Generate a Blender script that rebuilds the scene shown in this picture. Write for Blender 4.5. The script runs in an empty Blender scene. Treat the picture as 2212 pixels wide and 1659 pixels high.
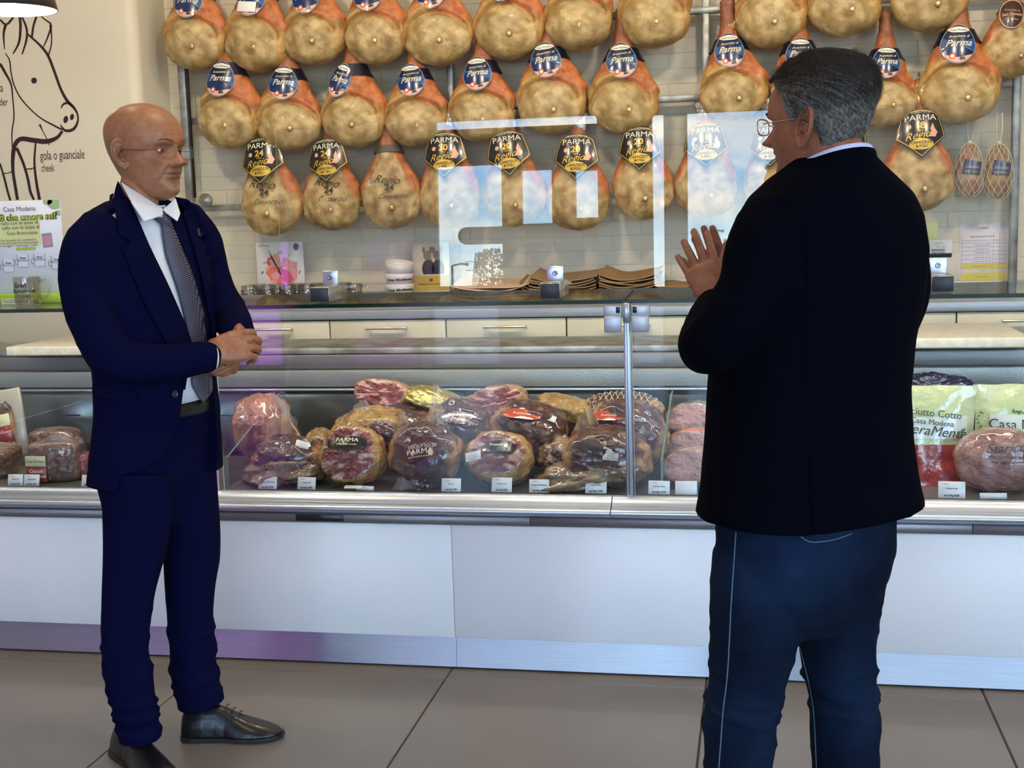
import bpy, bmesh, math, random
import numpy as np
from mathutils import Vector, Matrix, noise
PI = math.pi
SC = bpy.context.scene
COL = SC.collection
random.seed(7)

# ------------------------------------------------------------------ camera
CAM_H = 1.45
YAW, PITCH, ROLL, FPX = 0.19488884, -0.1377394, -0.03027754, 2750.0
def cam_axes():
    cy, sy, cp, sp, cr, sr = math.cos(YAW), math.sin(YAW), math.cos(PITCH), math.sin(PITCH), math.cos(ROLL), math.sin(ROLL)
    f = Vector((-sy*cp, cy*cp, sp)); r = Vector((cy, sy, 0)); u = r.cross(f)
    return cr*r+sr*u, -sr*r+cr*u, f
AX_R, AX_U, AX_F = cam_axes()
cam_data = bpy.data.cameras.new('camera')
cam_data.sensor_width = 36.0
cam_data.lens = 36.0*FPX/2212.0
cam_data.clip_start = 0.05
cam = bpy.data.objects.new('camera', cam_data)
COL.objects.link(cam)
cam.matrix_world = Matrix(((AX_R.x, AX_U.x, -AX_F.x, 0), (AX_R.y, AX_U.y, -AX_F.y, 0), (AX_R.z, AX_U.z, -AX_F.z, CAM_H), (0, 0, 0, 1)))
SC.camera = cam
def ray(px, py):
    return AX_R*((px-1106)/FPX)+AX_U*(-(py-829.5)/FPX)+AX_F
def at(px, py, Y):
    d = ray(px, py); t = Y/d.y
    return Vector((0, 0, CAM_H))+d*t
def atz(px, py, z):
    d = ray(px, py); t = (z-CAM_H)/d.z
    return Vector((0, 0, CAM_H))+d*t

# ------------------------------------------------------------------ render look
SC.view_settings.view_transform = 'Standard'
SC.view_settings.look = 'None'
SC.view_settings.gamma = 1.0
SC.view_settings.use_curve_mapping = False
SC.view_settings.exposure = 0.0

# ------------------------------------------------------------------ sky
world = bpy.data.worlds.new('sky'); SC.world = world; world.use_nodes = True
nt = world.node_tree; nt.nodes.clear()
def wn(t, **k):
    n = nt.nodes.new(t)
    for a, b in k.items(): setattr(n, a, b)
    return n
w_out = wn('ShaderNodeOutputWorld'); w_bg = wn('ShaderNodeBackground'); w_bg.inputs['Strength'].default_value = 16.5
w_tc = wn('ShaderNodeTexCoord'); w_sep = wn('ShaderNodeSeparateXYZ')
nt.links.new(w_tc.outputs['Generated'], w_sep.inputs[0])
w_ramp = wn('ShaderNodeValToRGB')
e = w_ramp.color_ramp.elements
e[0].position = 0.0; e[0].color = (0.66, 0.82, 0.84, 1)
e[1].position = 0.75; e[1].color = (0.16, 0.36, 0.72, 1)
m = w_ramp.color_ramp.elements.new(0.10); m.color = (0.26, 0.53, 0.84, 1)
m = w_ramp.color_ramp.elements.new(0.20); m.color = (0.17, 0.38, 0.76, 1)
nt.links.new(w_sep.outputs['Z'], w_ramp.inputs[0])
w_map = wn('ShaderNodeMapping'); w_map.inputs['Scale'].default_value = (1.6, 1.6, 11.0)
nt.links.new(w_tc.outputs['Generated'], w_map.inputs[0])
w_noise = wn('ShaderNodeTexNoise'); w_noise.inputs['Scale'].default_value = 2.6; w_noise.inputs['Detail'].default_value = 7.0
nt.links.new(w_map.outputs[0], w_noise.inputs['Vector'])
w_cr = wn('ShaderNodeValToRGB'); w_cr.color_ramp.elements[0].position = 0.47; w_cr.color_ramp.elements[1].position = 0.68
nt.links.new(w_noise.outputs['Fac'], w_cr.inputs[0])
w_mix = wn('ShaderNodeMixRGB'); w_mix.inputs[2].default_value = (0.97, 0.93, 0.87, 1)
nt.links.new(w_cr.outputs['Color'], w_mix.inputs[0]); nt.links.new(w_ramp.outputs['Color'], w_mix.inputs[1])
nt.links.new(w_mix.outputs[0], w_bg.inputs['Color']); nt.links.new(w_bg.outputs[0], w_out.inputs[0])

# ------------------------------------------------------------------ shop lighting (ceiling lamps over the staff lane, added fills elsewhere)
def area_lamp(name, loc, target, size, power, col):
    d = bpy.data.lights.new(name, 'AREA'); d.shape = 'RECTANGLE'; d.size = size[0]; d.size_y = size[1]
    d.energy = power; d.color = col
    o = bpy.data.objects.new(name, d); COL.objects.link(o)
    o.location = loc
    o.rotation_euler = (Vector(target)-Vector(loc)).to_track_quat('-Z', 'Y').to_euler()
    return o
WARM = (1.0, 0.84, 0.64)
for x in (-2.6, -1.1, 0.3):
    area_lamp('case_fill_light', (x, 4.02, 1.14), (x, 4.1, 0.5), (1.3, 0.02), 3.2, (1.0, 0.93, 0.88))  # unseen fill under the glass top, added to brighten the goods
for k, x in enumerate((-2.3, -0.9, 0.5, 1.6)):
    area_lamp('overhead_light', (x, 3.5, 3.2), (x-0.1, 5.7, 1.30), (0.16, 0.16), 20, WARM)
for x in (-3.6, -1.2, 1.2):
    area_lamp('overhead_light', (x, 1.6, 3.2), (x, 1.6, 0), (0.5, 0.5), 10, (1, 0.80, 0.56))  # unseen fill over the front of the room, added to warm the daylight
def lerp(a, b, t): return a+(b-a)*t
def smooth(e0, e1, x):
    t = min(1, max(0, (x-e0)/(e1-e0))); return t*t*(3-2*t)
def interp(tab, x):
    """piecewise-linear rows (x, a, b, ...), smoothed by cosine-free catmull style"""
    if x <= tab[0][0]: return tab[0][1:]
    if x >= tab[-1][0]: return tab[-1][1:]
    for i in range(len(tab)-1):
        if tab[i][0] <= x <= tab[i+1][0]:
            x0, x1 = tab[i][0], tab[i+1][0]; t = (x-x0)/(x1-x0)
            out = []
            for j in range(1, len(tab[0])):
                p1, p2 = tab[i][j], tab[i+1][j]
                m1 = (p2-tab[i-1][j])/(x1-tab[i-1][0]) if i > 0 else (p2-p1)/(x1-x0)
                m2 = (tab[i+2][j]-p1)/(tab[i+2][0]-x0) if i+2 < len(tab) else (p2-p1)/(x1-x0)
                h = x1-x0; t2, t3 = t*t, t*t*t
                out.append((2*t3-3*t2+1)*p1+(t3-2*t2+t)*h*m1+(-2*t3+3*t2)*p2+(t3-t2)*h*m2)
            return out

# ------------------------------------------------------------------ materials
MATS = {}
def new_mat(name):
    m = bpy.data.materials.new(name); m.use_nodes = True
    m.node_tree.nodes.clear(); MATS[name] = m
    return m
def lin(c):
    if isinstance(c, str):
        c = [int(c[i:i+2], 16)/255 for i in (0, 2, 4)]
        c = [x/12.92 if x <= 0.04045 else ((x+0.055)/1.055)**2.4 for x in c]
    return (c[0], c[1], c[2], 1)
def mat(name, col, rough=0.5, metal=0.0, spec=0.5, col2=None, scale=8.0, stretch=(1, 1, 1), bump=0.0, bscale=None,
        coat=0.0, emit=None, estr=1.0, attr=None, ramp=(0.4, 0.6), detail=4.0, sheen=0.0, sss=0.0, bdist=0.01, coords='Object', alpha=None):
    """principled material; noise blend col->col2, noise bump, optional colour attribute multiplied in"""
    if name in MATS: return MATS[name]
    m = new_mat(name); t = m.node_tree; N = t.nodes.new; L = t.links.new
    out = N('ShaderNodeOutputMaterial'); b = N('ShaderNodeBsdfPrincipled'); L(b.outputs[0], out.inputs[0])
    b.inputs['Roughness'].default_value = rough; b.inputs['Metallic'].default_value = metal
    b.inputs['Specular IOR Level'].default_value = spec; b.inputs['Coat Weight'].default_value = coat
    b.inputs['Coat Roughness'].default_value = 0.05
    if sheen: b.inputs['Sheen Weight'].default_value = sheen
    if sss:
        b.inputs['Subsurface Weight'].default_value = sss; b.inputs['Subsurface Radius'].default_value = (0.01, 0.004, 0.002)
    if alpha is not None: b.inputs['Alpha'].default_value = alpha
    tc = N('ShaderNodeTexCoord'); mp = N('ShaderNodeMapping'); mp.inputs['Scale'].default_value = stretch
    L(tc.outputs[coords], mp.inputs[0])
    src = None
    if attr:
        a = N('ShaderNodeAttribute'); a.attribute_name = attr; src = a.outputs['Color']
    if col2 is not None:
        nz = N('ShaderNodeTexNoise'); nz.inputs['Scale'].default_value = scale; nz.inputs['Detail'].default_value = detail
        L(mp.outputs[0], nz.inputs['Vector'])
        r = N('ShaderNodeValToRGB'); r.color_ramp.elements[0].position = ramp[0]; r.color_ramp.elements[1].position = ramp[1]
        r.color_ramp.elements[0].color = lin(col); r.color_ramp.elements[1].color = lin(col2)
        L(nz.outputs['Fac'], r.inputs[0])
        if src:
            mx = N('ShaderNodeMixRGB'); mx.blend_type = 'MULTIPLY'; mx.inputs[0].default_value = 1
            L(src, mx.inputs[1]); L(r.outputs[0], mx.inputs[2]); src = mx.outputs[0]
        else: src = r.outputs[0]
    if src: L(src, b.inputs['Base Color'])
    else: b.inputs['Base Color'].default_value = lin(col)
    if bump:
        nb = N('ShaderNodeTexNoise'); nb.inputs['Scale'].default_value = bscale or scale; nb.inputs['Detail'].default_value = detail
        L(mp.outputs[0], nb.inputs['Vector'])
        bp = N('ShaderNodeBump'); bp.inputs['Strength'].default_value = bump; bp.inputs['Distance'].default_value = bdist
        L(nb.outputs['Fac'], bp.inputs['Height']); L(bp.outputs[0], b.inputs['Normal'])
    if emit is not None:
        b.inputs['Emission Color'].default_value = lin(emit); b.inputs['Emission Strength'].default_value = estr
    return m
def brushed(m, tangent, aniso=0.9, rough=0.4):
    t = m.node_tree; b = next(n for n in t.nodes if n.type == 'BSDF_PRINCIPLED'); c = t.nodes.new('ShaderNodeCombineXYZ')
    for i in range(3): c.inputs[i].default_value = tangent[i]
    t.links.new(c.outputs[0], b.inputs['Tangent']); b.inputs['Anisotropic'].default_value = aniso; b.inputs['Roughness'].default_value = rough
def glass_mat(name, tint=(1, 1, 1), f0=0.04, rough=0.0, power=5.0, bump=0.0, bscale=40.0):
    """thin clear pane: transparent + mirror reflection by viewing angle (Schlick), same for every ray"""
    if name in MATS: return MATS[name]
    m = new_mat(name); t = m.node_tree; N = t.nodes.new; L = t.links.new
    out = N('ShaderNodeOutputMaterial'); mix = N('ShaderNodeMixShader')
    tr = N('ShaderNodeBsdfTransparent'); tr.inputs[0].default_value = (*tint, 1)
    gl = N('ShaderNodeBsdfGlossy'); gl.inputs['Roughness'].default_value = rough
    lw = N('ShaderNodeLayerWeight'); lw.inputs['Blend'].default_value = 0.5
    p = N('ShaderNodeMath'); p.operation = 'POWER'; p.inputs[1].default_value = power
    ml = N('ShaderNodeMath'); ml.operation = 'MULTIPLY_ADD'; ml.inputs[1].default_value = 1-f0; ml.inputs[2].default_value = f0
    L(lw.outputs['Facing'], p.inputs[0]); L(p.outputs[0], ml.inputs[0]); L(ml.outputs[0], mix.inputs[0])
    L(tr.outputs[0], mix.inputs[1]); L(gl.outputs[0], mix.inputs[2]); L(mix.outputs[0], out.inputs[0])
    if bump:
        nb = N('ShaderNodeTexNoise'); nb.inputs['Scale'].default_value = bscale
        tc = N('ShaderNodeTexCoord'); L(tc.outputs['Object'], nb.inputs['Vector'])
        bp = N('ShaderNodeBump'); bp.inputs['Strength'].default_value = bump; bp.inputs['Distance'].default_value = 0.01
        L(nb.outputs['Fac'], bp.inputs['Height']); L(bp.outputs[0], gl.inputs['Normal']); L(bp.outputs[0], lw.inputs['Normal'])
    return m

# ------------------------------------------------------------------ mesh helpers
class MB:
    """mesh builder: collects shapes, then links them as ONE mesh object"""
    def __init__(s): s.v = []; s.f = []; s.m = []; s.sm = []
    def add(s, v, f, mi=0, smooth_=True):
        o = len(s.v); s.v += [tuple(x) for x in v]
        for q in f: s.f.append(tuple(i+o for i in q)); s.m.append(mi); s.sm.append(smooth_)
        return s
    def box(s, x0, x1, y0, y1, z0, z1, mi=0, M=None):
        v = [(x, y, z) for z in (z0, z1) for y in (y0, y1) for x in (x0, x1)]
        if M: v = [M @ Vector(p) for p in v]
        return s.add(v, [(0, 2, 3, 1), (4, 5, 7, 6), (0, 1, 5, 4), (2, 6, 7, 3), (0, 4, 6, 2), (1, 3, 7, 5)], mi, False)
    def rbox(s, x0, x1, y0, y1, z0, z1, r=0.01, seg=2, mi=0, M=None):
        bm = bmesh.new(); bmesh.ops.create_cube(bm, size=1)
        for p in bm.verts: p.co = Vector((lerp(x0, x1, p.co.x+.5), lerp(y0, y1, p.co.y+.5), lerp(z0, z1, p.co.z+.5)))
        bmesh.ops.bevel(bm, geom=bm.edges[:], offset=r, segments=seg, affect='EDGES', profile=0.5)
        if M: bmesh.ops.transform(bm, matrix=M, verts=bm.verts)
        s.bm(bm, mi); return s
    def bm(s, bm, mi=0, smooth_=True):
        bm.verts.ensure_lookup_table(); bm.verts.index_update()
        s.add([p.co[:] for p in bm.verts], [[q.index for q in f.verts] for f in bm.faces], mi, smooth_); bm.free()
    def mesh(s, me, mi=0, M=None, smooth_=True):
        v = [p.co if M is None else M @ p.co for p in me.vertices]
        return s.add(v, [tuple(p.vertices) for p in me.polygons], mi, smooth_)
    def tube(s, pts, r, n=8, mi=0, cap=True, closed=False):
        """tube through points; r a number or a list"""
        pts = [Vector(p) for p in pts]; k = len(pts)
        rr = r if isinstance(r, (list, tuple)) else [r]*k
        V = []; up = None
        for i, p in enumerate(pts):
            if closed: d = pts[(i+1) % k]-pts[i-1]
            else: d = pts[min(i+1, k-1)]-pts[max(i-1, 0)]
            d.normalize()
            if up is None: up = d.orthogonal().normalized()
            else:
                up = up-d*up.dot(d)
                if up.length < 1e-6: up = d.orthogonal()
                up.normalize()
            q = d.cross(up)
            for j in range(n):
                a = 2*PI*j/n; V.append(p+(up*math.cos(a)+q*math.sin(a))*rr[i])
        Fc = []
        for i in range(k if closed else k-1):
            i2 = (i+1) % k
            for j in range(n): Fc.append((i*n+j, i*n+(j+1) % n, i2*n+(j+1) % n, i2*n+j))
        if cap and not closed: Fc += [tuple(reversed(range(n))), tuple((k-1)*n+j for j in range(n))]
        return s.add(V, Fc, mi)
    def lathe(s, prof, c=(0, 0, 0), n=24, mi=0, M=None, cap=(True, True)):
        """profile of (radius, z) turned about z"""
        V = []; Fc = []
        for r, z in prof:
            for j in range(n):
                a = 2*PI*j/n; V.append(Vector((c[0]+r*math.cos(a), c[1]+r*math.sin(a), c[2]+z)))
        if M: V = [M @ p for p in V]
        for i in range(len(prof)-1):
            for j in range(n): Fc.append((i*n+j, i*n+(j+1) % n, (i+1)*n+(j+1) % n, (i+1)*n+j))
        if prof[0][0] > 1e-5 and cap[0]: Fc.append(tuple(reversed(range(n))))
        if prof[-1][0] > 1e-5 and cap[1]: Fc.append(tuple((len(prof)-1)*n+j for j in range(n)))
        return s.add(V, Fc, mi)
    def prism(s, poly, y0, y1, mi=0, M=None, mi_side=None):
        """polygon in x,z (counterclockwise seen from -y) extruded along y"""
        n = len(poly)
        V = [Vector((x, y0, z)) for x, z in poly]+[Vector((x, y1, z)) for x, z in poly]
        if M: V = [M @ p for p in V]
        s.add(V, [tuple(range(n)), tuple(reversed(range(n, 2*n)))], mi, False)
        o = len(s.v)-2*n
        for i in range(n):
            s.f.append((o+i, o+n+i, o+n+(i+1) % n, o+(i+1) % n)); s.m.append(mi if mi_side is None else mi_side); s.sm.append(False)
        return s
    def grid(s, fn, nu, nv, mi=0, wrapu=False):
        V = [fn(i/(nu if wrapu else nu-1), j/(nv-1)) for j in range(nv) for i in range(nu)]
        Fc = []
        for j in range(nv-1):
            for i in range(nu if wrapu else nu-1):
                i2 = (i+1) % nu; Fc.append((j*nu+i, j*nu+i2, (j+1)*nu+i2, (j+1)*nu+i))
        return s.add(V, Fc, mi)
    def to_mesh(s, name):
        me = bpy.data.meshes.new(name); me.from_pydata([tuple(p) for p in s.v], [], s.f)
        me.polygons.foreach_set('material_index', s.m); me.polygons.foreach_set('use_smooth', s.sm); me.update()
        return me
    def build(s, name, mats, parent=None, loc=None, auto=None):
        me = s.to_mesh(name)
        return link(name, me, mats, parent, loc, auto)
def link(name, me, mats, parent=None, loc=None, auto=None):
    for m in (mats if isinstance(mats, (list, tuple)) else [mats]):
        if len(me.materials) < (len(mats) if isinstance(mats, (list, tuple)) else 1): me.materials.append(m)
    o = bpy.data.objects.new(name, me); COL.objects.link(o)
    if parent: o.parent = parent
    if loc is not None: o.location = loc
    if auto: me.set_sharp_from_angle(angle=math.radians(auto))
    return o
def empty(name, loc=(0, 0, 0), rz=0.0):
    o = bpy.data.objects.new(name, None); COL.objects.link(o); o.location = loc; o.rotation_euler = (0, 0, rz)
    o.empty_display_size = 0.05
    return o
def tag(o, label=None, cat=None, group=None, kind=None):
    if label: o['label'] = label
    if cat: o['category'] = cat
    if group: o['group'] = group
    if kind: o['kind'] = kind
    return o
def copy_tree(o, parent=None):
    c = o.copy(); COL.objects.link(c)
    if parent is not None: c.parent = parent
    for ch in list(o.children): copy_tree(ch, c)
    return c
def evaluated(o, remove=True):
    dg = bpy.context.evaluated_depsgraph_get(); dg.update()
    me = bpy.data.meshes.new_from_object(o.evaluated_get(dg))
    if remove: bpy.data.objects.remove(o)
    return me
TXT = {}
def text_mesh(body, align='CENTER', shear=0.0, bold=0.0, spacing=1.0, res=3):
    key = (body, align, shear, bold, spacing, res)
    if key in TXT: return TXT[key]
    c = bpy.data.curves.new('t', 'FONT'); c.body = body; c.align_x = align; c.align_y = 'CENTER'; c.size = 1.0
    c.shear = shear; c.offset = bold; c.space_character = spacing; c.resolution_u = res; c.extrude = 0
    o = bpy.data.objects.new('t', c); COL.objects.link(o)
    me = evaluated(o); TXT[key] = me
    return me
def text_to(mb, body, x, z, size, M, mi=0, sx=1.0, rot=0.0, fn=None, off=0.0, arc=0.0, **k):
    """flat lettering in the local x-z plane facing -y (fn bends it: y=fn(x,z)), into builder mb"""
    me = text_mesh(body, **k); cr, sr = math.cos(rot), math.sin(rot)
    V = []
    for p in me.vertices:
        a, b = p.co.x*size*sx, p.co.y*size
        b -= arc*a*a
        X, Z = x+a*cr-b*sr, z+a*sr+b*cr
        Y = (fn(X, Z) if fn else 0)-off
        q = Vector((X, Y, Z)); V.append(M @ q if M else q)
    mb.add(V, [tuple(p.vertices) for p in me.polygons], mi, False)
I4 = Matrix.Identity(4)
def RZ(a): return Matrix.Rotation(a, 4, 'Z')
def RX(a): return Matrix.Rotation(a, 4, 'X')
def RY(a): return Matrix.Rotation(a, 4, 'Y')
def TR(x, y=None, z=None): return Matrix.Translation(Vector(x) if y is None else Vector((x, y, z)))
def fuse(mb, voxel=0.004, smooth_it=4, fac=0.5):
    """weld overlapping closed shapes into one continuous surface"""
    me = mb.to_mesh('f'); o = bpy.data.objects.new('f', me); COL.objects.link(o)
    r = o.modifiers.new('r', 'REMESH'); r.mode = 'VOXEL'; r.voxel_size = voxel; r.use_smooth_shade = True
    if smooth_it:
        s = o.modifiers.new('s', 'SMOOTH'); s.iterations = smooth_it; s.factor = fac
    out = evaluated(o); bpy.data.meshes.remove(me)
    return out
def color_attr(me, fn, name='tone'):
    """per-vertex own colour of the thing"""
    at_ = me.color_attributes.new(name, 'FLOAT_COLOR', 'POINT')
    nrm = [v.normal for v in me.vertices]
    buf = []
    for v, n in zip(me.vertices, nrm):
        c = fn(v.co, n); buf += [c[0], c[1], c[2], 1.0]
    at_.data.foreach_set('color', buf)
def mixc(a, b, t): return (a[0]+(b[0]-a[0])*t, a[1]+(b[1]-a[1])*t, a[2]+(b[2]-a[2])*t)
# ================================================================== the setting
M_tile = mat('floor_tile', '6f665c', rough=0.30, col2='7f7467', scale=1.6, ramp=(0.3, 0.72), detail=9, bump=0.04, bscale=30)
M_grout = mat('grout', '35322e', rough=0.9)
M_wallpaint = mat('painted_wall', 'd9cdb2', rough=0.75, bump=0.12, bscale=260, bdist=0.002, detail=2)
M_brick = mat('painted_brick', 'd2c8ae', rough=0.5, col2='c6bca4', scale=2.2, bump=0.15, bscale=140, bdist=0.002, coords='Object')
M_joint = mat('painted_joint', 'c2b8a0', rough=0.7)
M_ceil = mat('ceiling_paint', 'e6e4de', rough=0.8)
M_plain = mat('plaster', 'cfc9bd', rough=0.8)
M_frame = mat('window_frame_paint', '6b6863', rough=0.4)
M_pane = glass_mat('window_pane', tint=(0.93, 0.95, 0.95))
M_galv = mat('galvanised_steel', '8f8f88', rough=0.5, metal=0.85, col2='b2b3ad', scale=14, bump=0.05, bscale=20)
M_steel = mat('brushed_steel', '9a9a98', rough=0.27, metal=0.9, col2='a5a5a2', scale=6, stretch=(0.4, 8, 60), bump=0.03, bscale=60)
M_dark = mat('dark_metal', '37302b', rough=0.45, metal=0.6)
M_asph = mat('asphalt', '77756f', rough=0.9, col2='8c8a84', scale=3)
X_L, X_R, Y_F, Y_B, Z_C = -5.4, 3.6, -3.2, 5.78, 3.4

fl = MB().box(X_L, X_R, Y_F, Y_B, -0.06, -0.004).build('floor', M_grout); tag(fl, 'grey-brown large-format tiled floor', kind='structure')
tile_mesh = {}
def tile(w, d):
    k = (round(w, 3), round(d, 3))
    if k not in tile_mesh:
        g = 0.0022; mb = MB(); b = 0.0015
        mb.add([(g, g, -0.004), (w-g, g, -0.004), (w-g, d-g, -0.004), (g, d-g, -0.004), (g+b, g+b, 0), (w-g-b, g+b, 0), (w-g-b, d-g-b, 0), (g+b, d-g-b, 0)],
               [(4, 5, 6, 7), (0, 1, 5, 4), (1, 2, 6, 5), (2, 3, 7, 6), (3, 0, 4, 7)], 0, False)
        me = mb.to_mesh('tile'); me.materials.append(M_tile); tile_mesh[k] = me
    return tile_mesh[k]
xs = [X_L]+[-0.166+0.803*k for k in range(-6, 5)]+[X_R]; xs = [x for x in xs if X_L <= x <= X_R]
ys = [Y_F]+[3.702-0.8*k for k in range(8, -2, -1) if Y_F < 3.702-0.8*k < Y_B]+[Y_B]
for i in range(len(xs)-1):
    for j in range(len(ys)-1):
        if xs[i+1]-xs[i] < 0.01: continue
        o = bpy.data.objects.new('tile', tile(xs[i+1]-xs[i], ys[j+1]-ys[j])); COL.objects.link(o); o.parent = fl; o.location = (xs[i], ys[j], 0)
ce = MB().box(X_L, X_R, Y_F, Y_B, Z_C, Z_C+0.05).build('ceiling', M_ceil); tag(ce, kind='structure')
wl = MB().box(X_L-0.1, X_L, Y_F, Y_B, 0, Z_C).build('wall_left', M_plain); tag(wl, kind='structure')
wr = MB().box(X_R, X_R+0.1, 0.76, Y_B, 0, Z_C).box(X_R, X_R+0.1, Y_F, -2.9, 0, Z_C).box(X_R, X_R+0.1, -2.9, 0.76, 3.05, Z_C).box(X_R, X_R+0.1, -2.9, 0.76, 0, 0.06).build('wall_right', M_plain); tag(wr, kind='structure')
# back wall of painted bricks
wb = MB().box(X_L, X_R, Y_B-0.0285, Y_B+0.1, 0, Z_C).build('wall_back', M_joint)
tag(wb, 'cream painted brick wall behind the hanging hams', kind='structure')
bw, bh, g = 0.262, 0.0655, 0.0012
brick_me = {}
def brick_mesh(w):
    if w not in brick_me:
        b = 0.0016; y1 = -0.030
        v = [(g, 0, g), (w-g, 0, g), (w-g, 0, bh-g), (g, 0, bh-g), (g+b, y1, g+b), (w-g-b, y1, g+b), (w-g-b, y1, bh-g-b), (g+b, y1, bh-g-b)]
        me = MB().add(v, [(4, 5, 6, 7), (0, 1, 5, 4), (1, 2, 6, 5), (2, 3, 7, 6), (3, 0, 4, 7)], 0, False).to_mesh('brick')
        me.materials.append(M_brick); brick_me[w] = me
    return brick_me[w]
rest = MB(); cnt = 0
for r in range(int(1.0/bh), int(Z_C/bh)+1):
    z = r*bh
    if z+bh > Z_C: continue
    off = (r % 2)*bw/2
    for c in range(-13, 14):
        x = c*bw+off
        if x < -2.95 or x+bw > X_R: continue
        yj = random.uniform(-0.0008, 0.0008)
        if 1.05 < z < 2.42 and x < 0.98 and cnt < 300:
            o = bpy.data.objects.new('brick', brick_mesh(bw)); COL.objects.link(o); o.parent = wb; o.location = (x, Y_B+yj, z); cnt += 1
        else:
            rest.mesh(brick_mesh(bw), 0, TR(x, Y_B+yj, z), False)
o = rest.build('bricks', M_brick, wb); tag(o, kind='stuff')
# flat painted wall panel with rounded corner, carrying the pig mural
PX, PY, PR = -2.745, 5.44, 0.05
prof = [(X_L, PY)]+[(PX-PR+PR*math.sin(a), PY+PR-PR*math.cos(a)) for a in [i*PI/2/8 for i in range(9)]]+[(PX, Y_B)]
mb = MB(); n = len(prof)
mb.add([(x, y, 0) for x, y in prof]+[(x, y, Z_C) for x, y in prof], [(i, i+1, n+i+1, n+i) for i in range(n-1)], 0, True)
o = mb.build('wall_panel', M_wallpaint); o.name = 'wall_side'; tag(o, 'smooth cream wall panel carrying the pig drawing', kind='structure')
# shop front behind the camera: glazed openings
WIN = [  # x0, x1, z0, z1
 (-4.95, -4.22, 0.06, 1.8), (-4.16, -2.95, 0.06, 1.8), (-2.87, -2.21, 0.06, 2.42), (-2.87, -1.20, 2.67, 3.05), (-2.10, -1.76, 1.82, 2.36),
 (-1.62, -1.20, 1.86, 2.34), (-1.10, -0.78, 0.06, 3.05), (-0.65, 0.78, 0.06, 3.05), (2.45, 3.45, 0.06, 3.05)]  # last opening is unseen, added to let more daylight into the room
wxs = sorted(set([X_L, X_R]+[w[0] for w in WIN]+[w[1] for w in WIN])); wzs = sorted(set([0, Z_C]+[w[2] for w in WIN]+[w[3] for w in WIN]))
mb = MB()
for i in range(len(wxs)-1):
    for j in range(len(wzs)-1):
        cx, cz = (wxs[i]+wxs[i+1])/2, (wzs[j]+wzs[j+1])/2
        if any(w[0] < cx < w[1] and w[2] < cz < w[3] for w in WIN): continue
        mb.box(wxs[i], wxs[i+1], Y_F-0.12, Y_F, wzs[j], wzs[j+1])
o = mb.build('wall_front', M_plain); tag(o, kind='structure')
def film(name, col, trc, fac):
    m = new_mat(name); t = m.node_tree
    a = t.nodes.new('ShaderNodeOutputMaterial'); b = t.nodes.new('ShaderNodeBsdfTranslucent'); b.inputs[0].default_value = (*col, 1)
    c = t.nodes.new('ShaderNodeBsdfTransparent'); c.inputs[0].default_value = (*trc, 1); d = t.nodes.new('ShaderNodeMixShader'); d.inputs[0].default_value = fac
    t.links.new(c.outputs[0], d.inputs[1]); t.links.new(b.outputs[0], d.inputs[2]); t.links.new(d.outputs[0], a.inputs[0])
    return m
M_films = [film('pink_window_film', (1.0, 0.36, 0.90), (0.5, 0.2, 0.4), 0.95), film('pale_mauve_window_film', (0.50, 0.24, 0.40), (0.2, 0.12, 0.2), 0.95)]
for k, (x0, x1, z0, z1) in enumerate(WIN):
    f = 0.035; mb = MB()
    mb.box(x0, x1, Y_F-0.09, Y_F-0.03, z0, z0+f); mb.box(x0, x1, Y_F-0.09, Y_F-0.03, z1-f, z1)
    mb.box(x0, x0+f, Y_F-0.09, Y_F-0.03, z0+f, z1-f); mb.box(x1-f, x1, Y_F-0.09, Y_F-0.03, z0+f, z1-f)
    w = mb.build('window_%d' % (k+1), M_frame); tag(w, kind='structure')
    MB().box(x0+f, x1-f, Y_F-0.062, Y_F-0.058, z0+f, z1-f).build('pane', M_pane, w)
    if k in (0, 1):
        MB().box(x0+f, x1-f, Y_F-0.054, Y_F-0.052, z0+f, 1.78).build('film', M_films[k], w)
n = 10
for y0 in (-2.9, -1.07):  # unseen side windows, added to brighten the counter front
    mb = MB(); y1 = y0+1.83; f = 0.035; z0, z1 = 0.06, 3.05
    for q in ((y0, y1, z0, z0+f), (y0, y1, z1-f, z1), (y0, y0+f, z0+f, z1-f), (y1-f, y1, z0+f, z1-f)): mb.box(X_R+0.02, X_R+0.08, *q)
    w = mb.build('window_%d' % n, M_frame); tag(w, kind='structure'); n += 1
    MB().box(X_R+0.048, X_R+0.052, y0+f, y1-f, z0+f, z1-f).build('pane', M_pane, w)
gr = MB().box(-60, X_R+0.1, -120, Y_F-0.12, -0.25, -0.05).box(X_R+0.1, 60, -120, 60, -0.25, -0.05).build('ground', M_asph); tag(gr, 'grey asphalt forecourt outside the shop windows', kind='structure')
# ================================================================== the refrigerated counter
M_white = mat('white_laminate', 'e6e3e0', rough=0.42, spec=0.5)
M_whitein = mat('cream_laminate', 'cfc8b0', rough=0.45, bump=0.05, bscale=300)
M_alu = mat('anodised_aluminium', 'b4bac2', rough=0.33, metal=0.85)
M_kick = mat('brushed_kick_plate', 'a6a8ac', rough=0.46, metal=1.0, stretch=(0.5, 1, 40), col2='9ea0a6', scale=12)
brushed(M_kick, (0, 0, 1), 0.5, 0.42)
M_strip = mat('grey_trim_strip', '7d7878', rough=0.4, metal=0.6)
M_black = mat('black_plastic', '14161c', rough=0.35)
M_blk2 = mat('dark_clamp_block', '2a2f38', rough=0.5)
M_glass = glass_mat('counter_glass', tint=(0.97, 0.985, 0.98), f0=0.028)
M_shelf = glass_mat('shelf_glass', tint=(0.93, 0.97, 0.95), f0=0.05, power=4.2)
M_gedge = mat('green_glass_edge', '0e2b22', rough=0.15, spec=0.8)
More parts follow.
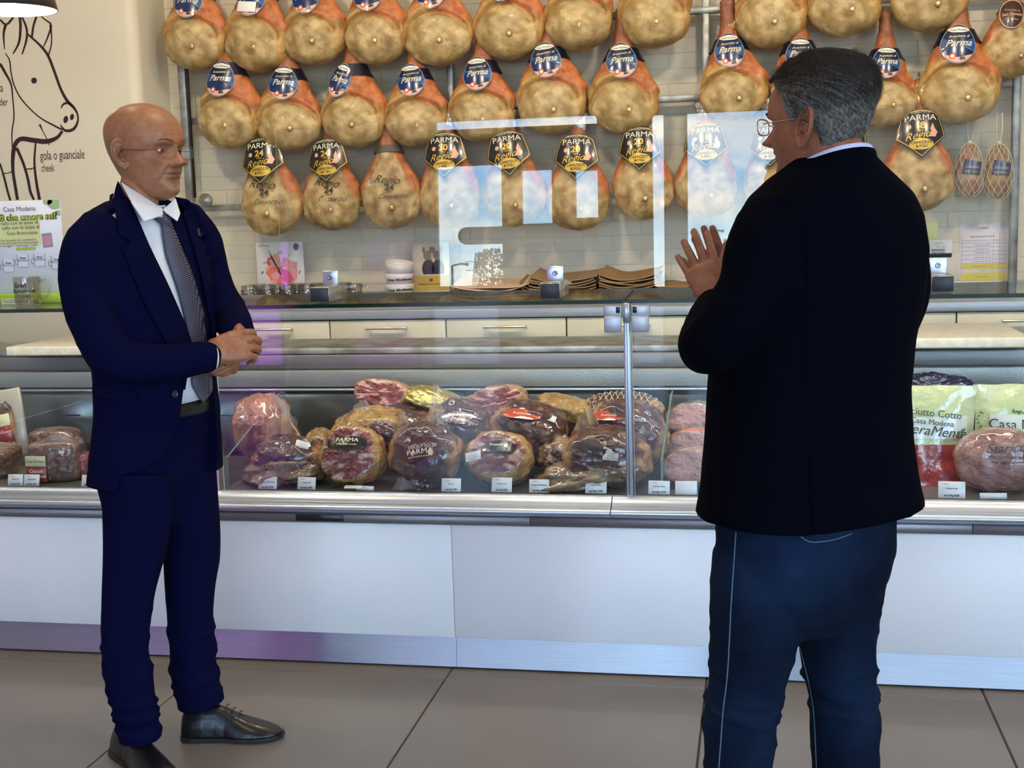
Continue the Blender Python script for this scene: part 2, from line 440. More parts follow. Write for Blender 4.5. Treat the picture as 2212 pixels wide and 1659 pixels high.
M_pedge = mat('acrylic_edge', 'c9cfc8', rough=0.25, alpha=0.6)
M_acryl = glass_mat('acrylic', tint=(0.985, 0.985, 0.98), f0=0.036)
M_deck = mat('steel_deck', '77756f', rough=0.32, metal=0.55, col2='858279', scale=5)
M_marble = mat('cream_stone', 'd8d2bd', rough=0.35, col2='cbc3aa', scale=40)
M_inner = mat('case_back_steel', '5d605e', rough=0.22, metal=0.7, col2='6d706d', scale=2.5)
M_vent = mat('pebbled_vent_strip', '8f9490', rough=0.35, metal=0.45, bump=0.5, bscale=260, detail=1, bdist=0.002, stretch=(0.6, 1, 1.4))
YF = 3.78
CX0, CX1 = -4.6, 3.2
cnt_ = empty('display_counter', (-0.7, 4.2, 0)); tag(cnt_, 'long white refrigerated deli counter with glass front and steel rim', 'counter')
def part(mb, name, m, auto=None, parent=None):
    o = mb.build(name, m, parent or cnt_, auto=auto)
    o.matrix_parent_inverse = Matrix.Identity(4)
    base = (parent or cnt_)
    off = Vector((0, 0, 0)); b = base
    while b is not None: off += b.location; b = b.parent
    me = o.data; me.transform(Matrix.Translation(-off))
    return o
seams = [CX0, -3.3, -2.13, -0.955, 0.215, 1.385, CX1]
for i in range(len(seams)-1):
    a, b = seams[i], seams[i+1]
    part(MB().rbox(a+0.0008, b-0.0008, YF, YF+0.018, 0.104, 0.470, 0.0012, 1), 'front_panel', M_white)
    part(MB().add([(x, y, z) for x in (a+0.0006, b-0.0006) for y, z in ((YF+0.002, 0.006), (YF+0.024, 0.102), (YF+0.03, 0.102), (YF+0.03, 0.006))], [(0, 4, 5, 1), (1, 5, 6, 2), (3, 2, 6, 7), (0, 3, 7, 4), (0, 1, 2, 3), (4, 7, 6, 5)], 0, False), 'kick_plate', M_kick)
part(MB().box(CX0, CX1, YF+0.03, 5.0-0.5, 0.0, 0.50), 'base', M_strip)
tr = [CX0, -1.80, -0.70, 0.60, CX1]
for i in range(len(tr)-1):
    part(MB().rbox(tr[i]+0.0006, tr[i+1]-0.0006, YF-0.012, YF+0.03, 0.474, 0.502, 0.002, 1), 'trim_strip', M_strip)
# bumper profile (rounded aluminium) in three lengths
def profile_strip(x0, x1, pts, name, m):
    mb = MB(); n = len(pts)
    mb.add([(x0, y, z) for y, z in pts]+[(x1, y, z) for y, z in pts],
           [(i, (i+1) % n, n+(i+1) % n, n+i) for i in range(n)]+[tuple(reversed(range(n))), tuple(range(n, 2*n))], 0, True)
    return part(mb, name, m, auto=35)
bp = [(YF+0.03, 0.503), (YF-0.004, 0.503), (YF-0.006, 0.512), (YF-0.030, 0.513)]
bp += [(YF-0.030-0.014*math.sin(a), 0.5245-0.0115*math.cos(a)) for a in [PI*i/8 for i in range(9)]]
bp += [(YF-0.022, 0.537), (YF-0.020, 0.541), (YF-0.006, 0.5425), (YF-0.002, 0.548), (YF+0.012, 0.562), (YF+0.03, 0.566)]
for a, b in ((CX0, -1.745), (-1.742, -0.449), (-0.446, CX1)):
    profile_strip(a, b, bp, 'bumper_rail', M_alu)
part(MB().box(CX0, CX1, YF+0.03, 4.42, 0.50, 0.556), 'deck', M_deck)
# small black label on the trim
part(MB().rbox(-1.462, -1.302, YF-0.0145, YF-0.012, 0.4785, 0.4995, 0.0009, 1), 'badge', M_black)
# rear wall of the case: vent strip, steel fascia, sliding doors
YR = 4.46
part(MB().box(CX0, CX1, YR+0.02, YR+0.06, 0.55, 0.815), 'case_back', M_inner)
part(MB().rbox(CX0, CX1, YR-0.004, YR+0.06, 0.812, 0.872, 0.003, 2), 'vent_strip', M_vent)
part(MB().rbox(CX0, CX1, YR-0.016, YR+0.02, 0.797, 0.806, 0.003, 2), 'rail', M_alu)
part(MB().rbox(CX0, CX1, YR+0.03, YR+0.09, 0.874, 0.926, 0.003, 2), 'rear_fascia', M_strip)
part(MB().rbox(CX0, CX1, YR+0.05, YR+0.40, 0.928, 0.950, 0.003, 2), 'rear_ledge', M_galv)
for i, x in enumerate((-4.2, -3.62, -3.05, -2.42, -1.78, -1.62, -0.95, -0.32, 0.28, 0.92, 1.55)):
    part(MB().rbox(x, x+0.56, YR+0.004+0.006*(i % 2), YR+0.014+0.006*(i % 2), 0.56, 0.795, 0.003, 1), 'sliding_door', M_inner)
    part(MB().rbox(x+0.40, x+0.46, YR-0.002, YR+0.006, 0.700, 0.705, 0.001, 1), 'door_pull', M_black)
# stone slabs on the rear of the case
for x0, x1, nm in ((-2.80, -1.95, 'cream stone slab lying on the rear of the counter behind the suited man'), (0.12, 0.86, 'cream stone slab with rounded corner at the right end of the counter')):
    mb = MB().rbox(x0, x1, 4.33, 4.84, 0.951, 0.985, 0.006, 3)
    o = mb.build('stone_slab', M_marble); tag(o, nm, 'slab', 'stone slabs on the counter')
# glass front panes and their edges
GY = 3.815
for a, b in ((-3.60, -1.735), (-1.722, -0.405), (-0.380, 0.90), (0.905, 2.4)):
    part(MB().box(a, b, GY, GY+0.006, 0.560, 1.150), 'front_glass', M_glass)
    part(MB().box(a, a+0.0012, GY-0.0002, GY+0.0062, 0.560, 1.150), 'glass_edge', M_pedge)
part(MB().box(-1.742, -1.738, GY, YR, 0.560, 1.150), 'end_glass', M_glass)
part(MB().box(-1.742, -1.738, GY-0.004, GY+0.004, 0.560, 1.150), 'glass_edge', mat('pink_reflection_glass_edge', 'dda9d8', rough=0.3))  # pink reflection on this edge is put into its colour
# glass top shelf with green edge
for a, b in ((-4.6, -0.398), (-0.394, 3.2)):
    mb = MB(); mb.box(a, b, 3.79, 4.13, 1.156, 1.168, 0, TR(0, 3.79, 1.162) @ RX(math.radians(1.8)) @ TR(0, -3.79, -1.162))
    mb.m[-4] = 1; mb.m[-3] = 1; mb.m[-2] = 1; mb.m[-1] = 1
    o = mb.build('glass_top', [M_shelf, M_gedge], cnt_); o.data.transform(Matrix.Translation(-cnt_.location))
# aluminium post with two clamp plates
po = MB().rbox(-0.404, -0.384, 3.80, 3.845, 0.560, 1.150, 0.004, 2); part(po, 'post', M_alu, auto=40)
part(MB().box(-0.395, -0.393, 3.7985, 3.80, 0.57, 1.12), 'post_groove', M_dark)
part(MB().rbox(-0.404, -0.383, 3.786, 3.835, 1.098, 1.158, 0.003, 1), 'post_cap', M_alu)
for s in (-1, 1):
    xc = -0.3935+s*0.041
    cl = part(MB().rbox(xc-0.027, xc+0.027, 3.790, 3.808, 1.112, 1.150, 0.003, 2).rbox(xc-0.026, xc+0.026, 3.784, 3.796, 1.070, 1.118, 0.003, 2), 'hinge_clamp', mat('satin_plate', 'a9abb2', rough=0.35, metal=0.5))
    h = part(MB().rbox(xc-s*0.016-0.006, xc-s*0.016+0.006, 3.787, 3.789, 1.128, 1.146, 0.0008, 1), 'slot', M_black)
# ---- back worktop with drawers
WTZ = 1.05; WY = 4.985
wt = MB().rbox(PX+0.004, 3.5, WY, 5.738, WTZ-0.036, WTZ, 0.004, 2).rbox(PX+0.004, 3.5, 5.728, 5.742, WTZ, WTZ+0.03, 0.002, 1).build('worktop', mat('grey_worktop', '9aa2ab', rough=0.3, metal=0.3, spec=0.6)); tag(wt, 'long grey steel worktop along the back wall', 'worktop')
gx = [-1.7455+0.4935*k for k in range(-2, 9)]
for k in range(len(gx)-1):
    a, b = gx[k], gx[k+1]
    cab = empty('drawer_cabinet', ((a+b)/2, 5.2, 0))
    where = {-1: ''}
    lab = ['cream drawer unit left of the suited man’s hands', 'cream drawer unit behind the clasped hands', 'cream drawer unit beneath the stacked bowls', 'cream drawer unit beneath the paper bags, second from the clasped hands', 'cream drawer unit left of the glass door post', 'cream drawer unit behind the post and the raised elbow', 'cream drawer unit hidden mostly by the blazer back', 'cream drawer unit just right of the blazer', 'cream drawer unit with handle at the right edge', 'last cream drawer unit on the right'][k].replace('’', "'")
    tag(cab, lab, 'drawer unit', 'cream drawer units under the worktop')
    MB().box(a+0.001-cab.location.x, b-0.001-cab.location.x, 0.0, 0.53, 0.1, 1.012).build('body', mat('drawer_carcass', '3a3632', rough=0.8), cab).location = (0, -0.1, 0)
    d = MB().rbox(a+0.003-cab.location.x, b-0.003-cab.location.x, -0.205+0.0, -0.187, 0.58, 1.009, 0.0015, 1).build('drawer_front', M_whitein, cab)
    hz = 0.978; hb = MB(); c0 = 0.0
    hb.rbox(-0.088, 0.088, -0.232, -0.222, hz-0.005, hz+0.005, 0.003, 2)
    hb.rbox(-0.086, -0.076, -0.224, -0.204, hz-0.004, hz+0.004, 0.001, 1).rbox(0.076, 0.086, -0.224, -0.204, hz-0.004, hz+0.004, 0.001, 1)
    hb.build('handle', mat('satin_handle', 'd5cdbb', rough=0.25, metal=0.8), d)
# ---- plexiglass screens on clamps
def rrect(x0, x1, z0, z1, r, n=6):
    P = []
    for cx, cz, a0 in ((x1-r, z0+r, -PI/2), (x1-r, z1-r, 0), (x0+r, z1-r, PI/2), (x0+r, z0+r, PI)):
        for i in range(n+1):
            a = a0+PI/2*i/n; P.append((cx+r*math.cos(a), cz+r*math.sin(a)))
    return P
def plate_with_slot(outer, slot, y0, y1):
    """plate in x-z with a hole, bridged so that faces stay simple"""
    bm = bmesh.new()
    def ring(P): return [bm.verts.new((x, y0, z)) for x, z in P]
    A = ring(outer); edges = [bm.edges.new((A[i], A[(i+1) % len(A)])) for i in range(len(A))]
    if slot:
        B = ring(slot); edges += [bm.edges.new((B[i], B[(i+1) % len(B)])) for i in range(len(B))]
    bmesh.ops.triangle_fill(bm, use_beauty=True, edges=edges)
    r = bmesh.ops.extrude_face_region(bm, geom=bm.faces[:])
    bmesh.ops.translate(bm, vec=(0, y1-y0, 0), verts=[g for g in r['geom'] if isinstance(g, bmesh.types.BMVert)])
    bmesh.ops.recalc_face_normals(bm, faces=bm.faces)
    return bm
TILT = math.radians(2.2)
def screen(x0, x1, z0, z1, slot, label, rz=0.0):
    o_ = empty('plexiglass_screen', ((x0+x1)/2, 3.943, z0)); o_.rotation_euler = (-TILT, 0, rz)
    tag(o_, label, 'screen', 'clear screens on the counter')
    w, h = x1-x0, z1-z0
    bm = plate_with_slot(rrect(-w/2, w/2, 0, h, 0.012), [(x-(x0+x1)/2, z-z0) for x, z in slot] if slot else None, -0.002, 0.002)
    mb = MB(); bm.verts.ensure_lookup_table(); bm.verts.index_update()
    for f in bm.faces:
        mb.f.append(tuple(v.index for v in f.verts)); mb.m.append(0 if abs(f.normal.y) > 0.7 else 1); mb.sm.append(False)
    mb.v = [v.co[:] for v in bm.verts]; bm.free()
    mb.build('sheet', [M_acryl, M_pedge], o_)
    return o_
slotp = rrect(at(993, 508, 3.97).x, at(1262, 508, 3.97).x, at(1100, 526, 3.97).z, at(1100, 488, 3.97).z, 0.027, 8)
slotp = list(slotp)
screen(-1.535, -0.492, 1.208, 1.722, slotp, 'clear upright screen with a hand slot, standing left of the post')
screen(-0.322, 0.722, 1.195, 1.715, None, 'clear upright screen with no slot, standing behind the man in the blazer')
def clamp(px, label):
    p = atz(px, 655, 1.169)
    c = empty('screen_clamp', (p.x, 3.90, 1.1735)); tag(c, label, 'clamp', 'screen clamps on the glass top')
    MB().rbox(-0.029, 0.029, -0.082, -0.076, 0, 0.044, 0.001, 1).build('front_block', M_blk2, c)
    MB().rbox(-0.031, 0.031, -0.076, 0.10, 0, 0.046, 0.0015, 1).build('steel_body', mat('satin_steel', 'b5b2a8', rough=0.25, metal=0.8), c)
    pl = MB().rbox(-0.026, 0.026, 0.030, 0.034, 0.046, 0.092, 0.002, 2)
    po_ = pl.build('clamp_plate', mat('bright_steel', 'c9d0dc', rough=0.3, metal=0.85), c)
    MB().lathe([(0.0085, 0), (0.0085, 0.003), (0.006, 0.004), (0.0035, 0.0025), (0, 0.0025)], n=16, M=TR(0, 0.030, 0.070) @ RX(PI/2)).build('bolt', mat('bolt_steel', '8b8f96', rough=0.3, metal=1), po_)
clamp(692, 'steel screen clamp among the glass mugs')
clamp(1172, 'steel screen clamp in front of the paper bags')
clamp(1512, 'steel screen clamp half hidden behind the raised hands')
clamp(2078, 'steel screen clamp below the pinned price list')
# ================================================================== steel rack on the wall
YK = 5.66
rack = empty('steel_rack', (-0.5, YK, 1.55)); tag(rack, 'galvanised wall rack of square tubes that carries the hams', 'rack')
def rpart(mb, name, m, auto=None):
    o = mb.build(name, m, rack, auto=auto); o.data.transform(Matrix.Translation(-rack.location)); return o
def xz(px, py, Y): p = at(px, py, Y); return p.x, p.z
xl = at(397, 250, YK).x; xm = at(972, 180, YK).x; xr1 = at(1525, 150, YK).x; xr2 = at(2193, 400, YK).x; xr0 = at(1905, 60, YK).x
for x, w in ((xl, 0.018), (xm, 0.014), (xr1, 0.016), (xr2, 0.016)):
    zb = 1.52 if x == xl else 1.053
    rpart(MB().rbox(x-w, x+w, YK, YK+0.035, zb, 2.75, 0.002, 1), 'upright', M_galv)
rpart(MB().tube([(xl+0.035, YK-0.01, 1.54), (xl+0.035, YK-0.01, 2.7)], 0.007, 10), 'rod', M_dark)
z1 = at(1460, 213, YK).z; z2 = at(485, 449, YK).z; z0_ = at(1515, 22, YK).z
for z, a, b in ((z1, xl, xr2), (z0_, xl, xr2), (z2, xl, xr1), ):
    rpart(MB().rbox(a+0.02, b-0.02, YK-0.004, YK+0.028, z-0.014, z+0.014, 0.002, 1), 'rail', M_galv)
d0 = at(443, 433, YK-0.02)
rpart(MB().lathe([(0.033, 0), (0.033, 0.01), (0.008, 0.012), (0.006, 0.02), (0, 0.02)], n=24, M=TR(d0.x, YK-0.01, d0.z) @ RX(PI/2)), 'end_disc', M_galv)

# ================================================================== hams
M_ham = mat('cured_ham', 'ffffff', rough=0.55, col2='d2c6ac', scale=22, ramp=(0.40, 0.62), detail=8, bump=0.55, bscale=26, bdist=0.012, attr='tone', coat=0.06)
M_foil = mat('gold_foil', 'd9c88a', rough=0.28, metal=0.85, bump=0.8, bscale=160, bdist=0.004)
M_navy = mat('navy_label', '0d1533', rough=0.22, coat=0.6, col2='133a72', scale=9, ramp=(0.45, 0.75))
M_navy_b = mat('navy_band', '0a0f24', rough=0.3, coat=0.4)
M_blue = mat('blue_label_print', '1c5c96', rough=0.25, coat=0.6, col2='0e2656', scale=14)  # lighter blue print across the middle of the label
M_lblk = mat('black_label', '16120f', rough=0.22, coat=0.6)
M_gold = mat('gold_print', 'c9a63f', rough=0.35, metal=0.25)
M_cream = mat('cream_print', 'e4dcc4', rough=0.4)
M_peach = mat('peach_print', 'e0a98c', rough=0.35, coat=0.4)
M_seal = mat('orange_seal', 'c9482a', rough=0.4)
M_ink = mat('black_ink', '2b2018', rough=0.6)
M_twine = mat('white_twine', 'cfc5ae', rough=0.9)
M_plastic = glass_mat('clear_wrap', tint=(0.96, 0.95, 0.93), f0=0.14, rough=0.12, bump=1.0, bscale=60)
FAT, FAT2, BAND, ORG, ORGD, BRN = [tuple(lin(c)[:3]) for c in ('cdb27c', 'ab9160', 'cb9e5e', 'cc7a48', '8a5232', 'ae8446')]
HT = [  # z, halfwidth, centre x, front, back
 (0.000, 0.012, 0.000, 0.004, 0.030), (0.010, 0.062, 0.000, 0.034, 0.040), (0.030, 0.100, 0.002, 0.060, 0.045), (0.065, 0.132, 0.003, 0.080, 0.05), (0.110, 0.148, 0.003, 0.088, 0.05),
 (0.150, 0.149, 0.003, 0.088, 0.05), (0.190, 0.142, 0.004, 0.082, 0.05), (0.225, 0.128, 0.003, 0.074, 0.05), (0.265, 0.104, 0.000, 0.066, 0.05), (0.305, 0.079, -0.002, 0.058, 0.046),
 (0.345, 0.058, -0.002, 0.048, 0.04), (0.385, 0.043, 0.000, 0.040, 0.036), (0.43, 0.035, 0.001, 0.034, 0.032), (0.48, 0.030, 0.0, 0.030, 0.028), (0.50, 0.031, 0.0, 0.030, 0.028), (0.52, 0.030, 0.0, 0.026, 0.022), (0.53, 0.016, 0, 0.014, 0.012)]
def ham_front(x, z):
    w, cx, f, b = interp(HT, z)
    t = min(0.999, abs((x-cx)/w))
    return -f*(1-t**2.3)**(1/2.3)
def make_ham_mesh(seed, kind):
    rnd = random.Random(seed); NU, NV = 72, 84
    ph = rnd.uniform(0, 50); flap = rnd.uniform(0.3, 1.25); fx = rnd.uniform(0.088, 0.108); asym = rnd.uniform(-0.012, 0.012)
    ex, ez, er, eh = rnd.uniform(-0.018, -0.002), rnd.uniform(0.082, 0.098), rnd.uniform(0.124, 0.138), rnd.uniform(0.108, 0.124)
    def reg(x, z):
        if kind == 'A': return math.hypot((x-ex)/er, (z-ez)/eh)
        s = 1.0 if z < 0.12 else max(0.18, 1-(z-0.12)/0.27)
        return max(abs((x+0.006)/(0.142*s)), (0.02-z)/0.2+0.6, (z-0.33)/0.02+1)
    mb = MB(); V = []
    for j in range(NV):
        tz = j/(NV-1); z = 0.53*(0.5-0.5*math.cos(PI*min(1, tz*1.0)))*0.25+0.53*tz*0.75
        w, cx, f, b = interp(HT, z)
        cx += asym*math.sin(PI*min(1, z/0.3))
        for i in range(NU):
            a = 2*PI*i/NU; ca, sa = math.cos(a), math.sin(a)
            n = 2.25; r = (abs(ca)**n+abs(sa)**n)**(-1/n)
            x = cx+w*ca*r; y = (f if sa < 0 else b)*sa*r
            fr = smooth(0.05, 0.5, -sa)
            E = reg(x, z)
            if kind == 'A':
                g = math.exp(-((E-1.04)/0.075)**2)
                ang = math.atan2(z-ez, x-ex)
                up = smooth(0.0, 0.5, ang) if x > ex else smooth(-0.02, 0.05, z-ez)
                gl = smooth(0.3, 1.0, up)
                y += fr*g*0.030*gl
                if E < 1: y -= fr*0.009*(1-E**4)
                if x < ex: # rolled edge of skin on the left
                    bnd = math.exp(-((E-1.22)/0.10)**2)*smooth(0.04, 0.12, z)*(1-smooth(0.24, 0.30, z)); y -= bnd*0.014
                # aitch-bone hollow and flap on the right
                d = math.hypot((x-fx)/0.032, (z-0.155)/0.055)
                y += fr*flap*0.016*math.exp(-d*d)
                d2 = math.hypot((x-0.125)/0.022, (z-0.175)/0.05); y -= flap*0.012*math.exp(-d2*d2)
                x += flap*0.010*math.exp(-((z-0.185)/0.03)**2)*smooth(0.3, 1, ca)
            else:
                y += fr*0.006*math.exp(-((E-1.0)/0.08)**2)
            q = Vector((x*7+ph, y*7, z*7)); nn = noise.noise(q)*0.012+noise.noise(q*2.4)*0.007+noise.noise(q*6)*0.0035-0.004*max(0, 0.12-abs(noise.noise(q*1.7+Vector((9, 0, 0)))))/0.12
            rad = Vector((ca, sa, 0))
            p = Vector((x, y, z))+rad*nn*min(1, w/0.08)
            V.append(p)
    Fc = []
    for j in range(NV-1):
        for i in range(NU): Fc.append((j*NU+i, j*NU+(i+1) % NU, (j+1)*NU+(i+1) % NU, (j+1)*NU+i))
    Fc += [tuple(reversed(range(NU))), tuple((NV-1)*NU+i for i in range(NU))]
    mb.add(V, Fc); me = mb.to_mesh('ham')
    def col(p, n):
        x, y, z = p; E = reg(x, z); nz = noise.noise(Vector((x*14+ph, y*14, z*14))); n2 = noise.noise(Vector((x*40, y*40+ph, z*40)))
        E += nz*0.05
        c = mixc(FAT, FAT2, 0.5+nz*0.9+n2*0.3)
        if kind == 'A':
            right = smooth(0.0, 0.05, x-0.02)
            side = mixc(BAND, BRN, 0.25+0.6*max(0, nz)) if x < 0.02 else mixc(BRN, BAND, 0.5+nz)
            org_t = smooth(0.19, 0.21, z+0.25*x+0.02*nz) if x > 0 else smooth(0.235, 0.275, z-x*0.15)
            org = mixc(ORG, ORGD, smooth(0.30, 0.44, z)+0.25*max(0, n2))
            vein = max(0, 1-abs(noise.noise(Vector((x*22+ph, 3, z*11))))*14)
            org = mixc(org, ORGD, 0.6*vein*smooth(0.2, 0.24, z))
            side = mixc(side, org, org_t)
            c2 = mixc(c, side, smooth(0.99, 1.05, E))
            crease = math.exp(-((E-1.05)/0.035)**2)*(0.5 if y < 0 and z > ez+0.03 else 0)
            c2 = mixc(c2, ORGD, 0.55*crease)
        else:
            org = mixc(ORG, ORGD, 0.25+0.5*smooth(0.28, 0.42, z)+0.3*n2)
            edge = mixc(BAND, (0.62, 0.42, 0.13), 0.5+nz)
            side = mixc(edge, org, smooth(0.13, 0.19, z+nz*0.03))
            mott = max(0, noise.noise(Vector((x*26+ph, y*26, z*26))))
            c = mixc(c, ORGD, min(0.5, mott*1.0))
            c2 = mixc(c, side, smooth(0.97, 1.05, E))
        d = math.hypot(x-0.022, z-0.085)
        if y < 0: c2 = mixc(c2, ORGD, 0.35*math.exp(-(d/0.024)**2))
        if y > 0.01: c2 = mixc(c2, BAND, 0.6)
        return c2
    color_attr(me, col)
    me.materials.append(M_ham)
    return me
HA = [make_ham_mesh(11+k, 'A') for k in range(8)]
HB = [make_ham_mesh(41+k, 'B') for k in range(4)]
pm = MB(); bm = bmesh.new(); bmesh.ops.create_icosphere(bm, subdivisions=2, radius=0.0125)
for v in bm.verts: v.co *= 1+noise.noise(v.co*300)*0.25; v.co.y *= 0.8
pm.bm(bm); PIN = pm.to_mesh('gold_button'); PIN.materials.append(M_foil)
# band round the shank
def band_mesh(z0, z1, m, name):
    mb = MB(); n = 36
    for (o) in (0.004,):
        V = []
        for z in (z0, z0+(z1-z0)/3, z0+(z1-z0)*2/3, z1):
            w, cx, f, b = interp(HT, z)
            for i in range(n):
                a = 2*PI*i/n; ca, sa = math.cos(a), math.sin(a); r = (abs(ca)**2.25+abs(sa)**2.25)**(-1/2.25)
                V.append((cx+(w+0.008)*ca*r, (f+0.008 if sa < 0 else b+0.006)*sa*r, z))
        mb.add(V, [(j*n+i, j*n+(i+1) % n, (j+1)*n+(i+1) % n, (j+1)*n+i) for j in range(3) for i in range(n)])
    me = mb.to_mesh(name); me.materials.append(m); return me
BANDN = band_mesh(0.300, 0.352, M_navy_b, 'label_band')
BANDK = band_mesh(0.325, 0.362, M_lblk, 'label_band')
BANDG = band_mesh(0.330, 0.360, mat('grey_strap', '4a4438', rough=0.5), 'label_band')
def curved_disc(outline, mi, mb, off, fn, inner=6):
    """filled outline bent by fn, with concentric rings so that it can curve"""
    cx = sum(p[0] for p in outline)/len(outline); cz = sum(p[1] for p in outline)/len(outline); n = len(outline)
    V = [(cx, fn(cx, cz)-off, cz)]
    for k in range(1, inner+1):
        s = k/inner
        for x, z in outline:
            X, Z = cx+(x-cx)*s, cz+(z-cz)*s; V.append((X, fn(X, Z)-off, Z))
    Fc = [(0, 1+i, 1+(i+1) % n) for i in range(n)]
    for k in range(inner-1):
        a, b = 1+k*n, 1+(k+1)*n
        for i in range(n): Fc.append((a+i, b+i, b+(i+1) % n, a+(i+1) % n))
    mb.add(V, Fc, mi)
lf = lambda x, z: 5.2*x*x+1.2*z*z
def egg(w, h, top=0.82, n=28):
    P = []
    for i in range(n):
        a = 2*PI*i/n; s = math.sin(a); ww = w*(1-(1-top)*max(0, s)); P.append((ww*math.cos(a), h*s))
    return P
def clip_poly(P, z0=None, z1=None):
    Q = []
    for i in range(len(P)):
        a, b = P[i], P[(i+1) % len(P)]
        def side(p): return (p[1] >= z0) if z0 is not None else (p[1] <= z1)
        zz = z0 if z0 is not None else z1
        if side(a): Q.append(a)
        if side(a) != side(b):
            t = (zz-a[1])/(b[1]-a[1]); Q.append((a[0]+(b[0]-a[0])*t, zz))
    return Q
# blue egg-shaped label
mb = MB(); E1 = egg(0.059, 0.070); curved_disc(E1, 0, mb, 0.0, lf); curved_disc([(x*0.96, z*0.96) for x, z in E1], 1, mb, 0.0006, lf)
curved_disc(clip_poly(clip_poly([(x*0.95, z*0.95) for x, z in E1], z1=0.020), z0=-0.026), 2, mb, 0.0010, lf)
curved_disc(clip_poly([(x*0.95, z*0.95) for x, z in E1], z1=-0.036), 3, mb, 0.0012, lf)
LBL_A = mb.to_mesh('label')
for m in (mat('pale_label_rim', '8f95a8', rough=0.3), M_navy, M_blue, M_peach): LBL_A.materials.append(m)
mb = MB()
curved_disc([(0.034*math.cos(a)+0.002*math.cos(3*a), 0.048+0.011*math.sin(a)+0.002*abs(math.cos(2*a))) for a in [2*PI*i/20 for i in range(20)]], 0, mb, 0.0018, lf, 3)
text_to(mb, 'Casa Modena', 0, 0.048, 0.0105, None, 2, 1.0, 0, lf, 0.0026)
text_to(mb, 'Prosciutto di', 0.002, 0.025, 0.013, None, 0, 1.0, 0.06, lf, 0.0020, shear=0.4)
text_to(mb, 'Parma', 0.0, 0.001, 0.034, None, 1, 1.0, 0.04, lf, 0.0020, shear=0.45, bold=0.012)
curved_disc([(-0.018+0.0105*math.cos(a), -0.045+0.0105*math.sin(a)) for a in [2*PI*i/14 for i in range(14)]], 3, mb, 0.0022, lf, 2)
curved_disc([(-0.018+0.006*math.cos(a), -0.045+0.006*math.sin(a)) for a in [2*PI*i/14 for i in range(14)]], 0, mb, 0.0026, lf, 2)
mb.add([(x, lf(x, z)-0.0024, z) for x, z in ((0.004, -0.058), (0.012, -0.040), (0.018, -0.058))], [(0, 1, 2)], 2, False)
mb.add([(x, lf(x, z)-0.0024, z) for x, z in ((0.014, -0.056), (0.02, -0.044), (0.026, -0.056))], [(0, 1, 2)], 2, False)
LET_A = mb.to_mesh('lettering')
for m in (M_cream, mat('gold_cream_print', 'dccb9a', rough=0.35), M_navy_b, M_seal): LET_A.materials.append(m)
# black shield label, one lettering per age
S1 = [(-0.058, 0.058), (-0.03, 0.070), (0, 0.074), (0.03, 0.070), (0.058, 0.058), (0.070, 0.020), (0.078, -0.016), (0.0, -0.084), (-0.078, -0.016), (-0.070, 0.020)]
S1 = list(reversed(S1))
def dens(P, k=3): return [(lerp(P[i][0], P[(i+1) % len(P)][0], j/k), lerp(P[i][1], P[(i+1) % len(P)][1], j/k)) for i in range(len(P)) for j in range(k)]
mb = MB(); curved_disc(dens(S1), 0, mb, 0, lf); curved_disc([(x*0.96, z*0.96) for x, z in dens(S1)], 1, mb, 0.0005, lf); curved_disc([(x*0.925, z*0.925) for x, z in dens(S1)], 0, mb, 0.001, lf)
LBL_B = mb.to_mesh('label'); LBL_B.materials.append(M_lblk); LBL_B.materials.append(M_gold)
LET_B = {}
for age in ('24', '20', '18'):
    mb = MB()
    text_to(mb, 'PROSCIUTTO DI', 0, 0.063, 0.0095, None, 0, 1.0, 0, lf, 0.0026, arc=0.04)
    text_to(mb, 'PARMA', 0, 0.044, 0.027, None, 0, 1.15, 0, lf, 0.0026, arc=0.06)
    text_to(mb, age, -0.002, 0.017, 0.030, None, 1, 1.1, 0, lf, 0.0026, bold=0.03)
    text_to(mb, 'MESI', -0.002, 0.001, 0.009, None, 1, 1.0, 0, lf, 0.0026)
    text_to(mb, 'Regio', -0.012, -0.014, 0.033, None, 1, 1.1, 0.12, lf, 0.0028, shear=0.5)
    curved_disc([(-0.036+0.0075*math.cos(a), 0.016+0.0075*math.sin(a)) for a in [2*PI*i/12 for i in range(12)]], 2, mb, 0.0026, lf, 2)
    curved_disc([(x+0.034, z-0.004) for x, z in ((-0.012, -0.014), (0.01, -0.016), (0.018, 0.0), (0.010, 0.012), (0.004, 0.030), (-0.004, 0.012), (-0.002, 0.0))], 2, mb, 0.0024, lf, 2)
    curved_disc([(0.038*math.cos(a), -0.042+0.018*math.sin(a)) for a in [2*PI*i/22 for i in range(22)]], 1, mb, 0.0026, lf, 3)
    text_to(mb, 'CAVAZZUTI', 0, -0.037, 0.0125, None, 3, 0.95, 0, lf, 0.0036, bold=0.02)
    text_to(mb, '& FIGLI', 0, -0.049, 0.0115, None, 3, 1.0, 0, lf, 0.0036, bold=0.02)
    me = mb.to_mesh('lettering')
    for m in (M_cream, M_gold, M_peach, M_lblk): me.materials.append(m)
    LET_B[age] = me
# printed stamp on fat
mb = MB()
off_ = 0.010
text_to(mb, 'Regio', 0.0, 0.205, 0.050, None, 0, 1.1, -0.12, ham_front, off_, shear=0.5)
text_to(mb, '24', 0.016, 0.170, 0.036, None, 0, 1.2, -0.1, ham_front, off_, bold=0.03)
text_to(mb, 'MESI', 0.016, 0.151, 0.011, None, 0, 1.2, -0.1, ham_front, off_)
text_to(mb, 'Consorzio', 0.028, 0.132, 0.030, None, 0, 1.05, -0.02, ham_front, off_, shear=0.5)
STAMP = mb.to_mesh('stamp'); STAMP.materials.append(M_ink)
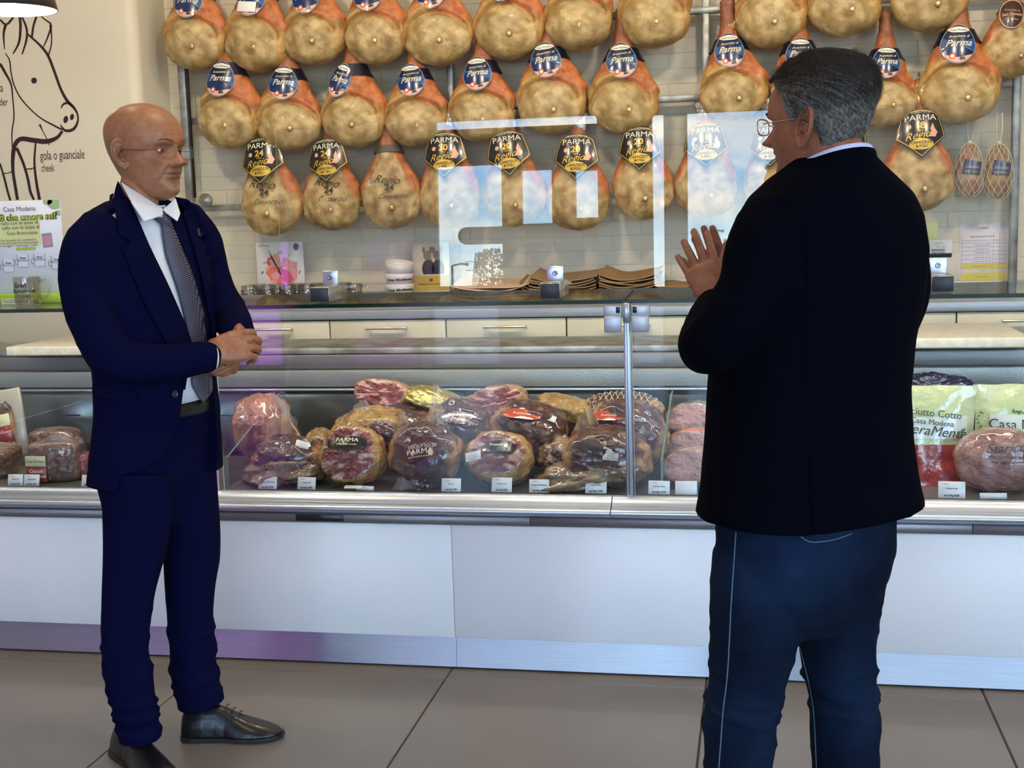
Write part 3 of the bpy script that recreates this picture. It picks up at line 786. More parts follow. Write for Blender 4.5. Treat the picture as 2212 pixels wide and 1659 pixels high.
# silver paper twist on top of the shank
def twist(seed, m=None):
    mb = MB()
    def fn(u, v):
        a = 2*PI*u; r = 0.034+0.016*v+0.010*noise.noise(Vector((math.cos(a)*2+seed, math.sin(a)*2, v*3)))+0.006*math.sin(a*7+seed)*v
        return (r*math.cos(a), r*math.sin(a)*0.9, 0.40+0.10*v+0.01*math.sin(a*3))
    mb.grid(fn, 28, 7, 0, wrapu=True); return mb.to_mesh('wrapping')
M_silver = mat('silver_wrap', 'c9c6bc', rough=0.2, metal=0.8, bump=1.0, bscale=70, bdist=0.01)
M_goldw = mat('gold_wrap', 'cdb676', rough=0.25, metal=0.85, bump=1.0, bscale=70, bdist=0.01)
TWIST = [twist(1), twist(5)]; TWIST[0].materials.append(M_silver); TWIST[1].materials.append(M_goldw)
def place(name, me, par, loc=(0, 0, 0), rot=(0, 0, 0), sc=(1, 1, 1)):
    o = bpy.data.objects.new(name, me); COL.objects.link(o); o.parent = par; o.location = loc; o.rotation_euler = rot; o.scale = sc; return o
hook_me = MB().tube([(0, 0.0, 0.52), (0, 0.01, 0.55), (0, 0.04, 0.565), (0, 0.07, 0.555)], 0.003, 6).to_mesh('hook'); hook_me.materials.append(M_galv)
YH = 5.54
def hang_ham(px, bot, wpx, kind, label, group, age='24', lab=True, stamp=False, tilt=0.0, yaw=0.0, wrap=None, ldx=0.0, ldz=0.0, lrot=0.0, lw=1.0, k=0, Yh=None, hs=1.0):
    Y = Yh or YH
    p = at(px, bot, Y); pl = at(px-wpx/2, bot-60, Y); pr = at(px+wpx/2, bot-60, Y)
    s = (pr.x-pl.x)/0.305
    root = empty('cured_ham', (p.x, Y, p.z)); root.rotation_euler = (-0.09, tilt, yaw); root.scale = (s, 1.0, s*hs)
    tag(root, label, 'ham', group)
    me = (HA if kind == 'A' else HB)[k % (8 if kind == 'A' else 4)]
    place('meat', me, root)
    place('gold_button', PIN, root, (0.022, ham_front(0.022, 0.085)-0.006, 0.085))
    place('hook', hook_me, root)
    if kind == 'A':
        if lab:
            place('label_band', BANDN, root)
            l = place('label', LBL_A, root, (-0.008+ldx, -0.082, 0.287+ldz), (math.radians(-10), lrot, 0), (lw*1.1, 1, 1.1)); place('lettering', LET_A, l)
    else:
        place('label_band', BANDG if lab == 'strap' else BANDK, root)
        if lab is True:
            l = place('label', LBL_B, root, (ldx, -0.088, 0.300+ldz), (math.radians(-10), lrot, 0), (lw*1.32, 1, 1.25)); place('lettering', LET_B[age], l)
    if stamp: place('stamp', STAMP, root)
    if wrap is not None: place('wrapping', TWIST[wrap], root)
    return root
G1, G2, G3 = 'hams in the top row on the wall', 'hams in the middle row on the wall', 'hams in the lowest row on the wall'
R1 = [(423, 151, 140, 'leftmost ham of the top row, beside the pig drawing'), (557, 155, 148, 'top-row ham whose blue label is covered by a small white card'), (682, 140, 142, 'third ham from the left in the top row'),
      (813, 140, 145, 'fourth ham from the left in the top row'), (953, 142, 156, 'fifth ham from the left in the top row'), (1102, 128, 158, 'sixth ham from the left in the top row, three left of the middle upright'),
      (1253, 109, 155, 'top-row ham with a hollow at its right side, label cut off by the frame'), (1414, 104, 164, 'top-row ham just left of the middle steel upright'),
      (1664, 103, 163, 'top-row ham just right of the middle upright, above the grey-haired man'), (1826, 78, 168, 'top-row ham directly above the head of the man in the blazer'), (2000, 67, 176, 'last big ham of the top row on the right, cut by the frame')]
for k, (px, b, w, l) in enumerate(R1):
    root = hang_ham(px, b, w, 'A', l, G1, k=k, tilt=random.uniform(-0.05, 0.05), yaw=random.uniform(-0.12, 0.12), ldz=random.uniform(-0.006, 0.01), lrot=random.uniform(-0.1, 0.1))
    if k == 1: place('price_card', MB().rbox(-0.042, 0.042, 0, 0.0015, -0.022, 0.022, 0.0005, 1).to_mesh('card'), root, (-0.014, -0.092, 0.252), (-0.15, 0.06, 0)).data.materials.append(mat('white_card', 'e8e4da', rough=0.5))
R2 = [(495, 321, 147, 'leftmost ham of the middle row'), (630, 326, 142, 'second ham from the left in the middle row'), (767, 319, 146, 'middle-row ham with a deep hollow and a label turned aside'),
      (901, 317, 138, 'fourth ham from the left in the middle row'), (1043, 307, 146, 'fifth ham from the left in the middle row, at the left screen top'), (1193, 289, 156, 'sixth ham from the left in the middle row'),
      (1350, 289, 156, 'seventh ham from the left in the middle row, with a hollow at its right'), (1584, 263, 154, 'middle-row ham right of the middle steel upright'), (1735, 262, 150, 'middle-row ham mostly hidden behind the grey-haired head'),
      (1911, 275, 148, 'middle-row ham just right of the grey-haired head'), (2073, 268, 180, 'broad middle-row ham, farthest right of the labelled ones')]
for k, (px, b, w, l) in enumerate(R2):
    t = k == 2
    hang_ham(px, b, w, 'A', l, G2, k=k+3, tilt=random.uniform(-0.05, 0.05), yaw=random.uniform(-0.12, 0.12), ldz=random.uniform(-0.006, 0.008), lrot=0.35 if t else random.uniform(-0.1, 0.1), lw=0.72 if t else 1, ldx=-0.028 if t else 0, Yh=5.535)
R3 = [(587, 509, 138, '24', True, 'leftmost ham of the lowest row with black shield label and stamped fat'), (721, 498, 130, '24', True, 'second ham of the lowest row, black shield label above stamped fat'), (849, 494, 134, '24', 'strap', 'lowest-row ham with only a grey strap and stamped fat'),
      (978, 492, 138, '20', True, 'fourth ham of the lowest row, behind the left part of the sky reflection'), (1112, 490, 140, '20', True, 'fifth ham of the lowest row, behind the sky reflection'), (1251, 498, 142, '20', True, 'sixth ham of the lowest row, at the right edge of the left screen'),
      (1390, 475, 138, '20', True, 'lowest-row ham between the two screens with a black shield label'), (1528, 470, 142, '18', True, 'lowest-row ham seen through the bright reflection left of the man in the blazer'), (1668, 468, 142, '18', True, 'lowest-row ham behind the face of the man in the blazer'),
      (1826, 462, 142, '18', True, 'lowest-row ham behind the neck of the man in the blazer'), (1980, 458, 158, '18', True, 'rightmost ham of the lowest row, beside the netted hams')]
for k, (px, b, w, age, lab, l) in enumerate(R3):
    hang_ham(px, b, w, 'B', l, G3, age=age, lab=lab, stamp=(k < 3), k=k, tilt=random.uniform(-0.05, 0.04), yaw=random.uniform(-0.1, 0.1), ldz=0.012, lrot=random.uniform(-0.08, 0.06), wrap=(0 if k in (3, 4, 5, 7, 8) else 1 if k in (2, 6, 10) else None), Yh=5.53, hs=1.08)
# small knuckle ham between the rows and the ham with a brown label at the right edge
hang_ham(1583, 88, 56, 'B', 'small shank piece tucked behind the ham right of the middle upright', None, lab='strap', k=1, Yh=5.63)
M_brl = mat('brown_label', '3a2318', rough=0.3, coat=0.5)
r = hang_ham(2186, 167, 136, 'B', 'greyish ham with a brown round label at the right edge of the photo', None, lab='none', k=3, Yh=5.55)
mb = MB(); curved_disc(egg(0.058, 0.075, 1.15), 0, mb, 0, lf); curved_disc([(x*0.94, z*0.94) for x, z in egg(0.058, 0.075, 1.15)], 1, mb, 0.0006, lf)
text_to(mb, 'Prosciutto di', 0, 0.018, 0.014, None, 0, 1, 0, lf, 0.002); text_to(mb, 'San Daniele', 0, -0.004, 0.021, None, 0, 1, 0.1, lf, 0.002, shear=0.3, bold=0.01); text_to(mb, 'Casa Modena', 0, -0.028, 0.012, None, 0, 1, 0, lf, 0.002)
l = mb.build('label', [mat('peach_rim', 'd8a58c', rough=0.4), M_brl], r); l.location = (-0.02, -0.085, 0.30); l.rotation_euler = (-0.15, 0.12, 0)
# two small netted hams on white straps
def netted(px, py, wpx, hpx, label, dark):
    c = at(px, py, 5.60); s = (at(px+wpx/2, py, 5.6)-c).x; h = abs(at(px, py-hpx/2, 5.6).z-c.z)
    root = empty('netted_ham', c); tag(root, label, 'ham', 'netted hams on straps')
    def surf(u, v, g=0):
        a = 2*PI*u; t = PI*v; r = math.sin(t)**0.8*(1-0.18*math.cos(t))
        q = Vector((math.cos(a)*3+px, math.sin(a)*3, v*4)); k = 1+0.07*noise.noise(q)+0.03*noise.noise(q*3)
        return ((s*r*k+g)*math.cos(a), (s*0.8*r*k+g)*math.sin(a), h*math.cos(t))
    MB().grid(surf, 32, 24, 0, wrapu=True).build('meat', mat('netted_meat_'+('dark' if dark else 'pale'), '7d5c3a' if dark else '8c6246', rough=0.5, col2='a58a5c' if dark else 'b0a088', scale=14, bump=0.6, bscale=40), root)
    nb = MB()
    for k in range(11):
        for sg in (-1, 1):
            nb.tube([surf((k/11+sg*t*0.42) % 1, 0.04+0.92*t, 0.0025) for t in [i/16 for i in range(17)]], 0.0011, 5)
    nb.build('netting', M_twine, root)
    sb = MB(); T = h*2.1
    for dx in (-0.012, 0.012):
        sb.tube([(dx*0.2, 0, h*0.96), (dx, 0.004, h*1.5), (dx*0.9, 0.01, T)], 0.0035, 6)
    sb.tube([(0, 0, h*0.93), (0, 0, h*1.08)], 0.010, 8)
    sb.build('strap', M_twine, root)
    f2 = lambda x, z: 6*x*x
    mb = MB(); curved_disc(dens([(-0.036, -0.03), (0.034, -0.03), (0.036, 0.022), (-0.032, 0.03)], 5), 0, mb, 0, f2); curved_disc(dens([(-0.035, -0.013), (0.034, -0.013), (0.035, 0.010), (-0.034, 0.012)], 5), 1, mb, 0.001, f2)
    l = mb.build('label', [mat('dark_grey_label', '2d2b33', rough=0.35, coat=0.4), mat('violet_label_band', '2c2f6b', rough=0.35, coat=0.4)], root); l.location = (0.004, -s*0.8-0.006, h*0.12); l.rotation_euler = (0, 0.1, 0)
    tb = MB(); text_to(tb, 'Culatello', 0, 0, 0.015, None, 0, 1, 0, f2, 0.0022, shear=0.3); text_to(tb, 'CASA MODENA', 0, -0.020, 0.0085, None, 0, 1, 0, f2, 0.0016); tb.build('lettering', M_gold, l)
netted(2094, 368, 62, 118, 'left one of the two small netted hams, paler with a tag', False)
netted(2157, 370, 62, 120, 'right one of the two small netted hams, darker with coarse net', True)
# ================================================================== the wall mural (pig drawing) on the side panel
WF = 0.48
M_mural = mat('dark_brown_mural_paint', '2f1512', rough=0.7)
mural = empty('pig_drawing', (-3.3, PY, 1.9)); tag(mural, 'dark brown line drawing of a pig with butcher cut names on the cream wall', 'mural')
def mline(name, pts, w, parent=mural, m=M_mural, Y=PY, closed=False, prot=0.0016):
    """painted stroke of varying width, pts in photo pixels (x, y, half width px)"""
    tab = []; acc = 0
    for i, p in enumerate(pts):
        if i: acc += math.dist(p[:2], pts[i-1][:2])
        tab.append((acc, p[0], p[1], p[2] if len(p) > 2 else w))
    K = max(6, int(acc/7)); S = [interp(tab, acc*i/K) for i in range(K+1)]
    V = []; off = parent.location
    for i, s in enumerate(S):
        a, b = S[max(0, i-1)], S[min(K, i+1)]; dx, dy = b[0]-a[0], b[1]-a[1]; l = math.hypot(dx, dy) or 1
        nx, ny = -dy/l, dx/l; s = list(s); s[2] = s[2]*WF
        for sg in (-1, 1):
            q = at(s[0]+nx*s[2]*sg, s[1]+ny*s[2]*sg, Y-prot); V.append(q-off)
    mb = MB(); mb.add(V, [(2*i, 2*i+1, 2*i+3, 2*i+2) for i in range(K)], 0, False)
    return mb.build(name, m, parent)
P_ = [((210/3.568, 75, 2), (208/3.568, 40, 2)), ]
def q4(*a): return [(x/3.568, y/3.568, w) for x, y, w in a]   # traced in a 3.568x enlargement
for nm, l in (('forehead_line', q4((215, 265, 4), (300, 340, 5), (365, 420, 6), (415, 540, 6), (470, 690, 6), (520, 780, 7), (570, 830, 6), (600, 890, 4), (595, 950, 5), (560, 1000, 7), (500, 1005, 6), (465, 960, 2))),
              ('snout_line', q4((470, 835, 2), (490, 800, 5), (535, 795, 5), (575, 830, 4))),
              ('ear_line', q4((245, 290, 5), (258, 200, 5), (285, 120, 5), (300, 112, 3), (345, 150, 3), (393, 188, 4), (370, 280, 4), (330, 370, 2))),
              ('ear_line', q4((388, 190, 5), (397, 270, 3), (395, 350, 3), (372, 430, 3))),
              ('hair_line', q4((150, 115, 6), (158, 200, 6), (145, 330, 5), (100, 415, 3))), ('hair_line', q4((165, 120, 4), (205, 220, 5), (205, 300, 5), (170, 420, 3))),
              ('hair_line', q4((0, 150, 4), (45, 190, 5), (90, 150, 5), (115, 110, 3))), ('hair_line', q4((45, 185, 7), (28, 260, 5), (35, 380, 2))),
              ('neck_line', q4((40, 410, 2), (72, 460, 3), (85, 560, 3), (110, 660, 3), (170, 770, 3), (300, 900, 3), (430, 975, 4), (480, 1000, 4))),
              ('shoulder_line', q4((0, 490, 6), (40, 560, 6), (85, 650, 4), (98, 760, 3), (108, 900, 3), (92, 1020, 3), (95, 1150, 2))),
              ('throat_line', q4((480, 1010, 6), (440, 1060, 8), (360, 1090, 11), (250, 1080, 11), (160, 1070, 10), (118, 1110, 10), (100, 1200, 9), (100, 1320, 7), (120, 1450, 7), (135, 1540, 7))),
              ('leg_line', q4((128, 1140, 7), (180, 1260, 6), (215, 1380, 6), (235, 1480, 6), (262, 1540, 5))), ('leg_line', q4((275, 1100, 4), (265, 1250, 5), (280, 1400, 6), (305, 1540, 7))),
              ('leg_line', q4((0, 1260, 4), (35, 1380, 5), (60, 1480, 5), (80, 1545, 5))), ('knee_line', q4((200, 1300, 2), (235, 1302, 3), (270, 1290, 2))), ('knee_line', q4((30, 1335, 3), (60, 1335, 2), (95, 1320, 3))),
              ('pointer_line', q4((305, 958, 5), (330, 1010, 2), (360, 1070, 2), (380, 1120, 2)))):
    mline(nm, l, 2)
def blob(cx, cy, rx, ry, nm, parent=mural, m=M_mural, rot=0, Y=PY, prot=0.0018):
    V = [at(cx+rx*math.cos(a)*math.cos(rot)-ry*math.sin(a)*math.sin(rot), cy+rx*math.cos(a)*math.sin(rot)+ry*math.sin(a)*math.cos(rot), Y-prot)-parent.location for a in [2*PI*i/20 for i in range(20)]]
    mb = MB(); mb.add(V, [tuple(reversed(range(20)))], 0, False); return mb.build(nm, m, parent)
blob(73.5, 174, 6.2, 6.5, 'eye'); blob(142, 258, 5, 8, 'nostril', rot=0.2); blob(155.5, 252.5, 4.2, 7, 'nostril', rot=0.2)
def wall_text(body, px, py, hpx, parent, Y=PY, m=M_mural, rot=-0.037, align='LEFT', sx=1.0, name='lettering', prot=0.0016, **k):
    p = at(px, py, Y); s = abs(at(px, py-hpx, Y).z-p.z); mb = MB(); c = p-parent.location
    wx = (at(px+100, py+100*rot, Y)-p); ang = math.atan2(wx.z, wx.x)
    text_to(mb, body, c.x, c.z, s, None, 0, sx, ang, None, -(c.y-prot), align=align, **k)
    return mb.build(name, m, parent)
wall_text('gola o guanciale', 87, 337, 29, mural, sx=0.58); wall_text('cheek', 89, 364, 24, mural, sx=0.56, rot=-0.03)
wall_text('a', 0, 190, 27, mural, sx=0.75, rot=0); wall_text('der', -1, 221, 24, mural, sx=0.62, rot=0)

# ================================================================== pendant lamp at the top left
lc = at(20, 22, 4.1)
lamp = empty('pendant_lamp', (lc.x, 4.1, lc.z)); tag(lamp, 'dark dome pendant lamp with bright white inside, top left corner', 'lamp')
R_ = (at(112, 20, 4.1)-lc).length
MB().lathe([(0.03, 0.17), (0.05, 0.168), (R_*0.55, 0.14), (R_*0.8, 0.09), (R_*0.95, 0.04), (R_, 0.0), (R_-0.003, -0.001)], n=48, cap=(True, False)).build('lamp_shade', mat('dark_lamp_enamel', '2b2522', rough=0.3, coat=0.5), lamp)
MB().lathe([(R_-0.004, 0.0), (R_*0.93, 0.04), (R_*0.78, 0.088), (R_*0.53, 0.135), (0.0, 0.15)], n=48, cap=(False, False)).build('reflector', mat('white_lamp_inside', 'f4f0e6', rough=0.5), lamp)
MB().lathe([(0, -0.01), (0.03, 0.0), (0.045, 0.03), (0.04, 0.07), (0.02, 0.10), (0.018, 0.13)], n=24, c=(0, 0, 0.02)).build('bulb', mat('lit_bulb', 'fff2dc', emit='fff0d8', estr=60), lamp)
MB().tube([(0, 0, 0.17), (0, 0, Z_C-lc.z)], 0.004, 8).build('cord', M_black, lamp)

# ================================================================== poster stand on the glass top, left
GT = 1.1765
def qz(px, py): return atz(px, py, GT)
ps = empty('poster_stand', (at(60, 655, 4.02).x, 4.02, GT)); tag(ps, 'promotional cardboard stand with mugs printed on it, lime green foot', 'sign')
M_card = mat('poster_card', 'cfd3dc', rough=0.5, col2='d9dbe2', scale=3)
x1 = at(134, 500, 4.02).x-ps.location.x; x0 = x1-0.40; zt = at(134, 431, 4.02).z-GT
MB().rbox(x0, x1, 0.0, 0.004, 0.0, zt, 0.001, 1).build('board', M_card, ps)
zg = at(100, 622, 4.02).z-GT
MB().rbox(x0, x1+0.003, -0.05, -0.002, 0.0, at(100, 634, 3.99).z-GT, 0.001, 1).build('foot', mat('lime_card', '9cba2c', rough=0.5), ps)
def on_ps(mb, x, z, w, h, mi=0, y=-0.0006, rot=0):
    c, s = math.cos(rot), math.sin(rot); mb.add([(x+a*c-b*s, y, z+a*s+b*c) for a, b in ((-w/2, -h/2), (w/2, -h/2), (w/2, h/2), (-w/2, h/2))], [(0, 1, 2, 3)], mi, False)
lx = lambda px: at(px, 550, 4.02).x-ps.location.x
lz = lambda py, px=60: at(px, py, 4.02).z-GT
M_tk, M_lime, M_pinkp, M_grey = mat('poster_dark_print', '3a3a40', rough=0.6), mat('poster_lime_print', 'b7c23c', rough=0.6), mat('poster_pink_print', 'cf8f9a', rough=0.6), mat('poster_grey_print', '9096a4', rough=0.6)
mb = MB(); on_ps(mb, lx(20), lz(500), 0.25, 0.09, 0, -0.0003); mb.build('speech_bubble', mat('pale_yellow_print', 'd9dc9a', rough=0.6), ps)
for nm, body, px, py, h, m_, kw in (('lettering', 'Casa Modena', 50, 451, 15, M_tk, {}), ('lettering', 'tu di che umore sei?', 57, 468, 20, M_lime, dict(bold=0.02)), ('lettering', 'rallo con le tazze di', 48, 481, 12, M_tk, {}), ('lettering', 'rallo con le tazze di', 50, 491, 12, M_tk, {}),
                                    ('lettering', 'Gran Broncolone', 52, 503, 11, M_tk, {}), ('lettering', 'Con l\'acquisto di 2 confezioni di', 42, 518, 7, M_tk, {}), ('lettering', 'Prosciutto cotto Gran Broncolone', 42, 524, 7, M_tk, {}), ('lettering', 'in omaggio 1 "tazza mug" a scelta', 43, 530, 7, M_tk, {})):
    mb = MB()
    if m_ is M_lime: text_to(mb, body, lx(px)-0.0012, lz(py)-0.0012, h/2750*4.15*1.05, None, 0, 1.0, 0.012, None, 0.0010, **dict(kw, bold=0.05)); mb.build('letter_shadow', M_tk, ps); mb = MB()
    text_to(mb, body, lx(px), lz(py), h/2750*4.15, None, 0, 1.0, 0.012, None, 0.0014, **kw); mb.build(nm, m_, ps)
mb = MB(); on_ps(mb, lx(57), lz(537), 0.075, 0.010, 0); mb.build('lime_bar', M_lime, ps)
mb = MB(); on_ps(mb, lx(105), lz(520), 0.038, 0.048, 0, -0.0005, 0.06); mb.build('product_print', M_grey, ps)
mb = MB(); on_ps(mb, lx(105), lz(521), 0.030, 0.034, 0, -0.0010, 0.06); mb.build('product_print', M_pinkp, ps)
mb = MB()
for (a, b, r) in ((128, 440, 0.03), (112, 436, 0.018), (133, 462, 0.014)):
    mb.add([(min(x1, lx(a)+r*math.cos(t)), -0.0008, min(zt, lz(b)+r*0.7*math.sin(t))) for t in [2*PI*i/12 for i in range(12)]], [tuple(range(12))], 0, False)
tag(mb.build('leaf_print', mat('leaf_green_print', 'a9bd8a', rough=0.6), ps), kind='stuff')
for i, px in enumerate((17, 49, 85, 122)):
    cy = (573, 563, 562, 568)[i]
    mb = MB(); on_ps(mb, lx(px), lz(cy), 0.043, 0.043, 0, -0.0005, 0.03*(i-1.5)); mb.build('mug_print', mat('pale_mug_print', 'dde0e8', rough=0.5), ps)
    mb = MB(); c = lx(px); w = 0.021; z0 = lz(cy)
    for q in (((c-w, z0+.022), (c-w+0.002, z0-.022), (c+w-0.002, z0-.022), (c+w, z0+.022)), ((c-w, z0+0.006), (c-w-0.010, z0+0.002), (c-w-0.010, z0-0.010), (c-w, z0-0.012))):
        mb.tube([(a, -0.001, b) for a, b in q], 0.0007, 4)
    text_to(mb, 'Gran', c, z0+0.009, 0.011, None, 0, 1, 0, None, 0.0014, bold=0.03); text_to(mb, 'Broncolone', c+0.002, z0+0.001, 0.009, None, 0, 1, 0, None, 0.0014)
    mb.build('mug_outline', M_tk, ps)
mb = MB(); on_ps(mb, lx(47), at(47, 651, 3.965).z-GT, 0.122, 0.020, 0, -0.0512); mb.build('caption_panel', mat('caption_cream', 'd9dcb4', rough=0.5), ps)
mb = MB(); text_to(mb, 'COLLEZIONALE TUTTU', lx(47), at(47, 651, 3.965).z-GT, 0.0155, None, 0, 0.72, 0, None, 0.0518, bold=0.01); mb.build('lettering', M_tk, ps)
# mug shape shared by all clear mugs
def mug_mesh():
    mb = MB(); mb.lathe([(0.0, 0.004), (0.033, 0.004), (0.036, 0.010), (0.0375, 0.080), (0.0395, 0.081), (0.0400, 0.078), (0.0388, 0.006), (0.036, 0.0), (0.0, 0.0)], n=28)
    mb.tube([(0.039, 0, 0.068), (0.058, 0, 0.068), (0.068, 0, 0.055), (0.067, 0, 0.032), (0.055, 0, 0.018), (0.038, 0, 0.017)], 0.0045, 8)
    me = mb.to_mesh('cup'); me.materials.append(glass_mat('clear_mug_glass', tint=(0.9, 0.9, 0.87), f0=0.10, power=2.2)); return me
MUG = mug_mesh()
mb = MB(); cylf = lambda x, z: 0.040-math.sqrt(max(1e-5, 0.0402**2-x*x))-0.0006
text_to(mb, 'Gran', -0.006, 0.056, 0.020, None, 0, 1.0, 0.05, cylf, 0.001, bold=0.03); text_to(mb, 'Broncolone', 0.0, 0.040, 0.0155, None, 0, 0.9, 0.03, cylf, 0.001, bold=0.03)
MUGT = mb.to_mesh('lettering'); MUGT.materials.append(M_tk)
def mug(px, py, Y, label, group, z=GT, s=1.0, rz=0.0):
    p = at(px, py, Y); r = empty('glass_mug', (p.x, Y, z), rz); r.scale = (s, s, s); tag(r, label, 'mug', group)
    place('cup', MUG, r); place('lettering', MUGT, r, (0, -0.040, 0), (0, 0, 0)); return r
r = mug(58, 612, 3.93, 'clear glass mug with dark lettering in front of the promotional poster', None, z=GT, s=1.12, rz=0.15)
# mugs on the back worktop
mgs = [(540, 628), (556, 622), (578, 626), (598, 622), (622, 628), (642, 624), (662, 626), (688, 626), (704, 622), (742, 628), (764, 626)]
wtz = WTZ+0.0
names = ['clear mug nearest the suited man\'s sleeve', 'clear mug standing left below the clock', 'clear mug below the left edge of the clock', 'clear mug under the clock centre, rear row', 'clear mug in front of the red flower clock', 'clear mug below the right part of the clock', 'clear mug at the right end under the clock', 'clear mug just left of the leftmost screen clamp', 'clear mug seen right behind the leftmost screen clamp', 'clear mug right of the leftmost screen clamp', 'last clear mug of the row, standing apart from the bowls']
for k, (px, py) in enumerate(mgs):
    mug(px, py, 5.57+0.08*(k % 2)-0.03, names[k], 'clear mugs on the back worktop', z=wtz, s=1.0, rz=(k*1.3) % 2.4-0.8)

# ================================================================== wall clock, calendar, bowls, bags, notices
M_paper = mat('white_paper', 'dedad2', rough=0.6)
c0 = at(604, 567, 5.70); clock = empty('wall_clock', (c0.x, 5.715, WTZ+0.032)); tag(clock, 'square white clock with a red flower picture standing behind the mugs', 'clock')
w = (at(655, 560, 5.7)-at(553, 560, 5.7)).x; hh = at(600, 523, 5.7).z-WTZ-0.032
MB().rbox(-w/2, w/2, -0.012, 0.0, 0, hh, 0.002, 1).build('face', M_paper, clock)
mb = MB(); rnd = random.Random(2); cols = []
mats_ = [mat('flower_%s' % n_, c_, rough=0.6) for n_, c_ in (('coral', 'd9705e'), ('pink', 'd9909a'), ('rose', 'c25560'), ('peach', 'e0a088'))]
zc = hh*0.40
for k in range(26):
    a = rnd.uniform(0, 2*PI); d = 0.062*math.sqrt(rnd.random()); r0 = rnd.uniform(0.018, 0.032); x, z = d*math.cos(a)+0.004, zc+d*math.sin(a)
    mb.add([(x+r0*(1+0.25*math.sin(3*t+k))*math.cos(t), -0.0126-0.00004*k, z+r0*(1+0.25*math.sin(2*t+k))*math.sin(t)) for t in [2*PI*i/14 for i in range(14)]], [tuple(range(14))], k % 4, False)
tag(mb.build('flower_print', mats_, clock), kind='stuff')
mb = MB()
for t_, a in (('12', 90), ('1', 60), ('2', 30), ('3', 0), ('9', 180), ('10', 150), ('11', 120)):
    text_to(mb, t_, 0.093*math.cos(math.radians(a)), zc+0.093*math.sin(math.radians(a)), 0.022 if t_ in ('12', '3', '9') else 0.013, None, 0, 1, 0, None, 0.0140, shear=0.4, bold=0.02)
text_to(mb, 'Casa Modena', -w*0.32, hh*0.93, 0.010, None, 0, 1, 0, None, 0.0140)
mb.build('numerals', M_tk, clock)
mb = MB(); mb.tube([(0.006, -0.016, zc-0.01), (-0.052, -0.016, zc+0.105)], [0.0022, 0.001], 5); mb.build('minute_hand', M_black, clock)
mb = MB(); mb.tube([(0.006, -0.018, zc-0.01), (-0.040, -0.018, zc+0.075)], [0.0028, 0.0015], 5); mb.build('hour_hand', M_black, clock)
mb = MB(); blobp = [(w*0.36+0.014*math.cos(t), -0.0135, hh*0.90+0.017*math.sin(t)) for t in [2*PI*i/16 for i in range(16)]]; mb.add(blobp, [tuple(range(16))], 0, False); mb.build('seal_print', mat('violet_seal', '7b4a8c', rough=0.5), clock)
# bowls, a leaning stack of three
M_bowl = mat('white_porcelain', 'd9d2c2', rough=0.2, coat=0.6)
bowl_me = MB().lathe([(0, 0.004), (0.028, 0.004), (0.031, 0.0), (0.034, 0.002), (0.052, 0.022), (0.064, 0.050), (0.068, 0.072), (0.0665, 0.073), (0.062, 0.050), (0.050, 0.025), (0.030, 0.010), (0, 0.009)], n=36).to_mesh('bowl_body'); bowl_me.materials.append(M_bowl)
mb = MB(); bf = lambda x, z: 0.062-math.sqrt(max(1e-5, (0.0635)**2-x*x))+(0.05-z)*0.35
text_to(mb, 'Casa Modena', 0.01, 0.046, 0.016, None, 0, 1.2, 0.04, bf, 0.0012, shear=0.3, bold=0.05); BT = mb.to_mesh('lettering'); BT.materials.append(M_tk)
bx = at(864, 640, 5.60)
for k, (dz, tx, ty, l) in enumerate(((0, 0, 0, 'white porcelain bowl at the bottom of the stack of three'), (0.048, 0.02, 0.03, 'white porcelain bowl in the middle of the stack of three'), (0.098, 0.13, 0.14, 'white porcelain bowl tilted on top of the stack of three'))):
    b = empty('bowl', (bx.x-0.002*k, 5.60, WTZ+dz)); b.rotation_euler = (tx, ty, 0); tag(b, l, 'bowl', 'bowls stacked on the back worktop')
    place('bowl_body', bowl_me, b)
    if k < 2: place('lettering', BT, b, (0, -0.0635, 0))
# calendar with a photo
c0 = at(931, 600, 5.68); cal = empty('desk_calendar', (c0.x, 5.68, WTZ)); tag(cal, 'upright calendar with a picture of two pig figurines above a yellow band', 'calendar')
w = (at(970, 600, 5.62)-at(890, 600, 5.62)).x; hh = at(925, 524, 5.62).z-WTZ
MB().rbox(-w/2, w/2, -0.004, 0.0, 0, hh, 0.001, 1, M=RX(-0.08)).build('board', mat('calendar_paper', 'cfc2a4', rough=0.5), cal)
yz = lambda z: (z*math.sin(0.08))-0.0045
mb = MB(); zb = hh*0.40; mb.add([(-w/2, yz(0.11*hh)-0.001, 0.14*hh), (w/2, yz(0.11*hh)-0.001, 0.14*hh), (w/2, yz(zb)-0.001, zb), (-w/2, yz(zb)-0.001, zb)], [(0, 1, 2, 3)], 0, False); mb.build('yellow_band', mat('mustard_print', 'b8962c', rough=0.5), cal)
mb = MB(); text_to(mb, 'Buongiorno Signora che mangiamo', 0, zb*0.62, 0.0085, None, 0, 1, 0, lambda x, z: yz(z)-0.002, 0.0012, bold=0.02); text_to(mb, 'o', 0.0, zb*0.82, 0.022, None, 0, 1.2, 0, lambda x, z: yz(z)-0.002, 0.0012, bold=0.08); mb.build('lettering', M_tk, cal)
fig = MB()
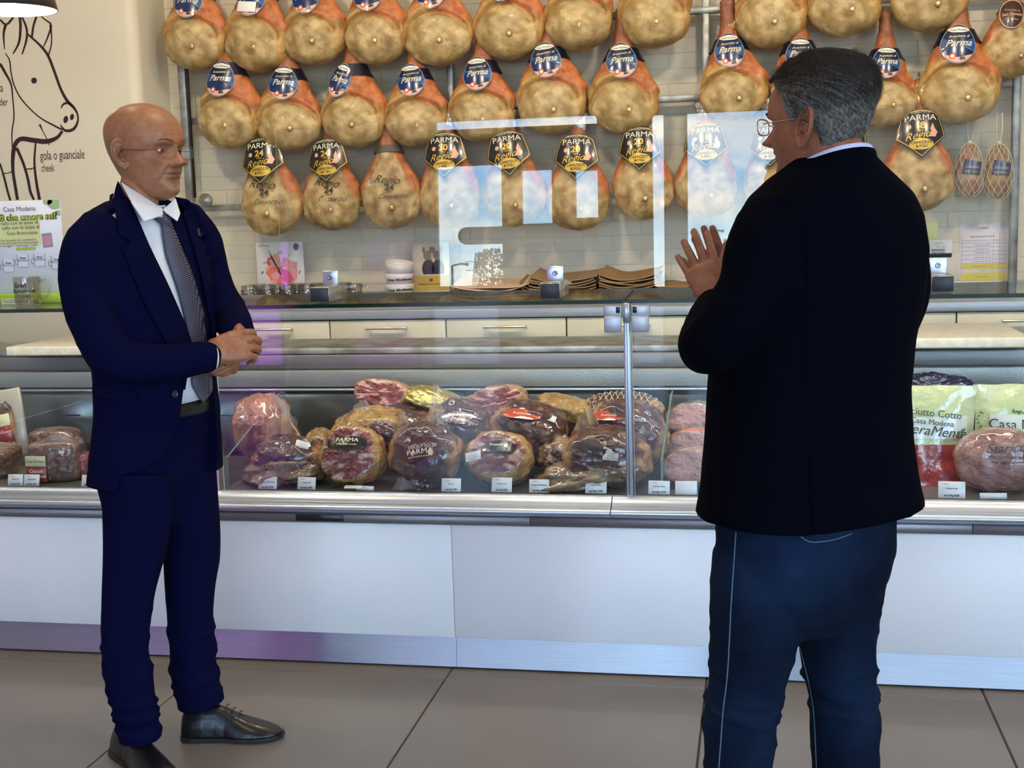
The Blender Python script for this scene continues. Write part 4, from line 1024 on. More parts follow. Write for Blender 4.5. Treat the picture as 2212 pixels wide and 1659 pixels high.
for sx, col_ in ((-0.012, 0), (0.034, 0)):
    def ell(cx, cz, rx, rz, k): fig.add([(cx+rx*math.cos(t), yz(cz)-0.0012-0.0001*k, cz+rz*math.sin(t)) for t in [2*PI*i/18 for i in range(18)]], [tuple(range(18))], 0 if k != 3 else 1, False)
    ell(sx, hh*0.52, 0.030, 0.042, 3); ell(sx+0.004, hh*0.60, 0.020, 0.034, 1); ell(sx-0.004, hh*0.76, 0.019, 0.022, 4)
    for e_ in (-1, 1): ell(sx-0.004+e_*0.017, hh*0.86, 0.007, 0.015, 5)
    ell(sx-0.006, hh*0.735, 0.008, 0.006, 6)
fig.build('figurine_print', [mat('grey_brown_print', '8a7468', rough=0.6), mat('dark_jacket_print', '332838', rough=0.6)], cal)
# paper bags: stacks of folded bags
M_kraft = mat('brown_kraft_paper', '96744a', rough=0.8, col2='866640', scale=7, bump=0.15, bscale=30)
M_pinkpap = mat('pale_pink_paper', 'd6b79a', rough=0.8, col2='caa98c', scale=6)
def bag_stack(px0, px1, py, hpx, Y, label, m, n, curl, seed):
    a, b = at(px0, py, Y), at(px1, py, Y); cx = (a.x+b.x)/2; w = b.x-a.x; h = abs(at(px0, py-hpx, Y).z-a.z)
    root = empty('paper_bag_stack', (cx, Y, WTZ)); tag(root, label, 'paper bags', 'piles of paper on the back worktop'); rnd = random.Random(seed)
    for k in range(n):
        z0 = h*(k+0.2)/n*0.72; dx, dr = rnd.uniform(-0.012, 0.012), rnd.uniform(-0.05, 0.05); ww = w*rnd.uniform(0.93, 1.0); dp = 0.26
        cu = curl*h*(0.35+0.65*k/n)*rnd.uniform(0.7, 1.1); ph = rnd.uniform(0, 6)
        def fn(u, v, sh=0.0):
            x = (u-0.5)*ww; y = (v-0.2)*dp
            return (x*math.cos(dr)-y*math.sin(dr)+dx, x*math.sin(dr)+y*math.cos(dr), z0+cu*abs(2*u-1)**2.5*0.5+cu*0.5*v+0.003*math.sin(7*u+ph)+sh+rnd.random()*0.0)
        mb = MB(); mb.grid(lambda u, v: fn(u, v, 0.004+0.002*math.sin(9*u+ph)), 18, 8); mb.grid(lambda u, v: fn(1-u, v, 0), 18, 8)
        mb.grid(lambda u, v: fn(u, 0, 0.005*v), 18, 2)
        mb.build('paper_bag', m, root)
bag_stack(985, 1150, 640, 42, 5.48, 'pile of pale pinkish paper sheets with curled ends, left of the brown bags', M_pinkpap, 5, 0.8, 1)
bag_stack(1145, 1290, 638, 58, 5.49, 'pile of brown paper bags behind the second screen clamp', M_kraft, 8, 0.45, 2)
bag_stack(1295, 1425, 636, 60, 5.50, 'pile of brown paper bags right of the screen edge, below the gap between screens', M_kraft, 8, 0.45, 3)
bag_stack(1420, 1500, 636, 34, 5.48, 'low pile of brown paper bags next to the raised hands', M_kraft, 6, 0.3, 4)
bag_stack(1128, 1180, 634, 40, 5.51, 'small stack of brown bags tucked behind the pink papers', M_kraft, 4, 0.6, 5)
# notices on the wall at the right
YW = Y_B-0.034
def sheet(name, label, cat, px0, py0, px1, py1, m, parent=None, Y=YW):
    a, b = at(px0, py0, Y), at(px1, py1, Y); r = empty(name, ((a.x+b.x)/2, Y, b.z)); tag(r, label, cat)
    MB().rbox(a.x-r.location.x, b.x-r.location.x, 0, 0.0012, 0, a.z-b.z, 0.0004, 1).build('paper', m, r); return r, b.x-a.x, a.z-b.z
r, w, h = sheet('price_list', 'white printed price list with two yellow bars, in a clear sleeve on the wall', 'notice', 2074, 484, 2181, 622, mat('lilac_white_paper', 'd5cdd0', rough=0.4))
mb = MB()
for z0, z1 in ((0.30, 0.38), (0.115, 0.245)): mb.add([(-w*0.47, -0.001, h*z0), (w*0.43, -0.001, h*z0), (w*0.43, -0.001, h*z1), (-w*0.47, -0.001, h*z1)], [(0, 1, 2, 3)], 0, False)
for i, f in enumerate(range(1)): pass
mb.build('yellow_bar', mat('highlighter_yellow', 'c9b92a', rough=0.5), r)
mb = MB()
for z, t_, s_ in ((0.93, 'LISTINO', 0.014), (0.80, 'SALUMI BANCO TAGLIO', 0.010), (0.67, 'Prosciutto crudo', 0.010), (0.61, 'Prosciutto cotto', 0.009), (0.55, 'Mortadella  18  22', 0.009), (0.48, 'Salame felino  16  20', 0.009), (0.42, 'Coppa stagionata 15', 0.009), (0.34, 'Pancetta arrotolata 12', 0.010), (0.275, 'Culatello', 0.009), (0.18, 'Ciccioli frolli', 0.011), (0.07, 'Grana padano 14', 0.010)):
    text_to(mb, t_, -0.01, h*z, s_*0.9, None, 0, 1, 0, None, 0.0016)
mb.build('lettering', mat('faded_print', '6f6468', rough=0.7), r)
mb = MB()
for z in (0.74, 0.70, 0.64, 0.58, 0.52, 0.45, 0.39): mb.box(-w*0.46, w*0.40, -0.0012, -0.0008, h*z-0.0006, h*z+0.0006)
for x in (-0.46, 0.16, 0.28, 0.40): mb.box(w*x-0.0005, w*x+0.0005, -0.0012, -0.0008, h*0.05, h*0.86)
tag(mb.build('ruling', mat('faded_rule', '9b9094', rough=0.7), r), kind='stuff')
r, w, h = sheet('sticky_note', 'pale yellow sticky note beside the blazer shoulder', 'note', 1987, 480, 2026, 515, mat('pale_yellow_note', 'd8d68e', rough=0.6))
r, w, h = sheet('barcode_label', 'white sticker with bars and small print under the sticky note', 'label', 2008, 519, 2056, 556, M_paper)
mb = MB(); rnd = random.Random(9)
for z in (0.18, 0.36):
    x = -w*0.42
    while x < w*0.2: ww_ = rnd.uniform(0.0006, 0.002); mb.box(x, x+ww_, -0.0008, -0.0002, h*z, h*(z+0.13)); x += ww_+rnd.uniform(0.0006, 0.0015)
text_to(mb, 'Lotto 211', -w*0.1, h*0.82, 0.009, None, 0, 1, 0, None, 0.0008); text_to(mb, 'Sped. 1 collo', 0, h*0.62, 0.007, None, 0, 1, 0, None, 0.0008)
tag(mb.build('print', M_tk, r), kind='stuff')
for px0, py0, px1, py1, l in ((1985, 548, 2072, 618, 'blank white sheet low on the wall right of the blazer'),):
    sheet('paper_sheet', l, 'paper', px0, py0, px1, py1, mat('warm_white_paper', 'cdc3b2', rough=0.6))

# ================================================================== goods in the case
DZ = 0.557
M_cutmeat = mat('cut_raw_ham', 'ffffff', rough=0.16, coat=1.0, col2='d8c0b8', scale=22, ramp=(0.45, 0.6), bump=1.0, bscale=48, bdist=0.022, attr='tone', detail=6)
M_plastic = mat('cloudy_wrap', 'd6cdc0', rough=0.16, coat=1.0, alpha=0.34, bump=1.0, bscale=38, bdist=0.02)
M_film_w = mat('wrinkled_film', 'ffffff', rough=0.10, coat=1.0, bump=1.0, bscale=30, bdist=0.03, attr='tone', col2='d8cfc4', scale=12, detail=6)
RED, DRED, PALE, YEL, CRUST, PINK = [tuple(lin(c)[:3]) for c in ('54201c', '240c0c', 'cdb296', 'b8924e', 'b98a58', 'b07e7c')]
def lump(root, nm, c, rx, ry, rz, seed, colf, m, rot=(0, 0, 0), pw=2.3, namp=0.10, nu=56, nv=40, flat=None, nf=2.2):
    """organic rounded piece; flat=(nx,ny,nz,d) cuts a flat face"""
    M = TR(*c) @ RZ(rot[2]) @ RX(rot[0]) @ RY(rot[1]); V = []; T = []
    for j in range(nv):
        t = PI*(j+0.5)/nv
        for i in range(nu):
            a = 2*PI*i/nu; d = Vector((math.sin(t)*math.cos(a), math.sin(t)*math.sin(a), -math.cos(t)))
            r = (abs(d.x)**pw+abs(d.y)**pw+abs(d.z)**pw)**(-1/pw)
            q = d*nf+Vector((seed*3.1, 0, 0)); r *= 1.04+1.3*namp*noise.noise(q)+namp*0.6*noise.noise(q*2.6)+namp*0.3*noise.noise(q*6)
            if flat:
                n = Vector(flat[:3]).normalized(); k = (d*r).dot(n)
                f_ = 0
                if k > flat[3]: r *= flat[3]/k; r += 0.012*noise.noise(q*4); f_ = 1
            else: f_ = 0
            V.append(Vector((d.x*r*rx, d.y*r*ry, d.z*r*rz))); T.append((d.copy(), f_))
    mb = MB(); mb.add([M @ v for v in V], [(j*nu+i, j*nu+(i+1) % nu, (j+1)*nu+(i+1) % nu, (j+1)*nu+i) for j in range(nv-1) for i in range(nu)]+[tuple(reversed(range(nu))), tuple((nv-1)*nu+i for i in range(nu))])
    me = mb.to_mesh(nm); at_ = me.color_attributes.new('tone', 'FLOAT_COLOR', 'POINT'); buf = []
    for d, f_ in T: c_ = colf(d, f_, seed); buf += [c_[0], c_[1], c_[2], 1.0]
    at_.data.foreach_set('color', buf); return link(nm, me, m, root)
def c_dark(d, f, s):
    n = noise.noise(d*3+Vector((s, 0, 0))); n2 = noise.noise(Vector((d.x*3.5+s, d.y*4, d.z*7)))
    c = mixc(RED, DRED, 0.45+0.8*n); c = mixc(c, PALE, 0.28*smooth(0.22, 0.42, n2)); return mixc(c, CRUST, smooth(0.62, 0.85, abs(d.x)+0.25*n))
def c_cut(d, f, s):
    if not f: return mixc(YEL, CRUST, 0.5+noise.noise(d*4)*0.8)
    n = noise.noise(Vector((d.x*2.2, d.z*6.5, s))); n2 = noise.noise(d*7+Vector((s, 0, 0)))
    c = mixc((0.27, 0.05, 0.045), (0.14, 0.025, 0.025), 0.5+n2); c = mixc(c, (0.66, 0.45, 0.42), smooth(0.20, 0.30, abs(n))*0.9*(n > 0)); return c
def c_yel(d, f, s): return mixc(YEL, (0.26, 0.15, 0.04), 0.4+0.8*noise.noise(d*4+Vector((s, 0, 0))))
def c_pink(d, f, s):
    n = noise.noise(d*2.5+Vector((s, 0, 0))); return mixc((0.42, 0.22, 0.20), (0.30, 0.13, 0.12), 0.5+n)
def c_paper(d, f, s): return mixc((0.36, 0.23, 0.12), (0.27, 0.16, 0.08), 0.5+0.7*noise.noise(d*3+Vector((s, 0, 0))))
def c_choc(d, f, s): return mixc((0.10, 0.045, 0.03), (0.2, 0.10, 0.06), 0.5+noise.noise(d*8+Vector((s, 0, 0))))
def goods(px, py, Y, name='wrapped_ham', label='', cat='ham', group=None, z=None):
    p = at(px, py, Y); r = empty(name, (p.x, Y, DZ if z is None else z)); tag(r, label, cat, group); return r, p
def px2m(n, Y): return n*Y/2750*0.985
def sticker(root, x, y, z, w, h, rot=(0, 0, 0), lines=4, seed=1, m=None):
    c = MB().rbox(-w/2, w/2, -0.0008, 0, -h/2, h/2, 0.0003, 1).build('sticker', m or M_paper, root); c.location = (x, y, z); c.rotation_euler = rot
    mb = MB(); rnd = random.Random(seed); words = ['Prosciutto', 'crudo', 'Lotto 4127', 'kg 3,250', 'da consumarsi', 'euro 18,90']
    for i in range(lines): text_to(mb, words[(i+seed) % 6], 0, h*(0.36-0.72*i/max(1, lines-1)), h*0.19, None, 0, 1, 0, None, 0.0013)
    mb.build('print', M_tk, c); return c
def label_on(root, x, y, z, w, h, m, texts, rot=(0, 0, 0), bend=2.0, tm=None):
    f = lambda a, b: bend*a*a+bend*0.6*b*b
    mb = MB(); curved_disc([(w/2*math.copysign(abs(math.cos(t))**0.7, math.cos(t)), h/2*math.copysign(abs(math.sin(t))**0.7, math.sin(t))) for t in [2*PI*i/32 for i in range(32)]], 0, mb, 0, f)
    l = mb.build('label', m, root); l.location = (x, y, z); l.rotation_euler = rot
    mb = MB()
    for t_, zz, s_, sx_ in texts: text_to(mb, t_, 0, zz*h, s_, None, 0, sx_, 0, f, 0.0012)
    mb.build('lettering', tm or M_cream, l); return l
def bag_peak(root, x, y, z, w, h, seed, m=None, lean=0.0):
    """gathered top of a clear bag: crumpled fan"""
    def fn(u, v):
        a = (u-0.5)*2; k = v
        q = Vector((u*5+seed, v*3, 0)); return (x+lean*v+a*w*(0.35+0.65*k) if False else x+lean*v+a*w*(1-0.55*k)*(1+0.25*noise.noise(q)), y+0.012*noise.noise(q*2)+0.010*math.sin(u*16+seed)*(1-0.3*v), z+h*v*(1-0.25*a*a+0.2*noise.noise(q*1.5)))
    MB().grid(fn, 30, 10).build('bag_top', m or M_plastic, root)
M_pkg = mat('black_print_label', '1a1513', rough=0.15, coat=1.0, bump=0.7, bscale=20, bdist=0.01)
M_redl = mat('wine_red_label', '4a1420', rough=0.15, coat=1.0, bump=0.7, bscale=20, bdist=0.01)
M_orl = mat('orange_red_label', 'b3401f', rough=0.15, coat=1.0, bump=0.7, bscale=20, bdist=0.01)
M_foil2 = mat('gold_foil_wrap', 'cfc07a', rough=0.22, metal=0.8, bump=1.0, bscale=45, bdist=0.012)
GH = 'hams lying in the glass case'
# front row
r, p = goods(622, 990, 4.00, label='dark wrapped meat in a brown paper bag, leftmost in the case front row', group=GH)
lump(r, 'meat', (0.01, 0, 0.075), px2m(85, 4.0), 0.10, 0.072, 1, c_dark, M_cutmeat, (0.1, 0.1, 0), namp=0.14)
lump(r, 'paper', (0.0, -0.005, 0.043), px2m(94, 4.0), 0.112, 0.052, 2, c_paper, M_film_w, (0, -0.12, 0), namp=0.2)
bag_peak(r, -0.02, 0.02, 0.10, 0.085, 0.125, 3, mat('translucent_paper_wrap', 'b8966a', rough=0.3, alpha=0.75, coat=0.6)); sticker(r, 0.075, -0.055, 0.135, 0.045, 0.026, (-0.6, 0.25, 0.2), 3, 2)
r, p = goods(765, 1008, 3.97, label='cut raw ham with black printed label, second in the front row', group=GH)
lump(r, 'meat', (0, 0, 0.092), px2m(73, 3.97), 0.10, 0.096, 4, c_cut, M_cutmeat, (-0.25, 0, 0), 2.4, 0.07, flat=(0, -1, 0.12, 0.62))
label_on(r, 0.0, -0.066, 0.150, 0.135, 0.05, M_pkg, (('PARMA', 0.22, 0.02, 1.2), ('Prosciutto crudo', -0.1, 0.010, 1)), (-0.7, 0, 0)); sticker(r, 0.03, -0.108, 0.012, 0.06, 0.018, (-1.2, 0, 0), 2, 1)
r, p = goods(922, 1005, 3.97, label='ham under a wine red label in clear bag, third in the front row', group=GH)
lump(r, 'meat', (0, 0, 0.100), px2m(80, 3.97), 0.105, 0.104, 6, c_dark, M_cutmeat, (0, 0.2, 0), 2.4, 0.09)
label_on(r, 0.008, -0.112, 0.140, 0.140, 0.082, M_redl, (('PROSCIUTTO DI', 0.10, 0.015, 1.0), ('PARMA', -0.10, 0.024, 1.15), ('denominazione protetta', -0.30, 0.008, 1.0)), (-0.55, -0.15, 0), 2.6)
bag_peak(r, 0.03, 0.03, 0.18, 0.045, 0.10, 8); bag_peak(r, -0.04, -0.09, 0.0, 0.06, 0.06, 12); bag_peak(r, -0.09, 0.04, 0.17, 0.03, 0.075, 5)
r, p = goods(1080, 1015, 3.97, label='round ham with white sticker and dark label, middle of the front row', group=GH)
lump(r, 'meat', (0, 0, 0.088), px2m(76, 3.97), 0.10, 0.086, 9, c_cut, M_cutmeat, (-0.35, 0.1, 0), 2.2, 0.06, flat=(0, -1, 0.1, 0.7))
label_on(r, 0.01, -0.06, 0.142, 0.115, 0.045, M_pkg, (('Prosciutto', 0.1, 0.014, 1),), (-0.8, 0, 0)); sticker(r, -0.065, -0.098, 0.115, 0.055, 0.030, (-0.5, -0.25, -0.2), 4, 3)
r, p = goods(1298, 1005, 4.00, label='big dark ham with an upright white sticker beside the door post', group=GH)
lump(r, 'meat', (0.02, 0, 0.092), px2m(95, 4.0), 0.11, 0.092, 12, c_dark, M_cutmeat, (0, 0.12, 0), 2.3, 0.12); lump(r, 'paper', (-0.035, -0.01, 0.042), px2m(118, 4.0), 0.118, 0.048, 13, c_paper, M_film_w, (0, -0.15, 0), namp=0.22)
sticker(r, 0.045, -0.103, 0.122, 0.048, 0.044, (-0.35, 0.1, 0.1), 5, 4); bag_peak(r, -0.03, 0.05, 0.12, 0.07, 0.12, 9, mat('translucent_paper_wrap', 'b8966a'), -0.02)
r, p = goods(1220, 985, 4.07, name='wrapped_meat', label='small meat piece in tan paper between two front hams', cat='meat')
lump(r, 'meat', (0, 0, 0.07), px2m(52, 4.07), 0.07, 0.068, 15, c_paper, M_film_w, (0, 0.3, 0), namp=0.22); lump(r, 'filling', (-0.02, -0.02, 0.072), px2m(40, 4.07), 0.055, 0.05, 16, c_dark, M_cutmeat, (0, 0.3, 0), namp=0.2)
# middle row
r, p = goods(1145, 945, 4.14, label='ham with orange-red label and white sticker, centre of the middle row', group=GH, z=DZ+0.03)
lump(r, 'meat', (0, 0, 0.115), px2m(84, 4.14), 0.10, 0.100, 17, c_dark, M_cutmeat, (0, 0.25, 0), 2.3, 0.09); label_on(r, -0.01, -0.082, 0.192, 0.125, 0.042, M_orl, (('Prosciutto', 0.0, 0.014, 1),), (-0.9, 0.1, 0)); sticker(r, 0.075, -0.06, 0.175, 0.05, 0.024, (-0.8, 0.35, 0), 2, 5)
r, p = goods(990, 950, 4.14, label='wrapped ham with red printed label and twisted bag, middle row', group=GH, z=DZ+0.03)
lump(r, 'meat', (0.01, 0, 0.115), px2m(78, 4.14), 0.10, 0.105, 19, c_dark, M_cutmeat, (0, 0.3, 0), 2.3, 0.1); label_on(r, 0.03, -0.094, 0.180, 0.12, 0.05, M_redl, (('PROSCIUTTO', 0.15, 0.014, 1), ('PARMA', -0.15, 0.016, 1)), (-0.8, 0.15, 0)); bag_peak(r, -0.06, -0.03, 0.17, 0.035, 0.12, 14)
r, p = goods(800, 938, 4.16, label='ham on the bone with orange shank, middle row left', group=GH, z=DZ+0.03)
lump(r, 'meat', (0, 0, 0.115), px2m(88, 4.16), 0.10, 0.075, 21, c_yel, M_cutmeat, (0, -0.18, 0), 2.2, 0.12); lump(r, 'cut_face', (0.055, -0.05, 0.125), 0.075, 0.05, 0.045, 22, c_dark, M_cutmeat, (0, 0.35, 0), 2.2, 0.1); bag_peak(r, -0.02, -0.02, 0.155, 0.05, 0.07, 17)
r, p = goods(870, 925, 4.26, label='flat wrapped ham with black printed label under the gold-wrapped one', group=GH, z=DZ+0.05)
lump(r, 'meat', (0, 0, 0.11), px2m(80, 4.26), 0.10, 0.060, 23, c_dark, M_cutmeat, (0, 0.1, 0), 2.4, 0.08); label_on(r, 0.01, -0.100, 0.132, 0.12, 0.04, M_pkg, (('PARMA', 0.1, 0.018, 1.2), ('Prosciutto crudo', -0.25, 0.009, 1)), (-0.7, 0.1, 0))
r, p = goods(1355, 950, 4.14, label='ham with red label and netting behind the door post', group=GH, z=DZ+0.03)
lump(r, 'meat', (0, 0, 0.11), px2m(92, 4.14), 0.10, 0.105, 25, c_dark, M_cutmeat, (0, 0.25, 0), 2.3, 0.1); label_on(r, -0.05, -0.084, 0.187, 0.105, 0.042, M_orl, (('Prosciutto', 0, 0.012, 1),), (-0.9, 0, 0))
# back row
r, p = goods(830, 858, 4.30, label='half ham showing its cut face, topmost of the pile', group=GH, z=DZ+0.17)
lump(r, 'meat', (0, 0, 0.085), px2m(66, 4.3), 0.085, px2m(31, 4.3), 27, c_cut, M_cutmeat, (-0.15, 0.12, 0), 2.5, 0.05, flat=(0, -1, 0.1, 0.6))
r, p = goods(938, 872, 4.30, name='foil_wrapped_ham', label='ham shank wrapped in crumpled gold foil, topmost of the pile', group=GH, z=DZ+0.15)
lump(r, 'foil', (0, 0, 0.08), px2m(70, 4.3), 0.075, px2m(27, 4.3), 29, c_yel, M_foil2, (0, 0.28, 0), 2.1, 0.12)
r, p = goods(1080, 888, 4.30, label='half ham with dark red cut face and pale rind at its right', group=GH, z=DZ+0.12)
lump(r, 'meat', (0, 0, 0.10), px2m(66, 4.3), 0.085, px2m(38, 4.3), 31, c_cut, M_cutmeat, (-0.15, -0.15, 0), 2.5, 0.06, flat=(-0.15, -1, 0.1, 0.58))
r, p = goods(1225, 905, 4.32, label='long yellowish wrapped ham lying at the back', group=GH, z=DZ+0.09)
lump(r, 'meat', (0, 0, 0.105), px2m(72, 4.3), 0.07, 0.045, 33, c_yel, M_film_w, (0, 0.22, 0), 2.3, 0.1)
r, p = goods(1030, 905, 4.34, label='tan wrapped piece between the foil shank and the half ham', group=GH, z=DZ+0.08)
lump(r, 'meat', (0, 0, 0.105), 0.075, 0.06, 0.055, 34, c_yel, M_film_w, (0, 0, 0), 2.3, 0.1)
r, p = goods(1345, 912, 4.32, name='netted_meat', label='dark meat roll tied in white netting behind the door post', cat='meat', z=DZ+0.09)
lump(r, 'meat', (0, 0, 0.10), px2m(88, 4.3), 0.075, 0.060, 35, c_dark, M_cutmeat, (0, 0.0, 0), 2.2, 0.07)
nb = MB()
for k in range(14):
    x = -0.13+0.02*k
    for sg in (-1, 1):
        pts = []
        for t in [-0.4+PI*i/14 for i in range(15)]:
            X = x+sg*0.05*math.sin(t); kk = 1-(abs(X)/0.142)**2.2
            if kk > 0.04: pts.append((X, -0.082*math.cos(t)*kk**0.45, 0.10+0.067*math.sin(t)*kk**0.45))
        if len(pts) > 3: nb.tube(pts, 0.0012, 4)
nb.build('netting', M_twine, r)
r, p = goods(575, 905, 4.22, name='bagged_ham', label='netted orange ham in a clear bag, far left of the case behind the glass divider', group=GH, z=DZ+0.01)
lump(r, 'meat', (-0.01, 0, 0.13), px2m(66, 4.2), 0.10, 0.12, 37, lambda d, f, s: mixc((0.60, 0.22, 0.12), (0.42, 0.26, 0.14), 0.5+noise.noise(d*4)), M_film_w, (0, -0.2, 0), 2.3, 0.1)
bag_peak(r, 0.05, -0.04, 0.12, 0.10, 0.13, 19)
r, p = goods(690, 945, 4.10, name='ham_shank', label='orange ham shank end poking out beside a white sticker', group=GH, z=DZ+0.01)
lump(r, 'meat', (0, 0, 0.10), 0.05, 0.07, 0.05, 39, c_yel, M_cutmeat, (0, -0.3, 0), 2.2, 0.12)
# right of the post: cooked ham rolls
for k, (px, py, Y, w_, h_, zz, l) in enumerate(((1500, 905, 4.34, 62, 36, 0.10, 'cooked ham with green-tinged rind at the back, beside the blazer'), (1500, 965, 4.16, 62, 40, 0.03, 'cooked ham with bright orange rind in the middle, beside the blazer'), (1500, 1020, 3.99, 64, 42, 0.0, 'pink cooked ham cut face lowest, beside the blazer'))):
    r, p = goods(px, py, Y, name='cooked_ham', label=l, group='cooked hams beside the blazer', z=DZ+zz)
    top_ = ((0.10, 0.14, 0.08), (0.62, 0.17, 0.06), (0.40, 0.26, 0.22))[k]
    lump(r, 'meat', (0, 0, px2m(h_, Y)+0.005), px2m(w_, Y), 0.09, px2m(h_, Y), 41+k, lambda d, f, s, tp=top_: mixc((0.45, 0.26, 0.24) if f else (0.48, 0.32, 0.20), tp, smooth(0.3, 0.75, d.z) if not f else 0), M_film_w, (-0.15, -0.1, 0), 2.3, 0.05, flat=(-0.3, -1, 0.1, 0.62))
# glass dividers standing in the case
for x, l in ((at(560, 1000, 4.1).x-0.02, 'slanted glass divider at the left of the ham section'), (at(1440, 950, 4.1).x, 'glass divider between the hams and the cooked hams')):
    mb = MB(); pts = [(3.88, DZ), (4.42, DZ), (4.42, 0.80), (4.36, 0.80), (3.88, 0.66)]; n = 5
    V = [(x-0.003, y, z) for y, z in pts]+[(x+0.003, y, z) for y, z in pts]
    mb.add(V, [tuple(range(n)), tuple(reversed(range(n, 2*n)))], 0, False); mb.add(V, [(i, n+i, n+(i+1) % n, (i+1) % n) for i in range(n)], 1, False)
    o = mb.build('glass_divider', [M_glass, mat('green_divider_edge', '5f7f76', rough=0.2)]); tag(o, l, 'divider', 'glass dividers in the case')
# price tags
M_tag = mat('tag_plastic', 'e4e2dc', rough=0.35, coat=0.3); M_tkk = mat('tag_print', '2c2c2e', rough=0.6)
TAGW = 0.060
tagtxt = [('Prosciutto crudo stagionato', 'euro/kg 15,90'), ('Prosciutto crudo', 'euro/kg 19,80'), ('Prosciutto di Parma', 'euro/kg 16,70'), ('Gran crudo', 'euro/kg 9,90'), ('Prosciutto cotto', 'euro/kg 8,05')]
def price_tag(px, py, w_, h_, label, ti=0, blank=False, lean=0.0, Y=3.865, tint=None):
    p = at(px, py, Y); s = px2m(w_, Y)*1.1; hh_ = px2m(h_, Y)*1.12
    r = empty('price_tag', (p.x, Y, DZ)); tag(r, label, 'price tag', 'price tags along the front of the case')
    MB().rbox(-s/2, s/2, 0, 0.0015, 0.001, hh_+0.001, 0.0005, 1).build('card', tint or M_tag, r); MB().rbox(-s*0.4, s*0.4, 0.0015, 0.022, 0, 0.003, 0.0005, 1).build('stand', M_acryl, r)
    r.rotation_euler = (-0.25, 0, lean)
    if not blank:
        a, b = tagtxt[ti % 5]; mb = MB(); z = hh_
        text_to(mb, 'offerta', -s*0.2, z*0.86, 0.0055, None, 0, 1, 0, None, 0.0008); text_to(mb, a, 0, z*0.60, 0.0065, None, 0, s/0.095, 0, None, 0.0008, bold=0.02); text_to(mb, b, 0, z*0.18, 0.0085, None, 0, s/0.075, 0, None, 0.0008, bold=0.03)
        mb.build('lettering', M_tkk, r)
for k, (px, py, w_, h_, l, b) in enumerate(((577, 1048, 42, 26, 'white price tag farthest left under the paper-wrapped meat', 0), (661, 1051, 42, 26, 'white price tag between the leftmost two hams', 0), (788, 1062, 40, 9, 'low white card lying below the ham with the black label', 1), (974, 1053, 42, 27, 'white price tag right of the red-labelled ham', 0),
        (1083, 1056, 44, 30, 'white price tag in front of the round ham', 0), (1164, 1057, 42, 27, 'white price tag left of the paper bag corner', 0), (1287, 1060, 44, 29, 'white price tag in front of the big dark ham', 0), (1423, 1060, 44, 27, 'white price tag just right of the door post', 0), (1482, 1060, 44, 27, 'blank white price tag next to the blazer hem', 1),
        (2056, 1068, 50, 32, 'white price tag right of the blazer under the red ham bag', 0), (2146, 1080, 50, 11, 'low white card under the pink cooked ham', 1), (32, 1042, 36, 25, 'left one of two touching price tags at the left edge', 0), (67, 1043, 38, 25, 'right one of two touching price tags at the left edge', 0), (190, 1045, 36, 25, 'white price tag beside the suited man\'s jacket hem', 0))):
    price_tag(px, py, w_, h_, l, k, blank=bool(b), lean=random.uniform(-0.1, 0.1))
price_tag(911, 1054, 44, 26, 'empty clear tag holder before the red-labelled ham', 0, blank=True, tint=M_acryl)
